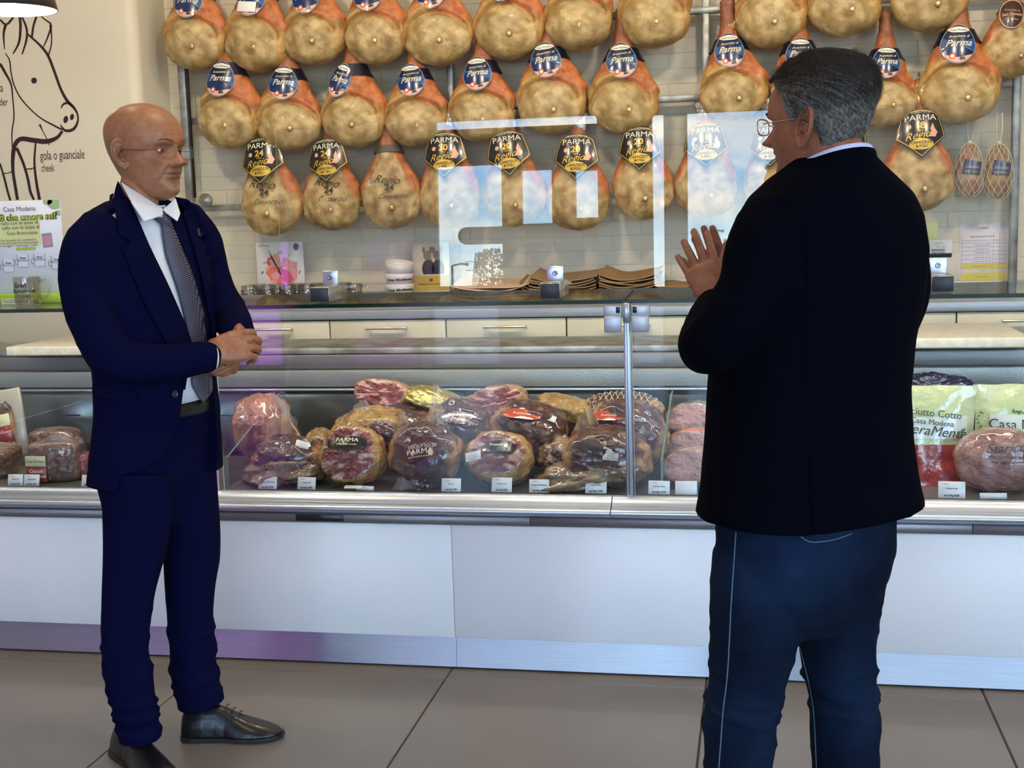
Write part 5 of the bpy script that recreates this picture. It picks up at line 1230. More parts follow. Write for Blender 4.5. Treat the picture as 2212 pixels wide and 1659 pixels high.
# right section: bags and a big pink ham
M_gbag = mat('pale_green_bag', 'bcc48c', rough=0.12, coat=1.0, col2='cdd3a6', scale=6, bump=0.9, bscale=14, bdist=0.015)
M_redm = mat('red_meat_in_bag', '8e1f1c', rough=0.1, coat=1.0, col2='b0362c', scale=9, bump=0.9, bscale=18, bdist=0.015)
def sbag(px, Y, w_px, top_py, base_z, label, red, texts, seed, lean=0.0, leafy=False):
    x = at(px, 950, Y).x; h = at(px, top_py, Y).z-base_z; w_ = px2m(w_px, Y)
    r = empty('ham_bag', (x, Y, base_z), lean); tag(r, label, 'packaged ham', 'bagged hams right of the blazer')
    def f(u, v, side):
        a = (u-0.5)*2; th = 0.065*(1-v**2.2)*(1-abs(a)**2.5)+0.002; q = Vector((u*4+seed, v*5, side)); return (a*w_/2*(1-0.06*math.sin(PI*v))+0.004*noise.noise(q), side*th-0.004*noise.noise(q*2)*side, h*v+0.004*noise.noise(q*1.3))
    for nm, v0, v1, m in (('film', red, 1.0, M_gbag), ('meat_window', 0.0, red, M_redm)):
        if v1 <= v0: continue
        mb = MB(); mb.grid(lambda u, v: f(u, lerp(v0, v1, v), -1), 26, 22); mb.grid(lambda u, v: f(1-u, lerp(v0, v1, v), 1), 26, 22); mb.build(nm, m, r)
    def ff(a, b):
        u = min(1, max(0, a/w_+0.5)); v = min(1, max(0, b/h)); return -0.065*(1-v**2.2)*(1-abs(2*u-1)**2.5)-0.004
    mb = MB(); curved_disc(dens([(-w_*0.33, h*(red+0.06)), (w_*0.38, h*(red+0.06)), (w_*0.38, h*0.70), (-w_*0.33, h*0.70)], 6), 0, mb, 0.001, ff); lp = mb.build('label', mat('white_green_label', 'd3d8cc', rough=0.25, coat=0.8), r)
    for t_, x_, z_, s_, k_ in texts:
        mb = MB(); text_to(mb, t_, x_*w_, h*z_, s_, None, 0, 1.0, -0.12 if not leafy else 0, ff, 0.004, **k_); mb.build('lettering', mat('bag_dark_print', '26301c', rough=0.5), lp)
    mb = MB(); rnd = random.Random(seed)
    for k in range(26 if leafy else 8):
        t = k/(25 if leafy else 7)
        a0, b0 = (-w_*0.40+w_*0.85*t, h*(0.74+0.02*math.sin(9*t))) if (leafy and t > 0.35) else (-w_*0.42+0.01*math.sin(20*t), h*(0.42+0.9*t)) if leafy else (w_*0.30+0.01*math.sin(8*t), h*(red+0.02+0.12*t))
        rr_ = rnd.uniform(0.005, 0.009); th = rnd.uniform(0, 3)
        mb.add([(a0+rr_*math.cos(s_)*math.cos(th)-rr_*0.45*math.sin(s_)*math.sin(th), ff(a0, b0)-0.005, b0+rr_*math.cos(s_)*math.sin(th)+rr_*0.45*math.sin(s_)*math.cos(th)) for s_ in [2*PI*i/8 for i in range(8)]], [tuple(range(8))], 0, False)
    tag(mb.build('leaf_print', mat('leaf_print_green', '4d7d2c', rough=0.5), lp), kind='stuff')
    return r
sbag(2008, 4.10, 190, 833, DZ, 'pale green bag with a window on red ham, beside the blazer', 0.42, (('Prosciutto Cotto', -0.05, 0.74, 0.030, {}), ('Casa Modena', 0.0, 0.645, 0.024, {}), ('VeraMente', 0.02, 0.555, 0.043, dict(shear=0.3))), 3, 0.05)
sbag(2203, 4.16, 190, 830, DZ, 'pale green bag with leaf wreath print at the right edge', 0.30, (('Casa Modena', 0.06, 0.60, 0.042, {}), ('tradizione di famiglia', 0.08, 0.52, 0.014, {})), 7, -0.05, True)
r, p = goods(2150, 1010, 3.99, name='cooked_ham', label='big pink cooked ham in clear film at the right edge', cat='ham')
lump(r, 'meat', (0.01, 0, 0.092), px2m(88, 3.99), 0.075, 0.095, 51, c_pink, M_film_w, (0, 0, 0), 2.3, 0.04); bag_peak(r, -0.06, -0.02, 0.13, 0.06, 0.05, 3)
f_ = lambda a, b: 3.0*a*a+3*b*b; mb = MB(); text_to(mb, 'Starico', 0.0, 0.018, 0.040, None, 0, 1, 0.05, f_, 0.0, shear=0.4); text_to(mb, 'PROSCIUTTO COTTO ALTA QUALITA', 0, -0.010, 0.011, None, 0, 1, 0, f_, 0, bold=0.02); text_to(mb, 'CARNE 100% ITALIANA', 0, -0.026, 0.010, None, 0, 1, 0, f_, 0, bold=0.02)
l = mb.build('lettering', mat('grey_brown_ink', '3d3230', rough=0.4), r); l.location = (0.015, -0.082, 0.125)
r, p = goods(2030, 835, 4.36, name='dark_blue_bag', label='shiny dark blue bag lying behind the green bags', cat='bag', z=DZ+0.10)
lump(r, 'film', (0, 0, 0.155), px2m(66, 4.36), 0.06, 0.045, 53, lambda d, f, s: (0.02, 0.02, 0.07), mat('dark_blue_film', '15163a', rough=0.08, coat=1.0, bump=1.0, bscale=16, bdist=0.02), (0, 0.08, 0), 2.6, 0.2, nf=4)
MB().rbox(-0.12, 0.12, -0.05, 0.05, 0.0, 0.115, 0.01, 2).build('filling', mat('dark_carton', '2a2622', rough=0.7), r)
# left section goods
r, p = goods(120, 1000, 3.98, name='pressed_pork_block', label='brown pressed pork block in a clear bag with cream and red label', cat='meat block')
lump(r, 'meat', (0.01, 0, 0.07), px2m(60, 3.98), 0.065, 0.068, 61, c_choc, M_film_w, (0, 0, 0.25), 6.0, 0.03); bag_peak(r, 0.02, -0.01, 0.11, 0.085, 0.055, 6)
mb = MB().rbox(-0.042, 0.034, -0.001, 0, 0, 0.036, 0.0004, 1); l = mb.build('label', mat('cream_label', 'cfcf9c', rough=0.3, coat=0.5), r); l.location = (-0.018, -0.088, 0.063); mb = MB(); text_to(mb, 'Casa Modena', -0.004, 0.017, 0.013, None, 0, 1, 0, None, 0.0016); mb.build('lettering', M_tk, l)
mb = MB().rbox(-0.042, 0.034, -0.001, 0, 0, 0.052, 0.0004, 1); l = mb.build('label', mat('dark_red_label', '8c1f1a', rough=0.3, coat=0.5), r); l.location = (-0.018, -0.088, 0.010); mb = MB(); text_to(mb, 'Ciccioli', -0.004, 0.036, 0.017, None, 0, 1, 0, None, 0.0016, bold=0.02); text_to(mb, 'Tradizionali', -0.002, 0.018, 0.015, None, 0, 1, 0, None, 0.0016, bold=0.02); mb.build('lettering', M_cream, l)
r, p = goods(120, 948, 4.18, name='meat_roll', label='dark meat roll with a glossy crust behind the labelled block', cat='meat', z=DZ+0.02)
lump(r, 'meat', (0, 0, 0.085), px2m(60, 4.18), 0.06, 0.042, 63, c_choc, M_film_w, (0, 0, 0), 3.0, 0.05)
r, p = goods(5, 995, 4.02, name='pressed_meat', label='round brown pressed meat wheel at the left edge', cat='meat'); lump(r, 'meat', (0, 0, 0.075), px2m(34, 4.0), 0.07, 0.034, 64, c_choc, M_film_w, (0.1, 0.15, 0), 4.0, 0.04); lump(r, 'base_piece', (0.0, 0, 0.03), px2m(30, 4.0), 0.06, 0.03, 66, c_choc, M_film_w, (0, 0, 0), 3.0, 0.05)
r, p = goods(182, 1020, 4.0, name='red_packet', label='small dark red packet beside the suited man\'s jacket', cat='packet'); lump(r, 'film', (0, 0, 0.045), 0.03, 0.04, 0.045, 65, lambda d, f, s: (0.22, 0.03, 0.04), M_film_w, (0, 0, 0), 3.5, 0.08)
tr_ = empty('leaning_tray', (at(30, 880, 4.2).x, 4.2, DZ)); tag(tr_, 'pale plastic tray leaning on edge, packed with a cured sausage', 'tray'); tr_.rotation_euler = (-0.2, -0.16, 0.15)
MB().rbox(-0.06, 0.045, 0.0, 0.02, 0.03, 0.29, 0.008, 2).build('tray', mat('milky_tray', '9c9788', rough=0.3, coat=0.4), tr_)
lump(tr_, 'meat', (-0.02, -0.012, 0.14), 0.032, 0.02, 0.095, 67, c_dark, M_film_w, (0, 0, 0), 2.5, 0.1)
l = MB().rbox(-0.024, 0.022, -0.001, 0, 0, 0.045, 0.0004, 1).build('label', mat('cream_label', 'cfcf9c'), tr_); l.location = (-0.014, -0.034, 0.15)
l = MB().rbox(-0.024, 0.022, -0.001, 0, 0, 0.055, 0.0004, 1).build('label', mat('dark_red_label', '8c1f1a'), tr_); l.location = (-0.014, -0.034, 0.094); mb = MB(); text_to(mb, 'Gusto', 0, 0.035, 0.017, None, 0, 1, 0, None, 0.0016, shear=0.3); mb.build('lettering', M_cream, l)
# ================================================================== outdoors behind the camera (seen mirrored in the screens)
def mirrored(px, py, yb, Y0=3.96, z0=1.3):
    n = Vector((0, -math.cos(TILT), math.sin(TILT))); d = ray(px, py); p0 = Vector((0, Y0, z0)); C0 = Vector((0, 0, CAM_H))
    p = C0+d*((p0-C0).dot(n)/d.dot(n)); r = d-n*2*d.dot(n); return p+r*((yb-p.y)/r.y)
tp = mirrored(1062, 540, -95); tree = empty('tree', (tp.x, -95, -0.05)); tag(tree, 'bushy green tree across the forecourt, mirrored in the left screen', 'tree')
MB().tube([(0, 0, 0), (0.1, 0, tp.z*0.5), (0, 0, tp.z*0.85)], [0.22, 0.15, 0.06], 8).build('trunk', mat('bark', '4a3c2e', rough=0.9), tree)
mb = MB(); rnd = random.Random(4)
for k in range(900):
    t = rnd.random(); z = tp.z*(0.18+0.84*t); rr = 1.55*math.sin(PI*min(1, 0.12+0.85*(1-t)))**0.7*rnd.random()**0.4; a = rnd.uniform(0, 2*PI); c = Vector((rr*math.cos(a), rr*math.sin(a), z)); s_ = rnd.uniform(0.12, 0.26)
    u_, v_ = Vector((rnd.uniform(-1, 1), rnd.uniform(-1, 1), rnd.uniform(-1, 1))).normalized()*s_, Vector((rnd.uniform(-1, 1), rnd.uniform(-1, 1), rnd.uniform(-1, 1))).normalized()*s_*0.6
    mb.add([c-u_, c+v_, c+u_, c-v_], [(0, 1, 2, 3)], 0, False)
tag(mb.build('foliage', mat('leaf_green', '3f5230', rough=0.8, col2='55683c', scale=0.6), tree), kind='stuff')
for px, py, yb, h_, l in ((977, 572, -60, None, 'tall lamp post on the forecourt, mirrored beside the tree'), (1532, 500, -70, None, 'tall post far outside, mirrored near the raised hands')):
    q = mirrored(px, py, yb); po_ = empty('lamp_post', (q.x, yb, -0.05)); tag(po_, l, 'lamp post')
    MB().tube([(0, 0, 0), (0, 0, q.z)], [0.10, 0.06], 8).build('pole', mat('grey_post', '5a5d60', rough=0.5), po_)
    MB().tube([(0, 0, q.z), (0.5, 0, q.z+0.1), (0.9, 0, q.z+0.05)], [0.05, 0.05, 0.09], 6).build('arm', mat('grey_post', '5a5d60'), po_)
q = mirrored(1030, 545, -140); py_ = empty('pylon', (q.x, -140, -0.05)); tag(py_, 'grey lattice pylon far outside, mirrored left of the tree', 'pylon')
mb = MB(); H_ = q.z
for s1, s2 in ((-1, -1), (1, -1), (1, 1), (-1, 1)): mb.tube([(s1*0.8, s2*0.8, 0), (s1*0.15, s2*0.15, H_)], 0.05, 5)
for k in range(9):
    z = H_*k/9; w0 = lerp(0.8, 0.15, k/9); w1 = lerp(0.8, 0.15, (k+1)/9); z1 = H_*(k+1)/9
    for s in (-1, 1): mb.tube([(-s*w0, -w0, z), (s*w1, -w1, z1)], 0.03, 4); mb.tube([(-s*w0, w0, z), (s*w1, w1, z1)], 0.03, 4)
for z in (0.72, 0.86): mb.tube([(-1.4, 0, H_*z), (1.4, 0, H_*z)], 0.05, 5)
mb.build('lattice', mat('pylon_steel', '7d8488', rough=0.5), py_)
# ================================================================== people
M_skin = mat('skin', 'ffffff', rough=0.42, col2='f0e6e0', scale=60, bump=0.12, bscale=300, bdist=0.003, attr='tone', sss=0.08, spec=0.4)
HEADT = [  # z, front, back, halfwidth, section power (front)
 (-0.002, 0.052, 0.005, 0.010, 2.0), (0.006, 0.072, 0.02, 0.026, 2.1), (0.018, 0.083, 0.030, 0.038, 2.2), (0.034, 0.084, 0.042, 0.047, 2.3), (0.050, 0.083, 0.056, 0.054, 2.35),
 (0.066, 0.085, 0.068, 0.060, 2.35), (0.085, 0.086, 0.080, 0.066, 2.3), (0.102, 0.084, 0.090, 0.070, 2.3), (0.118, 0.083, 0.098, 0.0725, 2.35), (0.136, 0.089, 0.104, 0.074, 2.45), (0.156, 0.090, 0.107, 0.0755, 2.4),
 (0.176, 0.084, 0.105, 0.0745, 2.3), (0.196, 0.071, 0.094, 0.069, 2.15), (0.212, 0.054, 0.077, 0.058, 2.1), (0.224, 0.034, 0.053, 0.041, 2.0), (0.2305, 0.014, 0.025, 0.020, 2.0), (0.232, 0.001, 0.002, 0.0015, 2.0)]
def G(x, s): return math.exp(-(x/s)**2)
def face_disp(x, z, P):
    """displacement outwards at the front of the face"""
    ax = abs(x); d = 0
    # nose
    if z < 0.130:
        t = max(0, min(1, (0.128-z)/0.038))
        amp = 0.004+P.get('nose', 0.029)*t**1.2
        if z < 0.096: amp *= math.sqrt(max(0, 1-((0.096-z)/0.0185)**2))
        wd = 0.0085+0.0080*t
        d += amp*math.exp(-(ax/wd)**2.8)
    d += 0.0135*G(ax-0.0145, 0.0066)*G(z-0.0865, 0.0065)
    d -= 0.0120*G(ax-0.031, 0.0165)*G(z-0.119, 0.0105)          # sockets
    d -= 0.004*G(ax-0.015, 0.007)*G(z-0.118, 0.012)
    d += 0.0045*G(ax-0.031, 0.014)*G(z-0.118, 0.006)
    d += 0.0052*G(ax-0.028, 0.022)*G(z-0.1365, 0.0065)         # brow
    d += 0.0045*G(ax-0.046, 0.017)*G(z-0.098, 0.013)           # cheek bone
    d -= 0.0035*G(ax-0.046, 0.016)*G(z-0.060, 0.018)
    d -= 0.003*G(ax-0.031, 0.012)*G(z-0.106, 0.0035)           # eye bag line
    d += 0.0062*G(ax, 0.021)*G(z-0.0668, 0.0045)
    d += 0.0062*G(ax, 0.018)*G(z-0.0555, 0.0048)
    d -= 0.0062*G(ax, 0.024)*G(z-0.0612, 0.0019)
    d -= 0.0055*G(ax, 0.020)*G(z-0.0445, 0.0060)
    d += 0.0060*G(ax, 0.018)*G(z-0.0210, 0.012)
    # nasolabial fold from wing of nose to mouth corner
    t = max(0, min(1, (0.090-z)/0.040)); xl_ = 0.019+0.014*t
    d -= 0.0032*G(ax-xl_, 0.0034)*smooth(0.040, 0.054, z)*(1-smooth(0.088, 0.096, z))
    d += 0.0018*G(ax-xl_-0.007, 0.007)*smooth(0.040, 0.054, z)*(1-smooth(0.088, 0.096, z))
    if P.get('furrow'): d -= 0.0008*(G(z-0.163, 0.0014)+G(z-0.173, 0.0014)+G(z-0.153, 0.0012))*G(x, 0.04)
    return d
def head_mesh(P, NU=150, NV=170):
    V = []; zt = []
    for j in range(NV):
        t = j/(NV-1); zt.append(-0.002+0.234*(t if t < 0.85 else 0.85+0.15*math.sin((t-0.85)/0.15*PI/2)))
    for z in zt:
        f, b, w, n = interp(HEADT, z)
        for i in range(NU):
            u = i/NU; a = 2*PI*u; a = a-0.42*math.sin(a)      # denser at the front (a=0)
            c, s = math.cos(a), math.sin(a)
            if c >= 0: r = (abs(c)**n+abs(s)**n)**(-1/n); y = -f*c*r; x = w*s*r
            else: r = (abs(c)**2.15+abs(s)**2.15)**(-1/2.15); y = -b*c*r; x = w*s*r
            fr = smooth(0.25, 0.75, c)
            if fr > 0: y -= face_disp(x, z, P)*fr
            x *= P.get('wide', 1.0)
            V.append((x, y, z))
    Fc = [(j*NU+i, j*NU+(i+1) % NU, (j+1)*NU+(i+1) % NU, (j+1)*NU+i) for j in range(NV-1) for i in range(NU)]
    Fc += [tuple(reversed(range(NU))), tuple((NV-1)*NU+i for i in range(NU))]
    return V, Fc
def ear_mesh(side, M):
    """pinna: bent plate with rolled rim, a bowl and a lobe"""
    V = []; NA, NR = 40, 12
    for k in (0, 1):
        for j in range(NR):
            r = j/(NR-1)
            for i in range(NA):
                a = 2*PI*i/NA; ca, sa = math.cos(a), math.sin(a)
                hw = 0.0175 if ca > 0 else 0.0150; hh = 0.0335
                y = hw*ca*r*(1.0 if sa > -0.3 else 1.0+0.45*(sa+0.3)); z = hh*sa*r
                y += 0.004*z/0.033
                out = 0.009+0.012*max(0, ca)*r
                rim = 0.0062*G(r-0.88, 0.13)*(1 if sa > -0.55 else 0.35)
                anti = 0.0038*G(r-0.56, 0.13)*(1 if ca > -0.4 else 0.25)
                bowl = -0.0115*G(math.hypot(y+0.003, z+0.003), 0.0095)
                x = out+(rim+anti+bowl if k == 0 else -0.0042)
                if k == 1: x = min(x, out-0.002)-0.002*r
                V.append(M @ Vector((side*x, y, z)))
    Fc = []
    def idx(k, j, i): return (k*NR+j)*NA+i % NA
    for k in (0, 1):
        for j in range(NR-1):
            for i in range(NA):
                q = (idx(k, j, i), idx(k, j, i+1), idx(k, j+1, i+1), idx(k, j+1, i))
                Fc.append(q if (k == 0) == (side > 0) else q[::-1])
    for i in range(NA):
        q = (idx(0, NR-1, i), idx(0, NR-1, i+1), idx(1, NR-1, i+1), idx(1, NR-1, i)); Fc.append(q if side > 0 else q[::-1])
    return V, Fc
def loft(mb, secs, n=40, cap=True):
    """secs: (centre, X axis, Y axis, rx, ry front(-Y), ry back(+Y), power)"""
    V = []
    for c, X, Y, rx, rf, rb, p in secs:
        for i in range(n):
            a = 2*PI*i/n; ca, sa = math.cos(a), math.sin(a); r = (abs(ca)**p+abs(sa)**p)**(-1/p)
            V.append(Vector(c)+X*(rx*ca*r)+Y*((rf if sa < 0 else rb)*sa*r))
    k = len(secs)
    Fc = [(j*n+i, j*n+(i+1) % n, (j+1)*n+(i+1) % n, (j+1)*n+i) for j in range(k-1) for i in range(n)]
    if cap: Fc += [tuple(reversed(range(n))), tuple((k-1)*n+i for i in range(n))]
    mb.add(V, Fc)
def limb(mb, pts, radii, n=24, sub=5, flat=1.0, axis=None, cap_round=True):
    """smooth tapering tube through points (catmull-rom) with rounded ends; flat squeezes along axis"""
    P = [Vector(p) for p in pts]; tab = []; acc = 0
    for i, p in enumerate(P):
        if i: acc += (p-P[i-1]).length
        r = radii[i]; r = r if isinstance(r, tuple) else (r, r)
        tab.append((acc, p.x, p.y, p.z, r[0], r[1]))
    K = (len(P)-1)*sub; S = [interp(tab, acc*i/K) for i in range(K+1)]
    C = [Vector(s[:3]) for s in S]; secs = []; up = Vector(axis) if axis else None
    def frame(d, up):
        if up is None: up = d.orthogonal()
        up = up-d*up.dot(d)
        if up.length < 1e-5: up = d.orthogonal()
        up.normalize(); return up
    for i, s in enumerate(S):
        d = (C[min(i+1, K)]-C[max(i-1, 0)]).normalized(); up = frame(d, up)
        X = d.cross(up).normalized()
        secs.append([C[i], X, up, s[3], s[4], s[4], 2.0, d])
    out = []
    if cap_round:
        s0 = secs[0]
        for k in (0.15, 0.5, 0.8): out.append((s0[0]-s0[7]*s0[3]*math.cos(k*PI/2), s0[1], s0[2], s0[3]*math.sin(k*PI/2), s0[4]*math.sin(k*PI/2), s0[5]*math.sin(k*PI/2), 2.0))
    out += [tuple(s[:7]) for s in secs]
    if cap_round:
        s0 = secs[-1]
        for k in (0.8, 0.5, 0.15): out.append((s0[0]+s0[7]*s0[3]*math.cos(k*PI/2), s0[1], s0[2], s0[3]*math.sin(k*PI/2), s0[4]*math.sin(k*PI/2), s0[5]*math.sin(k*PI/2), 2.0))
    loft(mb, out, n)
def wrinkle(me, fn):
    nn = [v.normal.copy() for v in me.vertices]
    for v, n in zip(me.vertices, nn): v.co += n*fn(v.co)
    me.update()
def shade(me):
    me.polygons.foreach_set('use_smooth', [True]*len(me.polygons)); me.update()
SK, SKR, SKD, LIP = [tuple(lin(c)[:3]) for c in ('9c6a4c', '945440', '744834', '88493e')]
def skin_tone(p, P, H):
    """p in head coordinates: local colour of skin, lips, stubble, shaved hair"""
    x, y, z = p; n = noise.noise(Vector((x*22, y*22, z*22))); c = mixc(P['skin'], P['skin2'], 0.35+0.35*n)
    if y < -0.03:
        c = mixc(c, LIP, 0.7*G(x, 0.022)*max(G(z-0.0665, 0.0042), G(z-0.0565, 0.0045)))
        c = mixc(c, SKD, 0.7*G(x, 0.022)*G(z-0.0612, 0.0016))
        c = mixc(c, SKR, 0.4*G(x, 0.018)*G(z-0.09, 0.014)); c = mixc(c, SKR, 0.3*G(abs(x)-0.045, 0.02)*G(z-0.09, 0.02))
        c = mixc(c, (0.16, 0.12, 0.10), P.get('stubble', 0.12)*smooth(0.085, 0.07, z)*1.0)
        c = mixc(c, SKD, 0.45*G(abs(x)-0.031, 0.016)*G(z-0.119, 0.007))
    if P.get('fringe') and y > -0.03:
        t = smooth(-0.03, 0.02, y)*smooth(0.165, 0.135, z+0.0)*smooth(0.04, 0.07, z)*(0.6+0.6*n)
        c = mixc(c, P['fringe'], 0.45*t)
    return c
def finger_chain(base, d, n, lens, curls, spread=0.0, side=None):
    """joints of a finger: base, direction d, palm normal n (curl turns towards n)"""
    P = [Vector(base)]; d = Vector(d).normalized(); n = Vector(n).normalized()
    ax = d.cross(n).normalized()
    if spread: d = Matrix.Rotation(spread, 3, n) @ d; ax = Matrix.Rotation(spread, 3, n) @ ax
    for L_, c in zip(lens, curls):
        d = Matrix.Rotation(c, 3, ax) @ d; P.append(P[-1]+d*L_)
    return P
def hand(mb, wrist, d, n, side, curls, spreads=(0.12, 0.02, -0.07, -0.17), thumb=None, scale=1.0, fore=None):
    """wrist point, d = towards fingers, n = palm normal (towards the palm side), side = +1: thumb lies at d x n * side"""
    d = Vector(d).normalized(); n = Vector(n); n = (n-d*n.dot(d)).normalized(); s = d.cross(n)*side  # s points to the thumb side
    W = Vector(wrist); k = scale
    # palm: loft of flattened sections
    secs = []
    for t, w, th, sh in ((-0.01, 0.026, 0.019, 0), (0.01, 0.029, 0.019, 0.001), (0.035, 0.037, 0.018, 0.002), (0.06, 0.041, 0.016, 0.001), (0.082, 0.041, 0.0135, 0.0), (0.094, 0.036, 0.010, 0.0)):
        secs.append((W+d*t*k+s*sh*k, s, n, w*k, th*k, th*k, 2.5))
    loft(mb, secs, 28)
    names = ((0.028, 0.088, (0.044, 0.025, 0.020), 0.0098), (0.0095, 0.092, (0.048, 0.029, 0.021), 0.0100), (-0.0095, 0.088, (0.044, 0.027, 0.020), 0.0094), (-0.0275, 0.080, (0.035, 0.020, 0.018), 0.0084))
    for i, (so, bo, ln, r) in enumerate(names):
        base = W+(d*(bo-0.012)+s*so)*k; c = curls[i] if isinstance(curls[i], (tuple, list)) else (curls[i], curls[i]*1.1, curls[i]*0.6)
        J = finger_chain(base, d, n, [0.012*k]+[q*k for q in ln], (0,)+tuple(c), spread=-spreads[i]*side)
        limb(mb, J, [r*1.1*k, r*1.08*k, r*0.97*k, r*0.9*k, r*0.78*k], n=14, sub=4)
        mb_k = J[1]; 
    if thumb is None: thumb = dict(out=0.75, toward=0.35, curl=(0.2, 0.35))
    b0 = W+(d*0.022+s*0.022+n*0.006)*k
    td = (d*math.cos(thumb['out'])+s*math.sin(thumb['out'])+n*thumb['toward']).normalized()
    ax = td.cross(-s+d*0.3).normalized()
    P = [b0]; dd = td
    for L_, c in zip((0.044, 0.034, 0.027), (0,)+tuple(thumb['curl'])):
        dd = Matrix.Rotation(c, 3, ax) @ dd; P.append(P[-1]+dd*L_*k)
    limb(mb, P, [0.017*k, 0.0135*k, 0.0118*k, 0.0092*k], n=16, sub=4)
    if fore is not None: limb(mb, [W+d*0.005, W-d*0.03, Vector(fore)], [(0.027*k, 0.021*k), (0.026*k, 0.021*k), (0.033*k, 0.03*k)], n=24, axis=n)
def eyes(root, HM, P):
    for sx in (-1, 1):
        c = Vector((sx*0.031*P.get('wide', 1), -0.0640, 0.1180))
        mb = MB(); R_ = 0.0122
        mb.grid(lambda u, v: tuple(HM @ (c+Vector((R_*math.sin(PI*v)*math.cos(2*PI*u), -R_*math.cos(PI*v), R_*math.sin(PI*v)*math.sin(2*PI*u))))), 24, 40, 0, wrapu=True)
        rings = 39
        mb.m = [2 if (i//24) < 5 else 1 if (i//24) < 9 else 0 for i in range(len(mb.f))]
        # rings start at -y (front): pupil, iris, white
        mb.build('eye', [mat('eye_white', 'cbbfb4', rough=0.2, coat=0.8), mat('iris_brown', '4a3424', rough=0.15, coat=1), mat('pupil', '0a0808', rough=0.1, coat=1)], root)
def lids(HM, P):
    """upper and lower eyelids, shells over the eyeballs (joined to the body)"""
    mb = MB()
    for sx in (-1, 1):
        c = Vector((sx*0.031*P.get('wide', 1), -0.0640, 0.1180))
        for e0, e1, rr in ((0.20, 1.9, 0.0134), (-0.36, -1.9, 0.0131)):
            def fn(u, v):
                az = lerp(-1.35, 1.35, u); el = lerp(e0*(1-0.75*abs(az/1.35)**2.2), e1, v)
                r = rr+0.0006*math.sin(min(1, v*3)*PI)
                return tuple(HM @ (c+Vector((r*math.cos(el)*math.sin(az), -r*math.cos(el)*math.cos(az), r*math.sin(el)))))
            mb.grid(fn, 20, 9)
            def fn2(u, v):
                az = lerp(-1.35, 1.35, u); el = e0*(1-0.75*abs(az/1.35)**2.2); r = rr-0.0014*v
                return tuple(HM @ (c+Vector((r*math.cos(el)*math.sin(az), -r*math.cos(el)*math.cos(az), r*math.sin(el)))))
            mb.grid(fn2, 20, 2)
    return mb
def brows(root, HM, P, col):
    for sx in (-1, 1):
        mb = MB(); rnd = random.Random(3)
        for k in range(150):
            t = rnd.random(); x = 0.014+0.034*t; z = 0.1385+0.004*math.sin(t*2.6)+rnd.uniform(-0.0028, 0.0028)*(1-0.5*t)
            f, b, w, n = interp(HEADT, z); y = -f*(1-min(0.99, (x/w))**n)**(1/n)-face_disp(x, z, P)-0.0008
            e_ = Vector((sx*(x+0.006), y+0.0022-0.0005, z+0.002*(0.6-t))); s_ = Vector((sx*x, y, z))
            mb.tube([HM @ s_, HM @ ((s_+e_)/2+Vector((0, -0.0012, 0.0006))), HM @ e_], [0.0004, 0.0004, 0.0001], 3)
        tag(mb.build('eyebrow', mat('brow_hair_'+col, col, rough=0.7), root), kind='stuff')
def glasses(root, HM, col, wide=1.0, rr=0.0008):
    """rimless-look spectacles: lens pair, thin rims, bridge, temples"""
    g = empty('spectacles'); g.parent = root; m = mat('glasses_metal_'+col, col, rough=0.3, metal=0.85)
    def T(v): return HM @ Vector(v)
    yl = -0.095
    for sx in (-1, 1):
        R_ = []
        for i in range(28):
            a = 2*PI*i/28; ca, sa = math.cos(a), math.sin(a); p = 3.2; r = (abs(ca)**p+abs(sa)**p)**(-1/p)
            x = 0.0345+0.0245*ca*r; z = 0.1135+0.0155*sa*r; R_.append((sx*x*wide, yl+0.10*max(0, x-0.02)**1.5*2.0, z))
        MB().tube([T(q) for q in R_], rr, 6, closed=True).build('rim', m, g)
        MB().add([T(q) for q in R_], [tuple(range(28))]).build('lens', glass_mat('lens_glass', f0=0.06), g)
        zt_ = 0.1175
        MB().tube([T((sx*0.0565*wide, yl+0.014, zt_)), T((sx*0.066*wide, yl+0.020, zt_)), T((sx*0.0745*wide, yl+0.035, zt_)), T((sx*0.0775*wide, -0.03, zt_+0.0005)), T((sx*0.0775*wide, 0.004, zt_+0.001)), T((sx*0.0755*wide, 0.022, zt_-0.012))], 0.0011, 6).build('temple', m, g)
    MB().tube([T((-0.0095, yl, 0.1165)), T((0, yl-0.004, 0.1195)), T((0.0095, yl, 0.1165))], 0.0009, 6).build('bridge', m, g)
    return g
from mathutils.bvhtree import BVHTree
def tree_of(*mes):
    V = []; Fc = []
    for me in mes:
        o = len(V); V += [v.co.copy() for v in me.vertices]; Fc += [tuple(i+o for i in p.vertices) for p in me.polygons]
    return BVHTree.FromPolygons(V, Fc)
CAMP = Vector((0, 0, CAM_H))
def hit(tree, px, py):
    h = tree.ray_cast(CAMP, ray(px, py).normalized())
    return (h[0], h[1]) if h[0] is not None else (None, None)
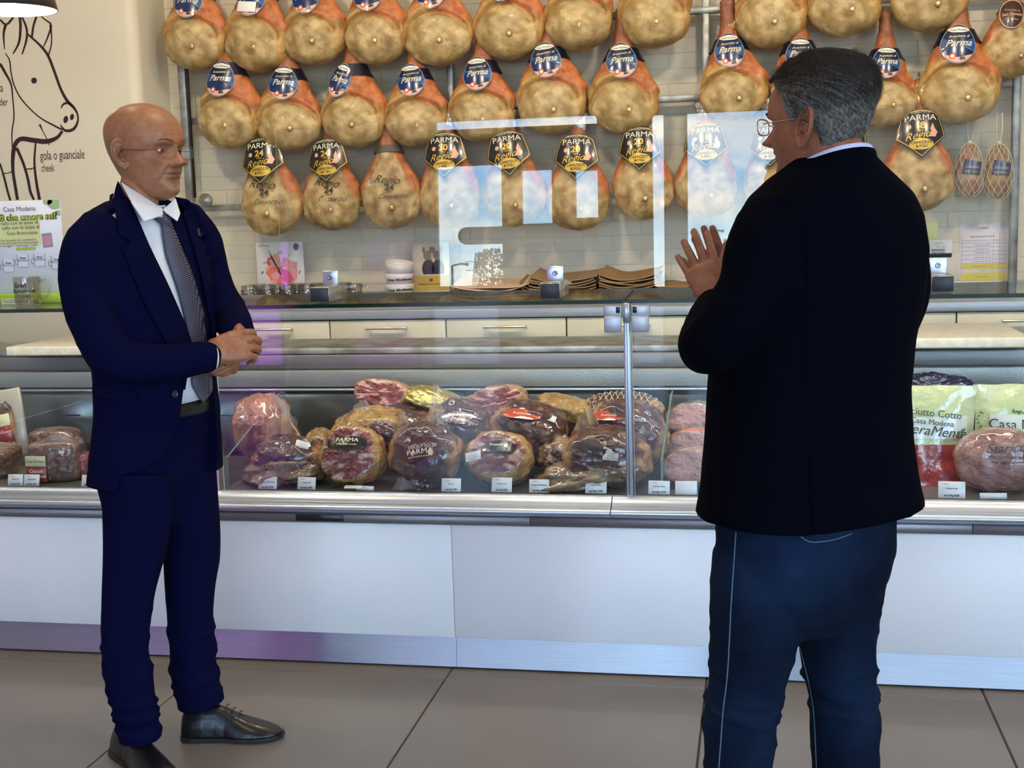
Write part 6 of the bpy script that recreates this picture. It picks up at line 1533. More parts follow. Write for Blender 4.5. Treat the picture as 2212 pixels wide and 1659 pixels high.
def drape(poly, tree, off=0.003, thick=0.0025, step=9, fallback=None):
    """cloth piece of a given outline laid on the surface under it; poly in photo pixels"""
    bm = bmesh.new(); P = []
    for i in range(len(poly)):
        a, b = poly[i], poly[(i+1) % len(poly)]; k = max(1, int(math.dist(a, b)/step))
        P += [(lerp(a[0], b[0], j/k), lerp(a[1], b[1], j/k)) for j in range(k)]
    vs = [bm.verts.new((x, y, 0)) for x, y in P]; es = [bm.edges.new((vs[i], vs[(i+1) % len(vs)])) for i in range(len(vs))]
    bmesh.ops.triangle_fill(bm, use_beauty=True, edges=es)
    for _ in range(5):
        lg = [e for e in bm.edges if not e.is_boundary and e.calc_length() > step*1.5]
        if not lg: break
        bmesh.ops.subdivide_edges(bm, edges=lg, cuts=1); bmesh.ops.triangulate(bm, faces=bm.faces[:]); bmesh.ops.beautify_fill(bm, faces=bm.faces[:], edges=[e for e in bm.edges if not e.is_boundary])
    last = None; miss = []
    for v in bm.verts:
        h, n = hit(tree, v.co.x, v.co.y)
        if h is None: miss.append(v); v.tag = True; continue
        v.tag = False; v.co = h+n*off if n.dot(h-CAMP) < 0 else h-n*off
    good = [v for v in bm.verts if not v.tag]
    if miss and good:
        for v in miss:
            d = ray(v.co.x, v.co.y); nb = min(good, key=lambda g: ((CAMP+d*(g.co.y/d.y))-g.co).length)
            v.co = CAMP+d*(nb.co.y/d.y)
    bm.normal_update()
    tot = Vector((0, 0, 0))
    for f in bm.faces: tot += f.normal*f.calc_area()
    if bm.faces and tot.dot(sum((f.calc_center_median() for f in bm.faces), Vector())/len(bm.faces)-CAMP) > 0: bmesh.ops.reverse_faces(bm, faces=bm.faces[:])
    bm.normal_update()
    bmesh.ops.solidify(bm, geom=bm.faces[:], thickness=-thick)
    mb = MB(); mb.bm(bm); return mb
def strip_on(tree, line, w, off=0.0015, n=40, mi=0, mb=None, wpx=False):
    """thin seam or hem along a pixel line"""
    mb = mb or MB(); pts = []
    K = len(line)-1
    tab = [(i, p[0], p[1]) for i, p in enumerate(line)]
    for i in range(n+1):
        q = interp(tab, K*i/n); h, nn = hit(tree, q[0], q[1])
        if h is not None: pts.append(h+nn*off if nn.dot(h-CAMP) < 0 else h-nn*off)
    if len(pts) > 2: mb.tube(pts, w, 5)
    return mb
def boolean(me, cutter_mb, op='DIFFERENCE'):
    o = bpy.data.objects.new('a', me); COL.objects.link(o)
    cm = cutter_mb.to_mesh('c'); c = bpy.data.objects.new('c', cm); COL.objects.link(c)
    m = o.modifiers.new('b', 'BOOLEAN'); m.operation = op; m.object = c; m.solver = 'EXACT'
    out = evaluated(o); bpy.data.objects.remove(c); bpy.data.meshes.remove(cm)
    return out
def weld_man(name, loc): return empty(name, loc)
def put(me, name, m, root):
    """link a mesh given in world coordinates under a person's empty"""
    me.transform(Matrix.Translation(-root.matrix_basis.translation if root.parent is None else -root.parent.matrix_basis.translation-root.matrix_basis.translation))
    return link(name, me, m, root)
def flow(amp, fx, fz, seed, zlo=None, zhi=None, edge=0.05, warp=0.6):
    """fold pattern: anisotropic ridges"""
    def fn(p):
        q = Vector((p.x*fx, p.y*fx, p.z*fz)); w = noise.noise(q*0.5+Vector((seed, 0, 0)))*warp
        v = noise.noise(q+Vector((w, w, w+seed)))
        v = (1-abs(v)*2.2)**2*0.6-0.25 if abs(v) < 0.45 else -0.25
        k = 1
        if zlo is not None: k *= smooth(zlo, zlo+edge, p.z)
        if zhi is not None: k *= 1-smooth(zhi-edge, zhi, p.z)
        return amp*v*k
    return fn
M_suit = mat('navy_suit_wool', '050622', rough=0.95, spec=0.06, col2='07092b', scale=900, bump=0.15, bscale=1400, bdist=0.0005, sheen=0.0, detail=1)
M_blazer = mat('dark_navy_blazer', '020209', rough=0.95, spec=0.05, col2='02030c', scale=900, bump=0.15, bscale=1200, bdist=0.0005, detail=1)
M_shirt = mat('white_shirt', 'e2e0e2', rough=0.75, bump=0.2, bscale=45, bdist=0.004, detail=2)
M_shirt2 = mat('pale_blue_shirt', 'c3c8e6', rough=0.75)
M_leather = mat('black_shoe_leather', '0e0d0e', rough=0.33, coat=0.1, spec=0.4, bump=0.1, bscale=60)
M_belt = mat('black_belt', '0c0b0b', rough=0.4)
M_jean = mat('blue_denim', '050a18', rough=0.9, spec=0.08, col2='0a1422', scale=6, ramp=(0.35, 0.7), attr='tone', bump=0.2, bscale=700, bdist=0.0006, detail=3)
# dotted tie
M_tie = new_mat('dotted_tie'); t = M_tie.node_tree; N = t.nodes.new; L = t.links.new
o_ = N('ShaderNodeOutputMaterial'); b_ = N('ShaderNodeBsdfPrincipled'); b_.inputs['Roughness'].default_value = 0.5; L(b_.outputs[0], o_.inputs[0])
tc_ = N('ShaderNodeTexCoord'); mp_ = N('ShaderNodeMapping'); mp_.inputs['Rotation'].default_value = (0, 0.78, 0); mp_.inputs['Scale'].default_value = (250, 0.01, 250); L(tc_.outputs['Object'], mp_.inputs[0])
vo = N('ShaderNodeTexVoronoi'); vo.inputs['Randomness'].default_value = 0.0; vo.inputs['Scale'].default_value = 1.0; L(mp_.outputs[0], vo.inputs['Vector'])
rp = N('ShaderNodeValToRGB'); rp.color_ramp.elements[0].position = 0.18; rp.color_ramp.elements[1].position = 0.34; rp.color_ramp.elements[0].color = lin('8d8698'); rp.color_ramp.elements[1].color = lin('0e0d20')
L(vo.outputs['Distance'], rp.inputs[0]); L(rp.outputs[0], b_.inputs['Base Color'])

def shoe(mb, heel, toe, ht=0.085, w=0.05, seed=0):
    """derby shoe from heel to toe on the floor"""
    h = Vector(heel); t_ = Vector(toe); d = (t_-h); Ln = d.length; d.normalize(); s = Vector((-d.y, d.x, 0)); up = Vector((0, 0, 1))
    rows = [(0.0, 0.6, 0.75), (0.03, 0.78, 0.98), (0.12, 0.84, 1.06), (0.22, 0.86, 1.10), (0.34, 0.82, 1.12), (0.45, 0.86, 0.98), (0.55, 0.98, 0.80), (0.66, 1.04, 0.66), (0.76, 1.0, 0.56), (0.86, 0.86, 0.46), (0.94, 0.62, 0.36), (0.985, 0.36, 0.26), (1.0, 0.12, 0.18)]
    V = []; n = 24
    for tt, ww, hh in rows:
        c = h+d*Ln*tt
        for i in range(n):
            a = 2*PI*i/n; ca, sa = math.cos(a), math.sin(a)
            x = w*ww*math.copysign(abs(ca)**0.75, ca)*(1 if sa < 0.1 else 1-0.35*sa); z = 0.013+(ht*hh-0.013)*(max(0, sa)**0.8) if sa > 0 else 0.013
            V.append(c+s*x+up*z)
    k = len(rows)
    mb.add(V, [(j*n+i, j*n+(i+1) % n, (j+1)*n+(i+1) % n, (j+1)*n+i) for j in range(k-1) for i in range(n)]+[tuple(reversed(range(n))), tuple((k-1)*n+i for i in range(n))])
def sole(h, t_, w=0.05):
    mb = MB(); h = Vector(h); t_ = Vector(t_); d = t_-h; Ln = d.length; d.normalize(); s = Vector((-d.y, d.x, 0))
    out = []
    rows = [(-0.01, 0.5), (0.03, 0.84), (0.12, 0.9), (0.3, 0.86), (0.45, 0.9), (0.6, 1.04), (0.76, 1.05), (0.88, 0.88), (0.96, 0.6), (1.012, 0.15)]
    L_ = [h+d*Ln*a+s*w*b for a, b in rows]+[h+d*Ln*a-s*w*b for a, b in reversed(rows)]
    n = len(L_); top = [Vector((p.x, p.y, 0.014)) for p in L_]; bot = [Vector((p.x, p.y, 0.007 if ((p-h).dot(d) > Ln*0.3) else 0.0)) for p in L_]
    mb.add(top+bot, [tuple(range(n)), tuple(reversed(range(n, 2*n)))]+[(i, n+i, n+(i+1) % n, (i+1) % n) for i in range(n)], 0, False)
    hp = [p for p, q in zip(L_, range(n)) if (p-h).dot(d) < Ln*0.27]
    return mb
# ------------------------------------------------------------------ the man in the suit (left)
def build_suit_man():
    A = math.radians(69); Fd = Vector((math.sin(A), -math.cos(A), 0)); Lt = Vector((math.cos(A), math.sin(A), 0)); Bk = -Fd; Y0 = 3.15
    root = empty('person', (-1.60, 3.12, 0))
    tag(root, 'bald man in navy suit and dotted tie, clasping his hands, looking right', 'person')
    # head and hands (skin)
    HA_ = math.radians(78); hs = 1.075
    hc = at(320, 420, Y0); HM = TR(hc.x, hc.y, 1.499) @ RZ(HA_) @ RX(0.03) @ Matrix.Scale(hs, 4)
    P = dict(skin=tuple(lin('a9744f')[:3]), skin2=tuple(lin('93593f')[:3]), nose=0.0245, furrow=True, fringe=tuple(lin('5c4c42')[:3]), stubble=0.16, wide=1.08)
    mb = MB(); V, Fc = head_mesh(P); mb.add([HM @ Vector(v) for v in V], Fc)
    for s in (-1, 1):
        ev, ef = ear_mesh(s, TR(s*0.0675, 0.016, 0.108) @ RX(-0.15) @ RZ(-s*0.40) @ Matrix.Scale(1.12, 4)); mb.add([HM @ v for v in ev], ef)
    nb = at(297, 470, Y0)
    limb(mb, [Vector((nb.x, nb.y, 1.40)), Vector((nb.x, nb.y, 1.46))+Fd*0.0, HM @ Vector((0, 0.022, 0.0)), HM @ Vector((0, 0.010, 0.05))], [(0.075, 0.070), (0.064, 0.064), (0.060, 0.064), (0.054, 0.060)], n=40, axis=(Lt.x, Lt.y, 0))
    me_h = fuse(mb, 0.0016, 3); 
    HI = HM.inverted()
    color_attr(me_h, lambda p, n: skin_tone(HI @ p, P, None))
    # hands
    mb = MB()
    wr = at(452, 766, 3.015); kn = at(532, 742, 3.08); d = (kn-wr).normalized()
    hand(mb, wr, d, (0.25, 0.95, -0.15), 1, [(0.55, 0.75, 0.4), (0.6, 0.8, 0.4), (0.65, 0.85, 0.5), (0.7, 0.9, 0.5)], spreads=(0.05, 0.0, -0.04, -0.09), thumb=dict(out=0.25, toward=0.5, curl=(0.2, 0.3)), scale=1.08, fore=at(400, 776, 2.985))
    wl_ = at(512, 736, 3.17); d2 = (at(494, 800, 3.085)-wl_).normalized()
    hand(mb, wl_, d2, (-0.8, -0.25, -0.2), -1, [(1.0, 1.3, 0.7), (1.0, 1.35, 0.7), (1.05, 1.35, 0.7), (1.1, 1.3, 0.7)], spreads=(0.04, 0.0, -0.03, -0.06), thumb=dict(out=0.5, toward=0.5, curl=(0.2, 0.4)), scale=0.98, fore=at(508, 700, 3.25))
    tp = at(546, 731, 3.10)
    limb(mb, [at(522, 752, 3.12), at(537, 738, 3.105), tp], [0.010, 0.0098, 0.0088], n=14)
    me_k = fuse(mb, 0.0016, 1)
    color_attr(me_k, lambda p, n: mixc(P['skin'], P['skin2'], 0.5+0.5*noise.noise(p*45)+0.3*noise.noise(p*120)))
    wrinkle(me_k, lambda p: 0.0005*noise.noise(p*160)-0.0008*max(0, 0.25-abs(noise.noise(Vector((p.x*40, p.y*40, p.z*110)))))*4)
    # core of the body, under the clothes
    SEC = [(432, 299, .078, .066, .074), (450, 298, .128, .078, .088), (470, 297, .172, .088, .098), (500, 298, .196, .100, .106), (545, 302, .204, .113, .112), (610, 308, .203, .124, .112), (705, 320, .190, .125, .100), (815, 333, .183, .126, .098), (890, 338, .188, .128, .108), (960, 339, .196, .131, .122), (1027, 337, .203, .134, .130)]
    def sec(s, k=0.0, kf=None, pw=2.3):
        c = at(s[1], s[0], Y0); return (Vector((c.x, c.y, c.z)), Lt, Bk, s[2]-k, s[3]-(k if kf is None else kf), s[4]-k, pw)
    mbc = MB(); loft(mbc, [sec(s, 0.030) for s in SEC[2:]]+[(at(338, 1100, Y0), Lt, Bk, .10, .07, .08, 2.2)])
    me_c = mbc.to_mesh('c'); color_attr(me_c, lambda p, n: SK)
    # join skin into one mesh
    bm = bmesh.new()
    for m_ in (me_h, me_k, me_c): bm.from_mesh(m_)
    lm = lids(HM, P).to_mesh('l'); color_attr(lm, lambda p, n: mixc(P['skin2'], SKD, 0.4)); bm.from_mesh(lm)
    me = bpy.data.meshes.new('body'); bm.to_mesh(me); bm.free(); shade(me)
    put(me, 'body', M_skin, root)
    RI = Matrix.Translation(-root.location)
    eyes(root, RI @ HM, P); brows(root, RI @ HM, P, '6a5446'); glasses(root, RI @ HM, '6b5a50', rr=0.0005, wide=1.06)
    # shirt
    mb = MB(); loft(mb, [sec(s, 0.024, 0.020) for s in SEC[:8]]+[sec((866, 338, .186, .128, .106), 0.024, 0.020)], 72)
    me = mb.to_mesh('shirt'); shade(me)
    wrinkle(me, flow(0.004, 9, 5, 3)); t_sh = tree_of(me)
    put(me, 'shirt', M_shirt, root)
    # jacket
    mb = MB(); loft(mb, [sec(s) for s in SEC]+[], 72); t_un = tree_of(mb.to_mesh('torso'))
    limb(mb, [at(212, 498, 3.01), at(190, 540, 2.975), at(184, 630, 2.955), at(224, 748, 2.925), at(262, 778, 2.93), at(340, 786, 2.955), at(446, 771, 3.008)],
         [(.054, .058), (.064, .069), (.060, .066), (.058, .062), (.056, .058), (.050, .052), (.040, .043)], n=36, axis=(0, 1, 0), cap_round=True)
    limb(mb, [at(405, 478, 3.28), at(430, 520, 3.32), at(458, 610, 3.345), at(492, 680, 3.33), at(512, 712, 3.24), at(513, 724, 3.21)], [(.052, .056), (.060, .064), (.056, .060), (.054, .056), (.044, .046), (.042, .044)], n=36, axis=(0, 1, 0))
    me_j = fuse(mb, 0.0055, 5)
    # hollow the cuffs out and cut the front opening
    pc = at(338, 800, Y0)+Fd*0.115
    def on_plane(px, py):
        r = ray(px, py); t = (pc-CAMP).dot(Fd)/r.dot(Fd); q = CAMP+r*t; return (q-pc).dot(Lt), q.z
    poly = [(258, 385), (283, 445), (318, 528), (362, 622), (396, 700), (412, 745), (404, 800), (393, 852), (388, 885), (380, 930), (362, 975), (335, 1008), (300, 1030), (296, 1075), (470, 1075), (481, 960), (470, 850), (460, 760), (452, 700), (432, 600), (408, 510), (384, 440), (378, 385)]
    pp = [on_plane(*q) for q in poly]
    n = len(pp)
    cv = [pc-Fd*0.10+Lt*a+Vector((0, 0, b-pc.z)) for a, b in pp]+[pc+Fd*0.25+Lt*a+Vector((0, 0, b-pc.z)) for a, b in pp]
    cm = MB(); cm.add(cv, [tuple(range(n)), tuple(reversed(range(n, 2*n)))]+[(i, n+i, n+(i+1) % n, (i+1) % n) for i in range(n)], 0, False)
    bmx = bmesh.new(); bmx.from_mesh(cm.to_mesh('x')); bmesh.ops.recalc_face_normals(bmx, faces=bmx.faces[:]); cm = MB(); cm.bm(bmx)
    me_j = boolean(me_j, cm)
    w1, w2 = flow(0.010, 7, 7, 11), flow(0.006, 16, 12, 5)
    elb = at(224, 760, 2.93); arm2 = at(495, 685, 3.3)
    def wf(p):
        a = w1(p)*0.6+w2(p)*0.3; k = G((p-elb).length, 0.14)+G((p-arm2).length, 0.12)
        return a*(0.5+1.4*k)
    wrinkle(me_j, wf); shade(me_j); me_j.set_sharp_from_angle(angle=math.radians(50))
    tj = tree_of(me_j)
    put(me_j, 'jacket', M_suit, root)
    MR = Matrix.Translation(-root.location)
    def dp(name, m, poly, off=0.002, th=0.003, tree=None, lab=None, step=9):
        b = drape(poly, tree or tj, off, th, step); o = put(b.to_mesh(name), name, m, root); 
        if lab: tag(o, lab)
        return o
    dp('lapel', M_suit, [(256, 392), (284, 450), (318, 530), (362, 622), (396, 700), (410, 742), (402, 800), (395, 842), (386, 800), (352, 735), (312, 660), (278, 580), (262, 540), (280, 522), (256, 508), (243, 430)], 0.0045, 0.005, t_un)
    dp('lapel', M_suit, [(379, 425), (404, 500), (430, 592), (452, 700), (462, 790), (470, 770), (466, 690), (458, 600), (452, 550), (440, 530), (452, 500), (432, 455), (405, 430)], 0.0045, 0.005, t_un)
    dp('pocket_flap', M_suit, [(208, 832), (296, 846), (292, 872), (205, 858)], 0.003, 0.003)
    dp('breast_pocket', M_suit, [(440, 560), (474, 548), (475, 558), (441, 570)], 0.002, 0.002)
    o = MB(); h, nn = hit(tj, 377, 851)
    if h is not None:
        M = Matrix.Translation(h+nn*0.001) @ nn.to_track_quat('Z', 'Y').to_matrix().to_4x4()
        o.lathe([(0, 0), (0.0095, 0), (0.0095, 0.003), (0.007, 0.0028), (0.006, 0.002), (0, 0.002)], n=18, M=M)
        put(o.to_mesh('button'), 'button', mat('dark_horn_button', '26262e', rough=0.3), root)
    for k in range(4):
        h, nn = hit(tj, 432-k*11, 797+0.5*k)
    # trousers
    mb = MB()
    loft(mb, [(at(336, y, Y0), Lt, Bk, a, f, b, 2.3) for y, a, f, b in ((876, .166, .112, .094), (900, .170, .114, .100), (960, .172, .112, .112), (1030, .170, .112, .116), (1090, .150, .10, .105), (1130, .11, .08, .08))], 60)
    limb(mb, [at(300, 1020, 3.06), at(292, 1170, 3.03), at(275, 1300, 2.99), at(271, 1400, 2.975), at(284, 1490, 2.98), at(305, 1597, 2.99)], [(.096, .100), (.082, .086), (.064, .070), (.060, .066), (.058, .066), (.052, .062)], n=40, axis=(Fd.x, Fd.y, 0), cap_round=False)
    limb(mb, [at(390, 1020, 3.22), at(412, 1170, 3.22), at(410, 1280, 3.20), at(413, 1366, 3.19), at(419, 1450, 3.19), at(434, 1521, 3.19)], [(.094, .098), (.080, .084), (.067, .070), (.062, .064), (.064, .068), (.058, .066)], n=40, axis=(Fd.x, Fd.y, 0), cap_round=False)
    me_t = fuse(mb, 0.005, 4)
    f1, f2 = flow(0.013, 3.5, 15, 21, 0.0, 0.42, 0.12, 1.4), flow(0.005, 8, 4, 9)
    wrinkle(me_t, lambda p: f1(p)+f2(p)); shade(me_t); tt = tree_of(me_t)
    put(me_t, 'trousers', M_suit, root)
    # belt and buckle
    mb = MB(); loft(mb, [(at(336, y, Y0), Lt, Bk, a, f, b, 2.3) for y, a, f, b in ((868, .170, .116, .096), (894, .173, .119, .102))], 60, cap=True)
    me_b = mb.to_mesh('belt'); shade(me_b); tb = tree_of(me_b); put(me_b, 'belt', M_belt, root)
    mb = MB(); q = [(408, 868), (438, 864), (436, 888), (406, 893)]
    pts = [hit(tb, *p) for p in q]
    if all(p[0] is not None for p in pts): mb.tube([p[0]+p[1]*0.004 for p in pts], 0.0018, 6, closed=True); mb.tube([pts[0][0].lerp(pts[3][0], .5)+pts[0][1]*0.005, pts[1][0].lerp(pts[2][0], .5)+pts[1][1]*0.006], 0.0013, 6)
    put(mb.to_mesh('buckle'), 'buckle', mat('belt_buckle_steel', 'b8b4a8', rough=0.25, metal=1), root)
    # tie
    tl = [(448, 332, 366), (462, 334, 372), (470, 338, 375), (482, 351, 377), (490, 355, 381), (518, 358, 393), (550, 363, 406), (578, 372, 418), (618, 386, 431), (677, 402, 447), (737, 414, 457), (800, 420, 466), (833, 421, 468), (850, 430, 463), (868, 441, 446)]
    V = []; nx = 9
    tabt = [(a, b, c) for a, b, c in tl]
    for j in range(61):
        y = lerp(448, 868, j/60); a, b = interp(tabt, y)
        for i in range(nx):
            u = i/(nx-1); x = lerp(a, b, u); h, nn = hit(t_un, x, y)
            if h is None: h = V[-1][2] if V else at(x, y, 3.0); nn = Fd
            V.append((x, y, h.copy()))
    # flatten depth along each row, puff the knot
    VV = []
    for j in range(61):
        row = V[j*nx:(j+1)*nx]; ym = sorted(r[2].y for r in row)[nx//2]; y = row[0][1]
        for i, (x, yy, h) in enumerate(row):
            u = i/(nx-1)*2-1; puff = -0.006+(0.016*(1-u*u) if y < 484 else 0.006*(1-u*u)); dd = ray(x, yy); q = CAMP+dd*(lerp(h.y, ym, 0.25)/dd.y); VV.append(q+Fd*puff-Lt*0.004)
    mb = MB(); mb.add(VV, [(j*nx+i, (j+1)*nx+i, (j+1)*nx+i+1, j*nx+i+1) for j in range(60) for i in range(nx-1)])
    put(mb.to_mesh('tie'), 'tie', M_tie, root).modifiers.new('s', 'SOLIDIFY').thickness = 0.003
    # collar: stand round the neck and two wings
    mb = MB(); cc = at(309, 445, Y0)
    def cfn(u, v):
        a = 2*PI*u; front = max(0, -math.sin(a)); back = max(0, math.sin(a)); z = 1.482+v*(0.022+0.022*back-0.012*front)+0.014*back-0.010*front
        rx, ry = 0.0645-0.006*v, 0.068-0.006*v
        p = cc+Lt*rx*math.cos(a)+Bk*(ry*math.sin(a)+0.002); return (p.x, p.y, z)
    mb.grid(cfn, 48, 5, 0, wrapu=True)
    def cfn2(u, v):
        a = 2*PI*u; front = max(0, -math.sin(a)); back = max(0, math.sin(a)); z0 = 1.462+(0.042+0.022*back-0.012*front)+0.014*back-0.010*front
        rx, ry = 0.0595+0.013*v, 0.064+0.013*v
        p = cc+Lt*rx*math.cos(a)+Bk*(ry*math.sin(a)+0.002); return (p.x, p.y, z0-v*0.030)
    mb.grid(cfn2, 48, 4, 0, wrapu=True)
    put(mb.to_mesh('collar_stand'), 'collar_stand', M_shirt, root).modifiers.new('s', 'SOLIDIFY').thickness = 0.0025
    trs = tree_of(mb.to_mesh('x')); 
    tc2 = tree_of(mb.to_mesh('x'), root.children[[c.name.split('.')[0] for c in root.children].index('shirt')].data) if False else trs
    jc_ = MB()
    def jfn(u, v):
        a = lerp(-0.35, PI+0.35, u); back = max(0, math.sin(a)); z1 = 1.462+0.044+0.030*back; rx, ry = 0.0755+0.008*v, 0.080+0.008*v
        p = cc+Lt*rx*math.cos(a)+Bk*(ry*math.sin(a)+0.002); return (p.x, p.y, z1-0.016-v*(0.050+0.012*back))
    jc_.grid(jfn, 40, 6)
    put(jc_.to_mesh('jacket_collar'), 'jacket_collar', M_suit, root).modifiers.new('s', 'SOLIDIFY').thickness = 0.004
    # wings as two folded leaves
    def wing(pts):
        b = MB(); b.add(pts, [tuple(range(len(pts)))], 0, False); bmw = bmesh.new(); bmw.from_mesh(b.to_mesh('w')); bmesh.ops.solidify(bmw, geom=bmw.faces[:], thickness=0.003); c = MB(); c.bm(bmw, 0, False)
        put(c.to_mesh('collar_wing'), 'collar_wing', M_shirt, root)
    fr = lambda px, py, f: (lambda r: CAMP+r*((cc+Fd*f-CAMP).dot(Fd)/r.dot(Fd)))(ray(px, py))
    wing([at(262, 396, 3.07), fr(350, 452, 0.074), fr(350, 466, 0.085), fr(311, 479, 0.100), fr(285, 440, 0.085)])
    wing([fr(351, 453, 0.074), fr(378, 430, 0.066), fr(388, 462, 0.080), fr(382, 478, 0.092), fr(358, 460, 0.085)])
    # cuffs of the shirt
    mb = MB(); limb(mb, [at(444, 771, 3.004), at(462, 770, 3.02)], [(.034, .037), (.033, .035)], n=28, axis=(0, 1, 0), cap_round=False, sub=2); put(mb.to_mesh('shirt_cuff'), 'shirt_cuff', M_shirt, root)
    # ring
    h = at(491, 783, 3.06); mb = MB(); mb.tube([h+Vector((0.009*math.cos(a), 0.004*math.sin(a), 0.007*math.sin(a)+0.004*math.cos(a))) for a in [2*PI*i/16 for i in range(16)]], 0.0013, 6, closed=True)
    put(mb.to_mesh('ring'), 'ring', mat('gold_ring', 'd8b060', rough=0.2, metal=1), root)
    # lapel microphone
    mb = MB(); h, nn = hit(tj, 424, 508)
    if h is not None: mb.tube([h+nn*0.006+Vector((0, 0, 0.016)), h+nn*0.008, h+nn*0.007-Vector((0, 0, 0.014))], [0.004, 0.0055, 0.004], 10); mb.tube([h+nn*0.006+Vector((0.002, 0, -0.012)), h+nn*0.01+Vector((0.006, 0, 0.004))], 0.002, 6); put(mb.to_mesh('lapel_microphone'), 'lapel_microphone', M_black, root)
    # shoes
    for heel, toe in ((atz(398, 1592, 0), atz(612, 1592, 0)), (Vector((-1.735, 3.07, 0)), Vector((-1.50, 2.87, 0)))):
        sh = empty('shoe', (0, 0, 0)); sh.parent = root; heel = Vector((heel.x, heel.y, 0)); toe = Vector((toe.x, toe.y, 0))
        mb = MB(); shoe(mb, heel, toe, 0.088, 0.050); me = fuse(mb, 0.003, 4); shade(me); ts = tree_of(me); me.transform(Matrix.Translation(-root.location)); link('upper', me, M_leather, sh)
        b = sole(heel, toe, 0.051); d = (toe-heel).normalized(); s = Vector((-d.y, d.x, 0)); me = b.to_mesh('sole'); me.transform(Matrix.Translation(-root.location)); link('sole', me, mat('dark_sole', '17130f', rough=0.6), sh)
        lb = MB()
        for k in range(3):
            c = heel+d*(0.13+0.018*k)+Vector((0, 0, 0.094-0.010*k)); lb.tube([c-s*0.020-Vector((0, 0, .006)), c+Vector((0, 0, 0.003)), c+s*0.020-Vector((0, 0, .006))], 0.0016, 5)
        me = lb.to_mesh('laces'); me.transform(Matrix.Translation(-root.location)); link('laces', me, M_belt, sh)
    return root
suit_man = build_suit_man()

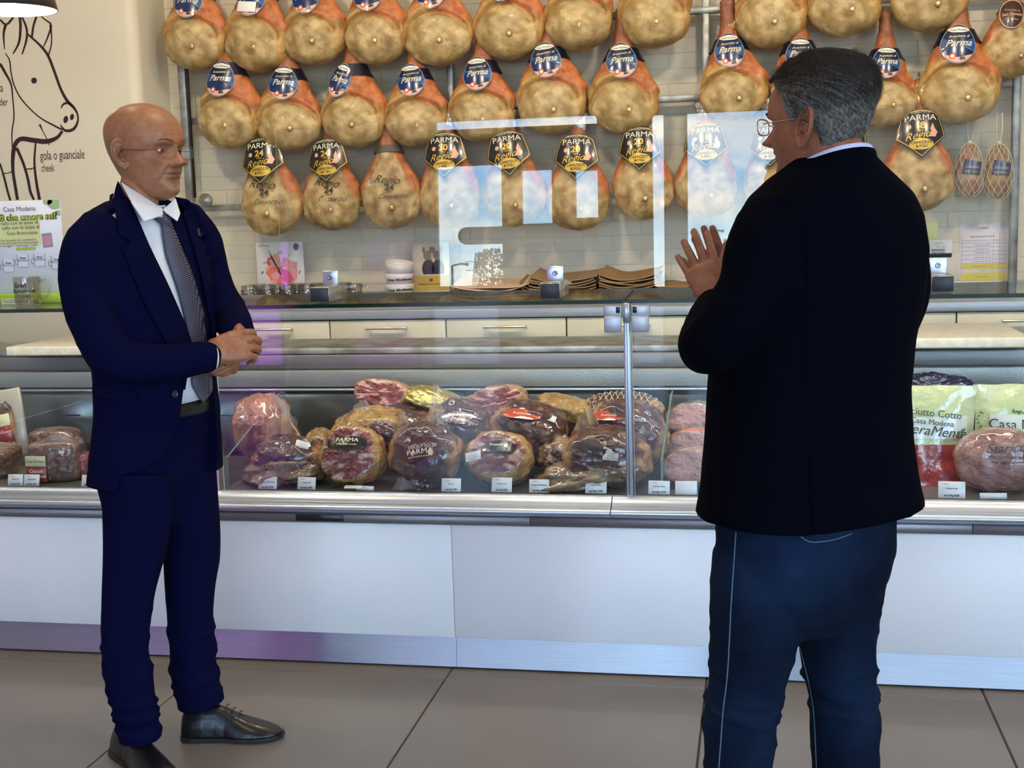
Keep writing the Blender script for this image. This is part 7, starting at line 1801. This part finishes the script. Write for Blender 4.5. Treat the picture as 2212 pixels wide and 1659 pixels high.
# ------------------------------------------------------------------ the man in the blazer (right, seen from behind)
def build_blazer_man():
    A = math.radians(180+43); Fd = Vector((math.sin(A), -math.cos(A), 0)); Lt = Vector((math.cos(A), math.sin(A), 0)); Bk = -Fd; Y0 = 2.6
    root = empty('person', (0.12, 2.6, 0))
    tag(root, 'grey-haired man in dark blazer and jeans, seen from behind with raised hands', 'person')
    hs = 1.01; hc = at(1769, 385, Y0); HM = TR(hc.x, hc.y, 1.478) @ RZ(math.radians(180+61)) @ RX(0.05) @ Matrix.Scale(hs, 4)
    P = dict(skin=tuple(lin('9a6246')[:3]), skin2=tuple(lin('824c38')[:3]), nose=0.026, stubble=0.05, wide=1.0)
    mb = MB(); V, Fc = head_mesh(P); mb.add([HM @ Vector(v) for v in V], Fc)
    for s in (-1, 1):
        ev, ef = ear_mesh(s, TR(s*0.069, 0.016, 0.105) @ RX(-0.15) @ RZ(-s*0.02) @ Matrix.Scale(1.22, 4)); mb.add([HM @ v for v in ev], ef)
    nb = at(1800, 430, Y0)
    limb(mb, [Vector((nb.x, nb.y, 1.36)), at(1798, 385, Y0), HM @ Vector((0, 0.040, 0.0)), HM @ Vector((0, 0.028, 0.06))], [(0.085, 0.080), (0.076, 0.074), (0.068, 0.066), (0.056, 0.062)], n=40, axis=(Lt.x, Lt.y, 0))
    limb(mb, [HM @ Vector((0, -0.045, 0.012)), HM @ Vector((0, -0.01, -0.012)), HM @ Vector((0, 0.03, -0.03))], [0.032, 0.045, 0.05], n=24)
    me_h = fuse(mb, 0.0018, 3)
    HI = HM.inverted()
    color_attr(me_h, lambda p, n: skin_tone(HI @ p, P, None))
    mb = MB()
    wl_ = at(1541, 648, 2.615); tip = at(1492, 505, 2.72); d = (tip-wl_).normalized()
    hand(mb, wl_, d, (0.22, 0.80, -0.50), -1, [(0.10, 0.08, 0.06), (0.04, 0.06, 0.05), (0.08, 0.08, 0.06), (0.14, 0.12, 0.08)], spreads=(0.05, -0.02, -0.11, -0.20), thumb=dict(out=0.42, toward=-0.05, curl=(0.0, 0.0)), scale=0.97, fore=at(1536, 700, 2.55))
    wr_ = at(1562, 655, 2.70); tip2 = at(1520, 505, 2.79); d2 = (tip2-wr_).normalized()
    hand(mb, wr_, d2, (-0.55, -0.75, 0.30), 1, [(0.08, 0.06, 0.06), (0.05, 0.06, 0.05), (0.08, 0.08, 0.06), (0.10, 0.10, 0.08)], spreads=(0.04, 0.0, -0.10, -0.42), thumb=dict(out=0.55, toward=0.1, curl=(-0.1, -0.1)), scale=0.95, fore=at(1600, 705, 2.70))
    me_k = fuse(mb, 0.0016, 1)
    color_attr(me_k, lambda p, n: mixc(P['skin'], P['skin2'], 0.6+0.4*noise.noise(p*40)))
    wrinkle(me_k, lambda p: 0.0004*noise.noise(p*160))
    SEC = [(338, 1800, .078, .075, .078), (356, 1800, .092, .085, .090), (384, 1796, .135, .100, .105), (420, 1794, .180, .115, .122), (470, 1792, .208, .130, .138), (545, 1790, .222, .150, .148), (640, 1780, .226, .168, .150), (740, 1766, .222, .178, .146), (850, 1758, .220, .182, .145), (960, 1757, .226, .186, .152), (1040, 1757, .236, .194, .165), (1100, 1757, .246, .204, .178)]
    def sec(s, k=0.0, pw=2.3):
        c = at(s[1], s[0], Y0); return (c, Lt, Bk, s[2]-k, s[3]-k, s[4]-k, pw)
    mbc = MB(); loft(mbc, [sec(s, 0.045) for s in SEC[4:-1]]+[])
    me_c = mbc.to_mesh('c'); color_attr(me_c, lambda p, n: SK)
    bm = bmesh.new()
    for m_ in (me_h, me_k, me_c): bm.from_mesh(m_)
    lm = lids(HM, P).to_mesh('l'); color_attr(lm, lambda p, n: P['skin2']); bm.from_mesh(lm)
    me = bpy.data.meshes.new('body'); bm.to_mesh(me); bm.free(); shade(me); put(me, 'body', M_skin, root)
    RI = Matrix.Translation(-root.location)
    eyes(root, RI @ HM, P); brows(root, RI @ HM, P, '3a302a'); glasses(root, RI @ HM @ TR(0, -0.002, 0.004), 'a89c88', rr=0.0013)
    # hair: cap plus strands
    def hairline(c, x, y):   # c = cos of azimuth (1 front) -> lowest z of hair
        if c > 0.75: return 0.196
        if c > 0.42: return lerp(0.172, 0.196, smooth(0.42, 0.75, c))
        if c > 0.20: return lerp(0.118, 0.172, smooth(0.20, 0.42, c))
        if c > 0.02: return 0.118
        if c > -0.30: return lerp(0.098, 0.118, smooth(-0.30, 0.02, c))
        return lerp(0.030, 0.098, smooth(-0.62, -0.30, c))
    def surf(u, z, off):
        a = 2*PI*u; c, s = math.cos(a), math.sin(a); f, b, w, n = interp(HEADT, min(0.2318, z))
        if c >= 0: r = (abs(c)**n+abs(s)**n)**(-1/n); y = -f*c*r; x = w*s*r
        else: r = (abs(c)**2.15+abs(s)**2.15)**(-1/2.15); y = -b*c*r; x = w*s*r
        p = Vector((x, y, z)); o = Vector((x, y, 0)); o = o.normalized() if o.length > 1e-6 else Vector((0, 0, 0))
        up = smooth(0.15, 0.232, z); n_ = (o*(1-up*0.8)+Vector((0, 0, up))).normalized()
        return p+n_*off, n_, c
    def thick(u, z, c): return 0.004+0.014*smooth(0.13, 0.21, z)*(0.92-0.25*c)+0.007*smooth(0.06, 0.13, z)*(c < 0)+0.004*noise.noise(Vector((u*9, z*40, 2)))
    mb = MB(); NU, NV = 96, 60; V = []
    for j in range(NV):
        for i in range(NU):
            u = i/NU; a = 2*PI*u; c = math.cos(a); z0 = hairline(c, 0, 0); z = lerp(z0, 0.2319, (j/(NV-1))**0.9)
            e_ = smooth(0, 0.12, j/(NV-1)); p, n_, c = surf(u, z, -0.001+thick(u, z, c)*e_); V.append(HM @ p)
    mb.add(V, [(j*NU+i, j*NU+(i+1) % NU, (j+1)*NU+(i+1) % NU, (j+1)*NU+i) for j in range(NV-1) for i in range(NU)]+[tuple((NV-1)*NU+i for i in range(NU))])
    me = mb.to_mesh('hair'); HG, HD = tuple(lin('6a645e')[:3]), tuple(lin('2e241d')[:3])
    def hcol(p, n):
        q = HI @ p; t = smooth(0.150, 0.205, q.z+noise.noise(q*40)*0.02); return mixc(HG, HD, t)
    color_attr(me, hcol); shade(me)
    M_hair = mat('hair', 'ffffff', rough=0.5, col2='b0aaa4', scale=200, attr='tone', stretch=(1, 1, 0.3), bump=0.8, bscale=300, bdist=0.003)
    hair_o = put(me, 'hair', M_hair, root)
    rnd = random.Random(5); mb = MB(); cols = []
    for k in range(9000):
        u = rnd.random(); a = 2*PI*u; c = math.cos(a); z0 = hairline(c, 0, 0)
        z = z0+(0.2315-z0)*rnd.random()**0.75
        ln = lerp(0.012, 0.042, smooth(0.12, 0.2, z)); du = 0.0; pts = []
        sgn = 1 if math.sin(a) > 0 else -1
        lift = 0.003+0.006*rnd.random()*smooth(0.15, 0.21, z)
        u2, z2 = u, z; kk = 4
        ph = noise.noise(Vector((u*14, z*60, 1)))*0.5
        for i in range(kk):
            p, n_, cc = surf(u2, max(z0-0.004, z2), thick(u2, z2, math.cos(2*PI*u2))-0.002+lift*(i/(kk-1))*(1.6 if i == kk-1 else 1)); pts.append(HM @ p)
            st = ln/(kk-1); w_ = smooth(0.15, 0.20, z2)
            # strands run backwards on top, down on the sides and the back
            z2 -= st*(0.75+0.2*rnd.random())*(1-0.55*w_*(c > -0.2)); tgt = 0.5 if sgn > 0 else 0.5
            du = (0.5-u2); u2 += (0.02+0.05*w_*rnd.random())*(1 if du > 0 else -1)*(abs(du) > 0.02)*(st/0.012)+ph*0.006
        mb.tube(pts, [0.00032, 0.00034, 0.00028, 0.0001], 3, cap=False)
        t = smooth(0.14, 0.205, z+rnd.uniform(-0.03, 0.03)); g = rnd.uniform(0.75, 1.35); cl = mixc(tuple(lin('9c958d')[:3]), tuple(lin('4a3b2f')[:3]), t) if rnd.random() < 0.62 else HD
        cols += [tuple(min(1, q*g) for q in cl)]*12
    me = mb.to_mesh('hair_strands'); at_ = me.color_attributes.new('tone', 'FLOAT_COLOR', 'POINT'); buf = []
    for c_ in cols: buf += [c_[0], c_[1], c_[2], 1.0]
    at_.data.foreach_set('color', buf)
    o = put(me, 'hair_strands', M_hair, root); tag(o, kind='stuff')
    # shirt collar above the blazer
    mb = MB(); cc = at(1797, 352, Y0)
    tilt_ = lambda a: 0.040*max(0, math.sin(a))-0.035*max(0, -math.sin(a))
    def cfn(u, v):
        a = 2*PI*u; rx, ry = 0.088-0.010*v, 0.088-0.012*v
        p = cc+Lt*rx*math.cos(a)+Bk*ry*math.sin(a); return (p.x, p.y, cc.z-0.055+v*0.060+tilt_(a)*0.75)
    mb.grid(cfn, 48, 6, 0, wrapu=True)
    put(mb.to_mesh('shirt_collar'), 'shirt_collar', M_shirt2, root).modifiers.new('s', 'SOLIDIFY').thickness = 0.003
    # blazer
    mb = MB(); loft(mb, [sec(s) for s in SEC], 80)
    limb(mb, [at(1672, 488, 2.50), at(1650, 540, 2.47), at(1618, 640, 2.44), at(1546, 738, 2.43), at(1524, 748, 2.46), at(1531, 700, 2.55), at(1541, 664, 2.61)],
         [(.070, .072), (.074, .078), (.066, .070), (.060, .062), (.056, .056), (.047, .048), (.038, .042)], n=36, axis=(0, 1, 0))
    limb(mb, [at(1895, 480, 2.70), at(1926, 540, 2.74), at(1942, 640, 2.78), at(1880, 742, 2.86), at(1740, 730, 2.90), at(1612, 690, 2.76), at(1590, 675, 2.73)],
         [(.068, .070), (.070, .074), (.062, .064), (.058, .060), (.05, .05), (.042, .045), (.036, .04)], n=36, axis=(0, 1, 0))
    me_j = fuse(mb, 0.0055, 6)
    w1, w2 = flow(0.011, 5, 7, 31), flow(0.006, 14, 10, 8); elb = at(1560, 730, 2.43); sh = at(1700, 620, 2.45)
    wrinkle(me_j, lambda p: (w1(p)*0.6+w2(p)*0.3)*(0.5+1.6*(G((p-elb).length, 0.13)+G((p-sh).length, 0.12)))); shade(me_j)
    # hem curve: cut along the bottom so that the back hangs lower in the middle
    tj = tree_of(me_j); put(me_j, 'blazer', M_blazer, root)
    def dp(name, m, poly, off=0.002, th=0.003, step=12):
        return put(drape(poly, tj, off, th, step).to_mesh(name), name, m, root)
    col = MB(); cc2 = at(1786, 352, Y0)
    def cf2(u, v):
        a = 2*PI*u; rx, ry = 0.087+0.012*v, 0.092+0.012*v; p = cc2+Lt*rx*math.cos(a)+Bk*ry*math.sin(a)
        return (p.x, p.y, cc.z-0.008-v*0.052+tilt_(a)*0.85)
    col.grid(cf2, 56, 7, 0, wrapu=True)
    def cf3(u, v):
        a = 2*PI*u; rx, ry = 0.087-0.012*v, 0.092-0.012*v; p = cc2+Lt*rx*math.cos(a)+Bk*ry*math.sin(a)
        return (p.x, p.y, cc.z-0.008-v*0.020+tilt_(a)*0.85)
    col.grid(cf3, 56, 3, 0, wrapu=True)
    me = col.to_mesh('blazer_collar'); shade(me); put(me, 'blazer_collar', M_blazer, root).modifiers.new('s', 'SOLIDIFY').thickness = 0.003
    s_ = strip_on(tj, [(1745, 430), (1744, 600), (1742, 800), (1748, 1000), (1752, 1130)], 0.0012, 0.0003, 60); put(s_.to_mesh('back_seam'), 'back_seam', M_blazer, root)
    s_ = strip_on(tj, [(1750, 985), (1752, 1060), (1758, 1150)], 0.0022, 0.0012, 30); put(s_.to_mesh('vent'), 'vent', M_blazer, root)
    dp('pocket_flap', M_blazer, [(1549, 860), (1622, 872), (1620, 880), (1548, 868)], 0.002, 0.003)
    # jeans
    mb = MB()
    loft(mb, [(at(px, y, Y0), Lt, Bk, a, f, b, 2.25) for y, px, a, f, b in ((1020, 1745, .185, .150, .135), (1100, 1742, .195, .150, .150), (1180, 1738, .196, .145, .158), (1250, 1732, .190, .135, .150), (1310, 1728, .165, .12, .125), (1350, 1725, .11, .08, .09))], 64)
    limb(mb, [at(1650, 1200, 2.54), at(1638, 1300, 2.52), at(1626, 1385, 2.51), at(1611, 1471, 2.50), at(1600, 1551, 2.50), at(1593, 1660, 2.50), at(1590, 1850, 2.50), at(1588, 1985, 2.50)], [(.100, .110), (.094, .104), (.085, .092), (.074, .080), (.072, .078), (.067, .072), (.062, .066), (.060, .064)], n=40, axis=(Fd.x, Fd.y, 0), cap_round=False)
    limb(mb, [at(1812, 1200, 2.68), at(1806, 1300, 2.68), at(1806, 1385, 2.68), at(1815, 1464, 2.68), at(1823, 1534, 2.68), at(1826, 1660, 2.68), at(1828, 1820, 2.68), at(1828, 1920, 2.68)], [(.098, .108), (.090, .100), (.079, .088), (.075, .080), (.071, .076), (.069, .073), (.064, .068), (.060, .064)], n=40, axis=(Fd.x, Fd.y, 0), cap_round=False)
    me_t = fuse(mb, 0.005, 5)
    zk = at(1700, 1500, 2.6).z
    f1, f2 = flow(0.012, 4, 17, 51, warp=1.2), flow(0.004, 9, 7, 61)
    wrinkle(me_t, lambda p: f1(p)*(0.25+1.0*G(p.z-zk, 0.10))+f2(p)); shade(me_t)
    seat = at(1690, 1230, 2.4)
    def jc(p, n):
        k = 1+2.2*G(p.z-seat.z, 0.10)*G(p.x-seat.x, 0.16)+0.9*G(p.z-0.42, 0.14); k *= 1+0.25*noise.noise(p*12); return (k, k*1.08, k*1.05)
    color_attr(me_t, jc); tt = tree_of(me_t)
    put(me_t, 'jeans', M_jean, root)
    M_stitch = mat('denim_stitch', '4d6070', rough=0.8)
    for ln_, w in (([(1590, 1150), (1580, 1300), (1572, 1450), (1562, 1540), (1553, 1658)], 0.0016), ([(1727, 1395), (1745, 1465), (1758, 1540), (1764, 1658)], 0.0014), ([(1730, 1160), (1754, 1171), (1800, 1166), (1840, 1153)], 0.0012)):
        s_ = strip_on(tt, ln_, w, 0.0003, 60); put(s_.to_mesh('seam'), 'seam', M_stitch, root)
    for hx, hy, dx, dy in ((at(1588, 1985, 2.50).x, 2.47, -0.2, 0.17), (at(1828, 1920, 2.68).x, 2.64, -0.14, 0.22)):
        sh = empty('shoe', (0, 0, 0)); sh.parent = root; heel = Vector((hx+0.03, hy-0.04, 0)); toe = heel+Vector((dx, dy, 0))
        mb = MB(); shoe(mb, heel, toe, 0.085, 0.05); me = fuse(mb, 0.004, 4); shade(me); me.transform(Matrix.Translation(-root.location)); link('upper', me, M_leather, sh)
        me = sole(heel, toe, 0.051).to_mesh('sole'); me.transform(Matrix.Translation(-root.location)); link('sole', me, mat('dark_sole', '17130f', rough=0.6), sh)
    return root
blazer_man = build_blazer_man()
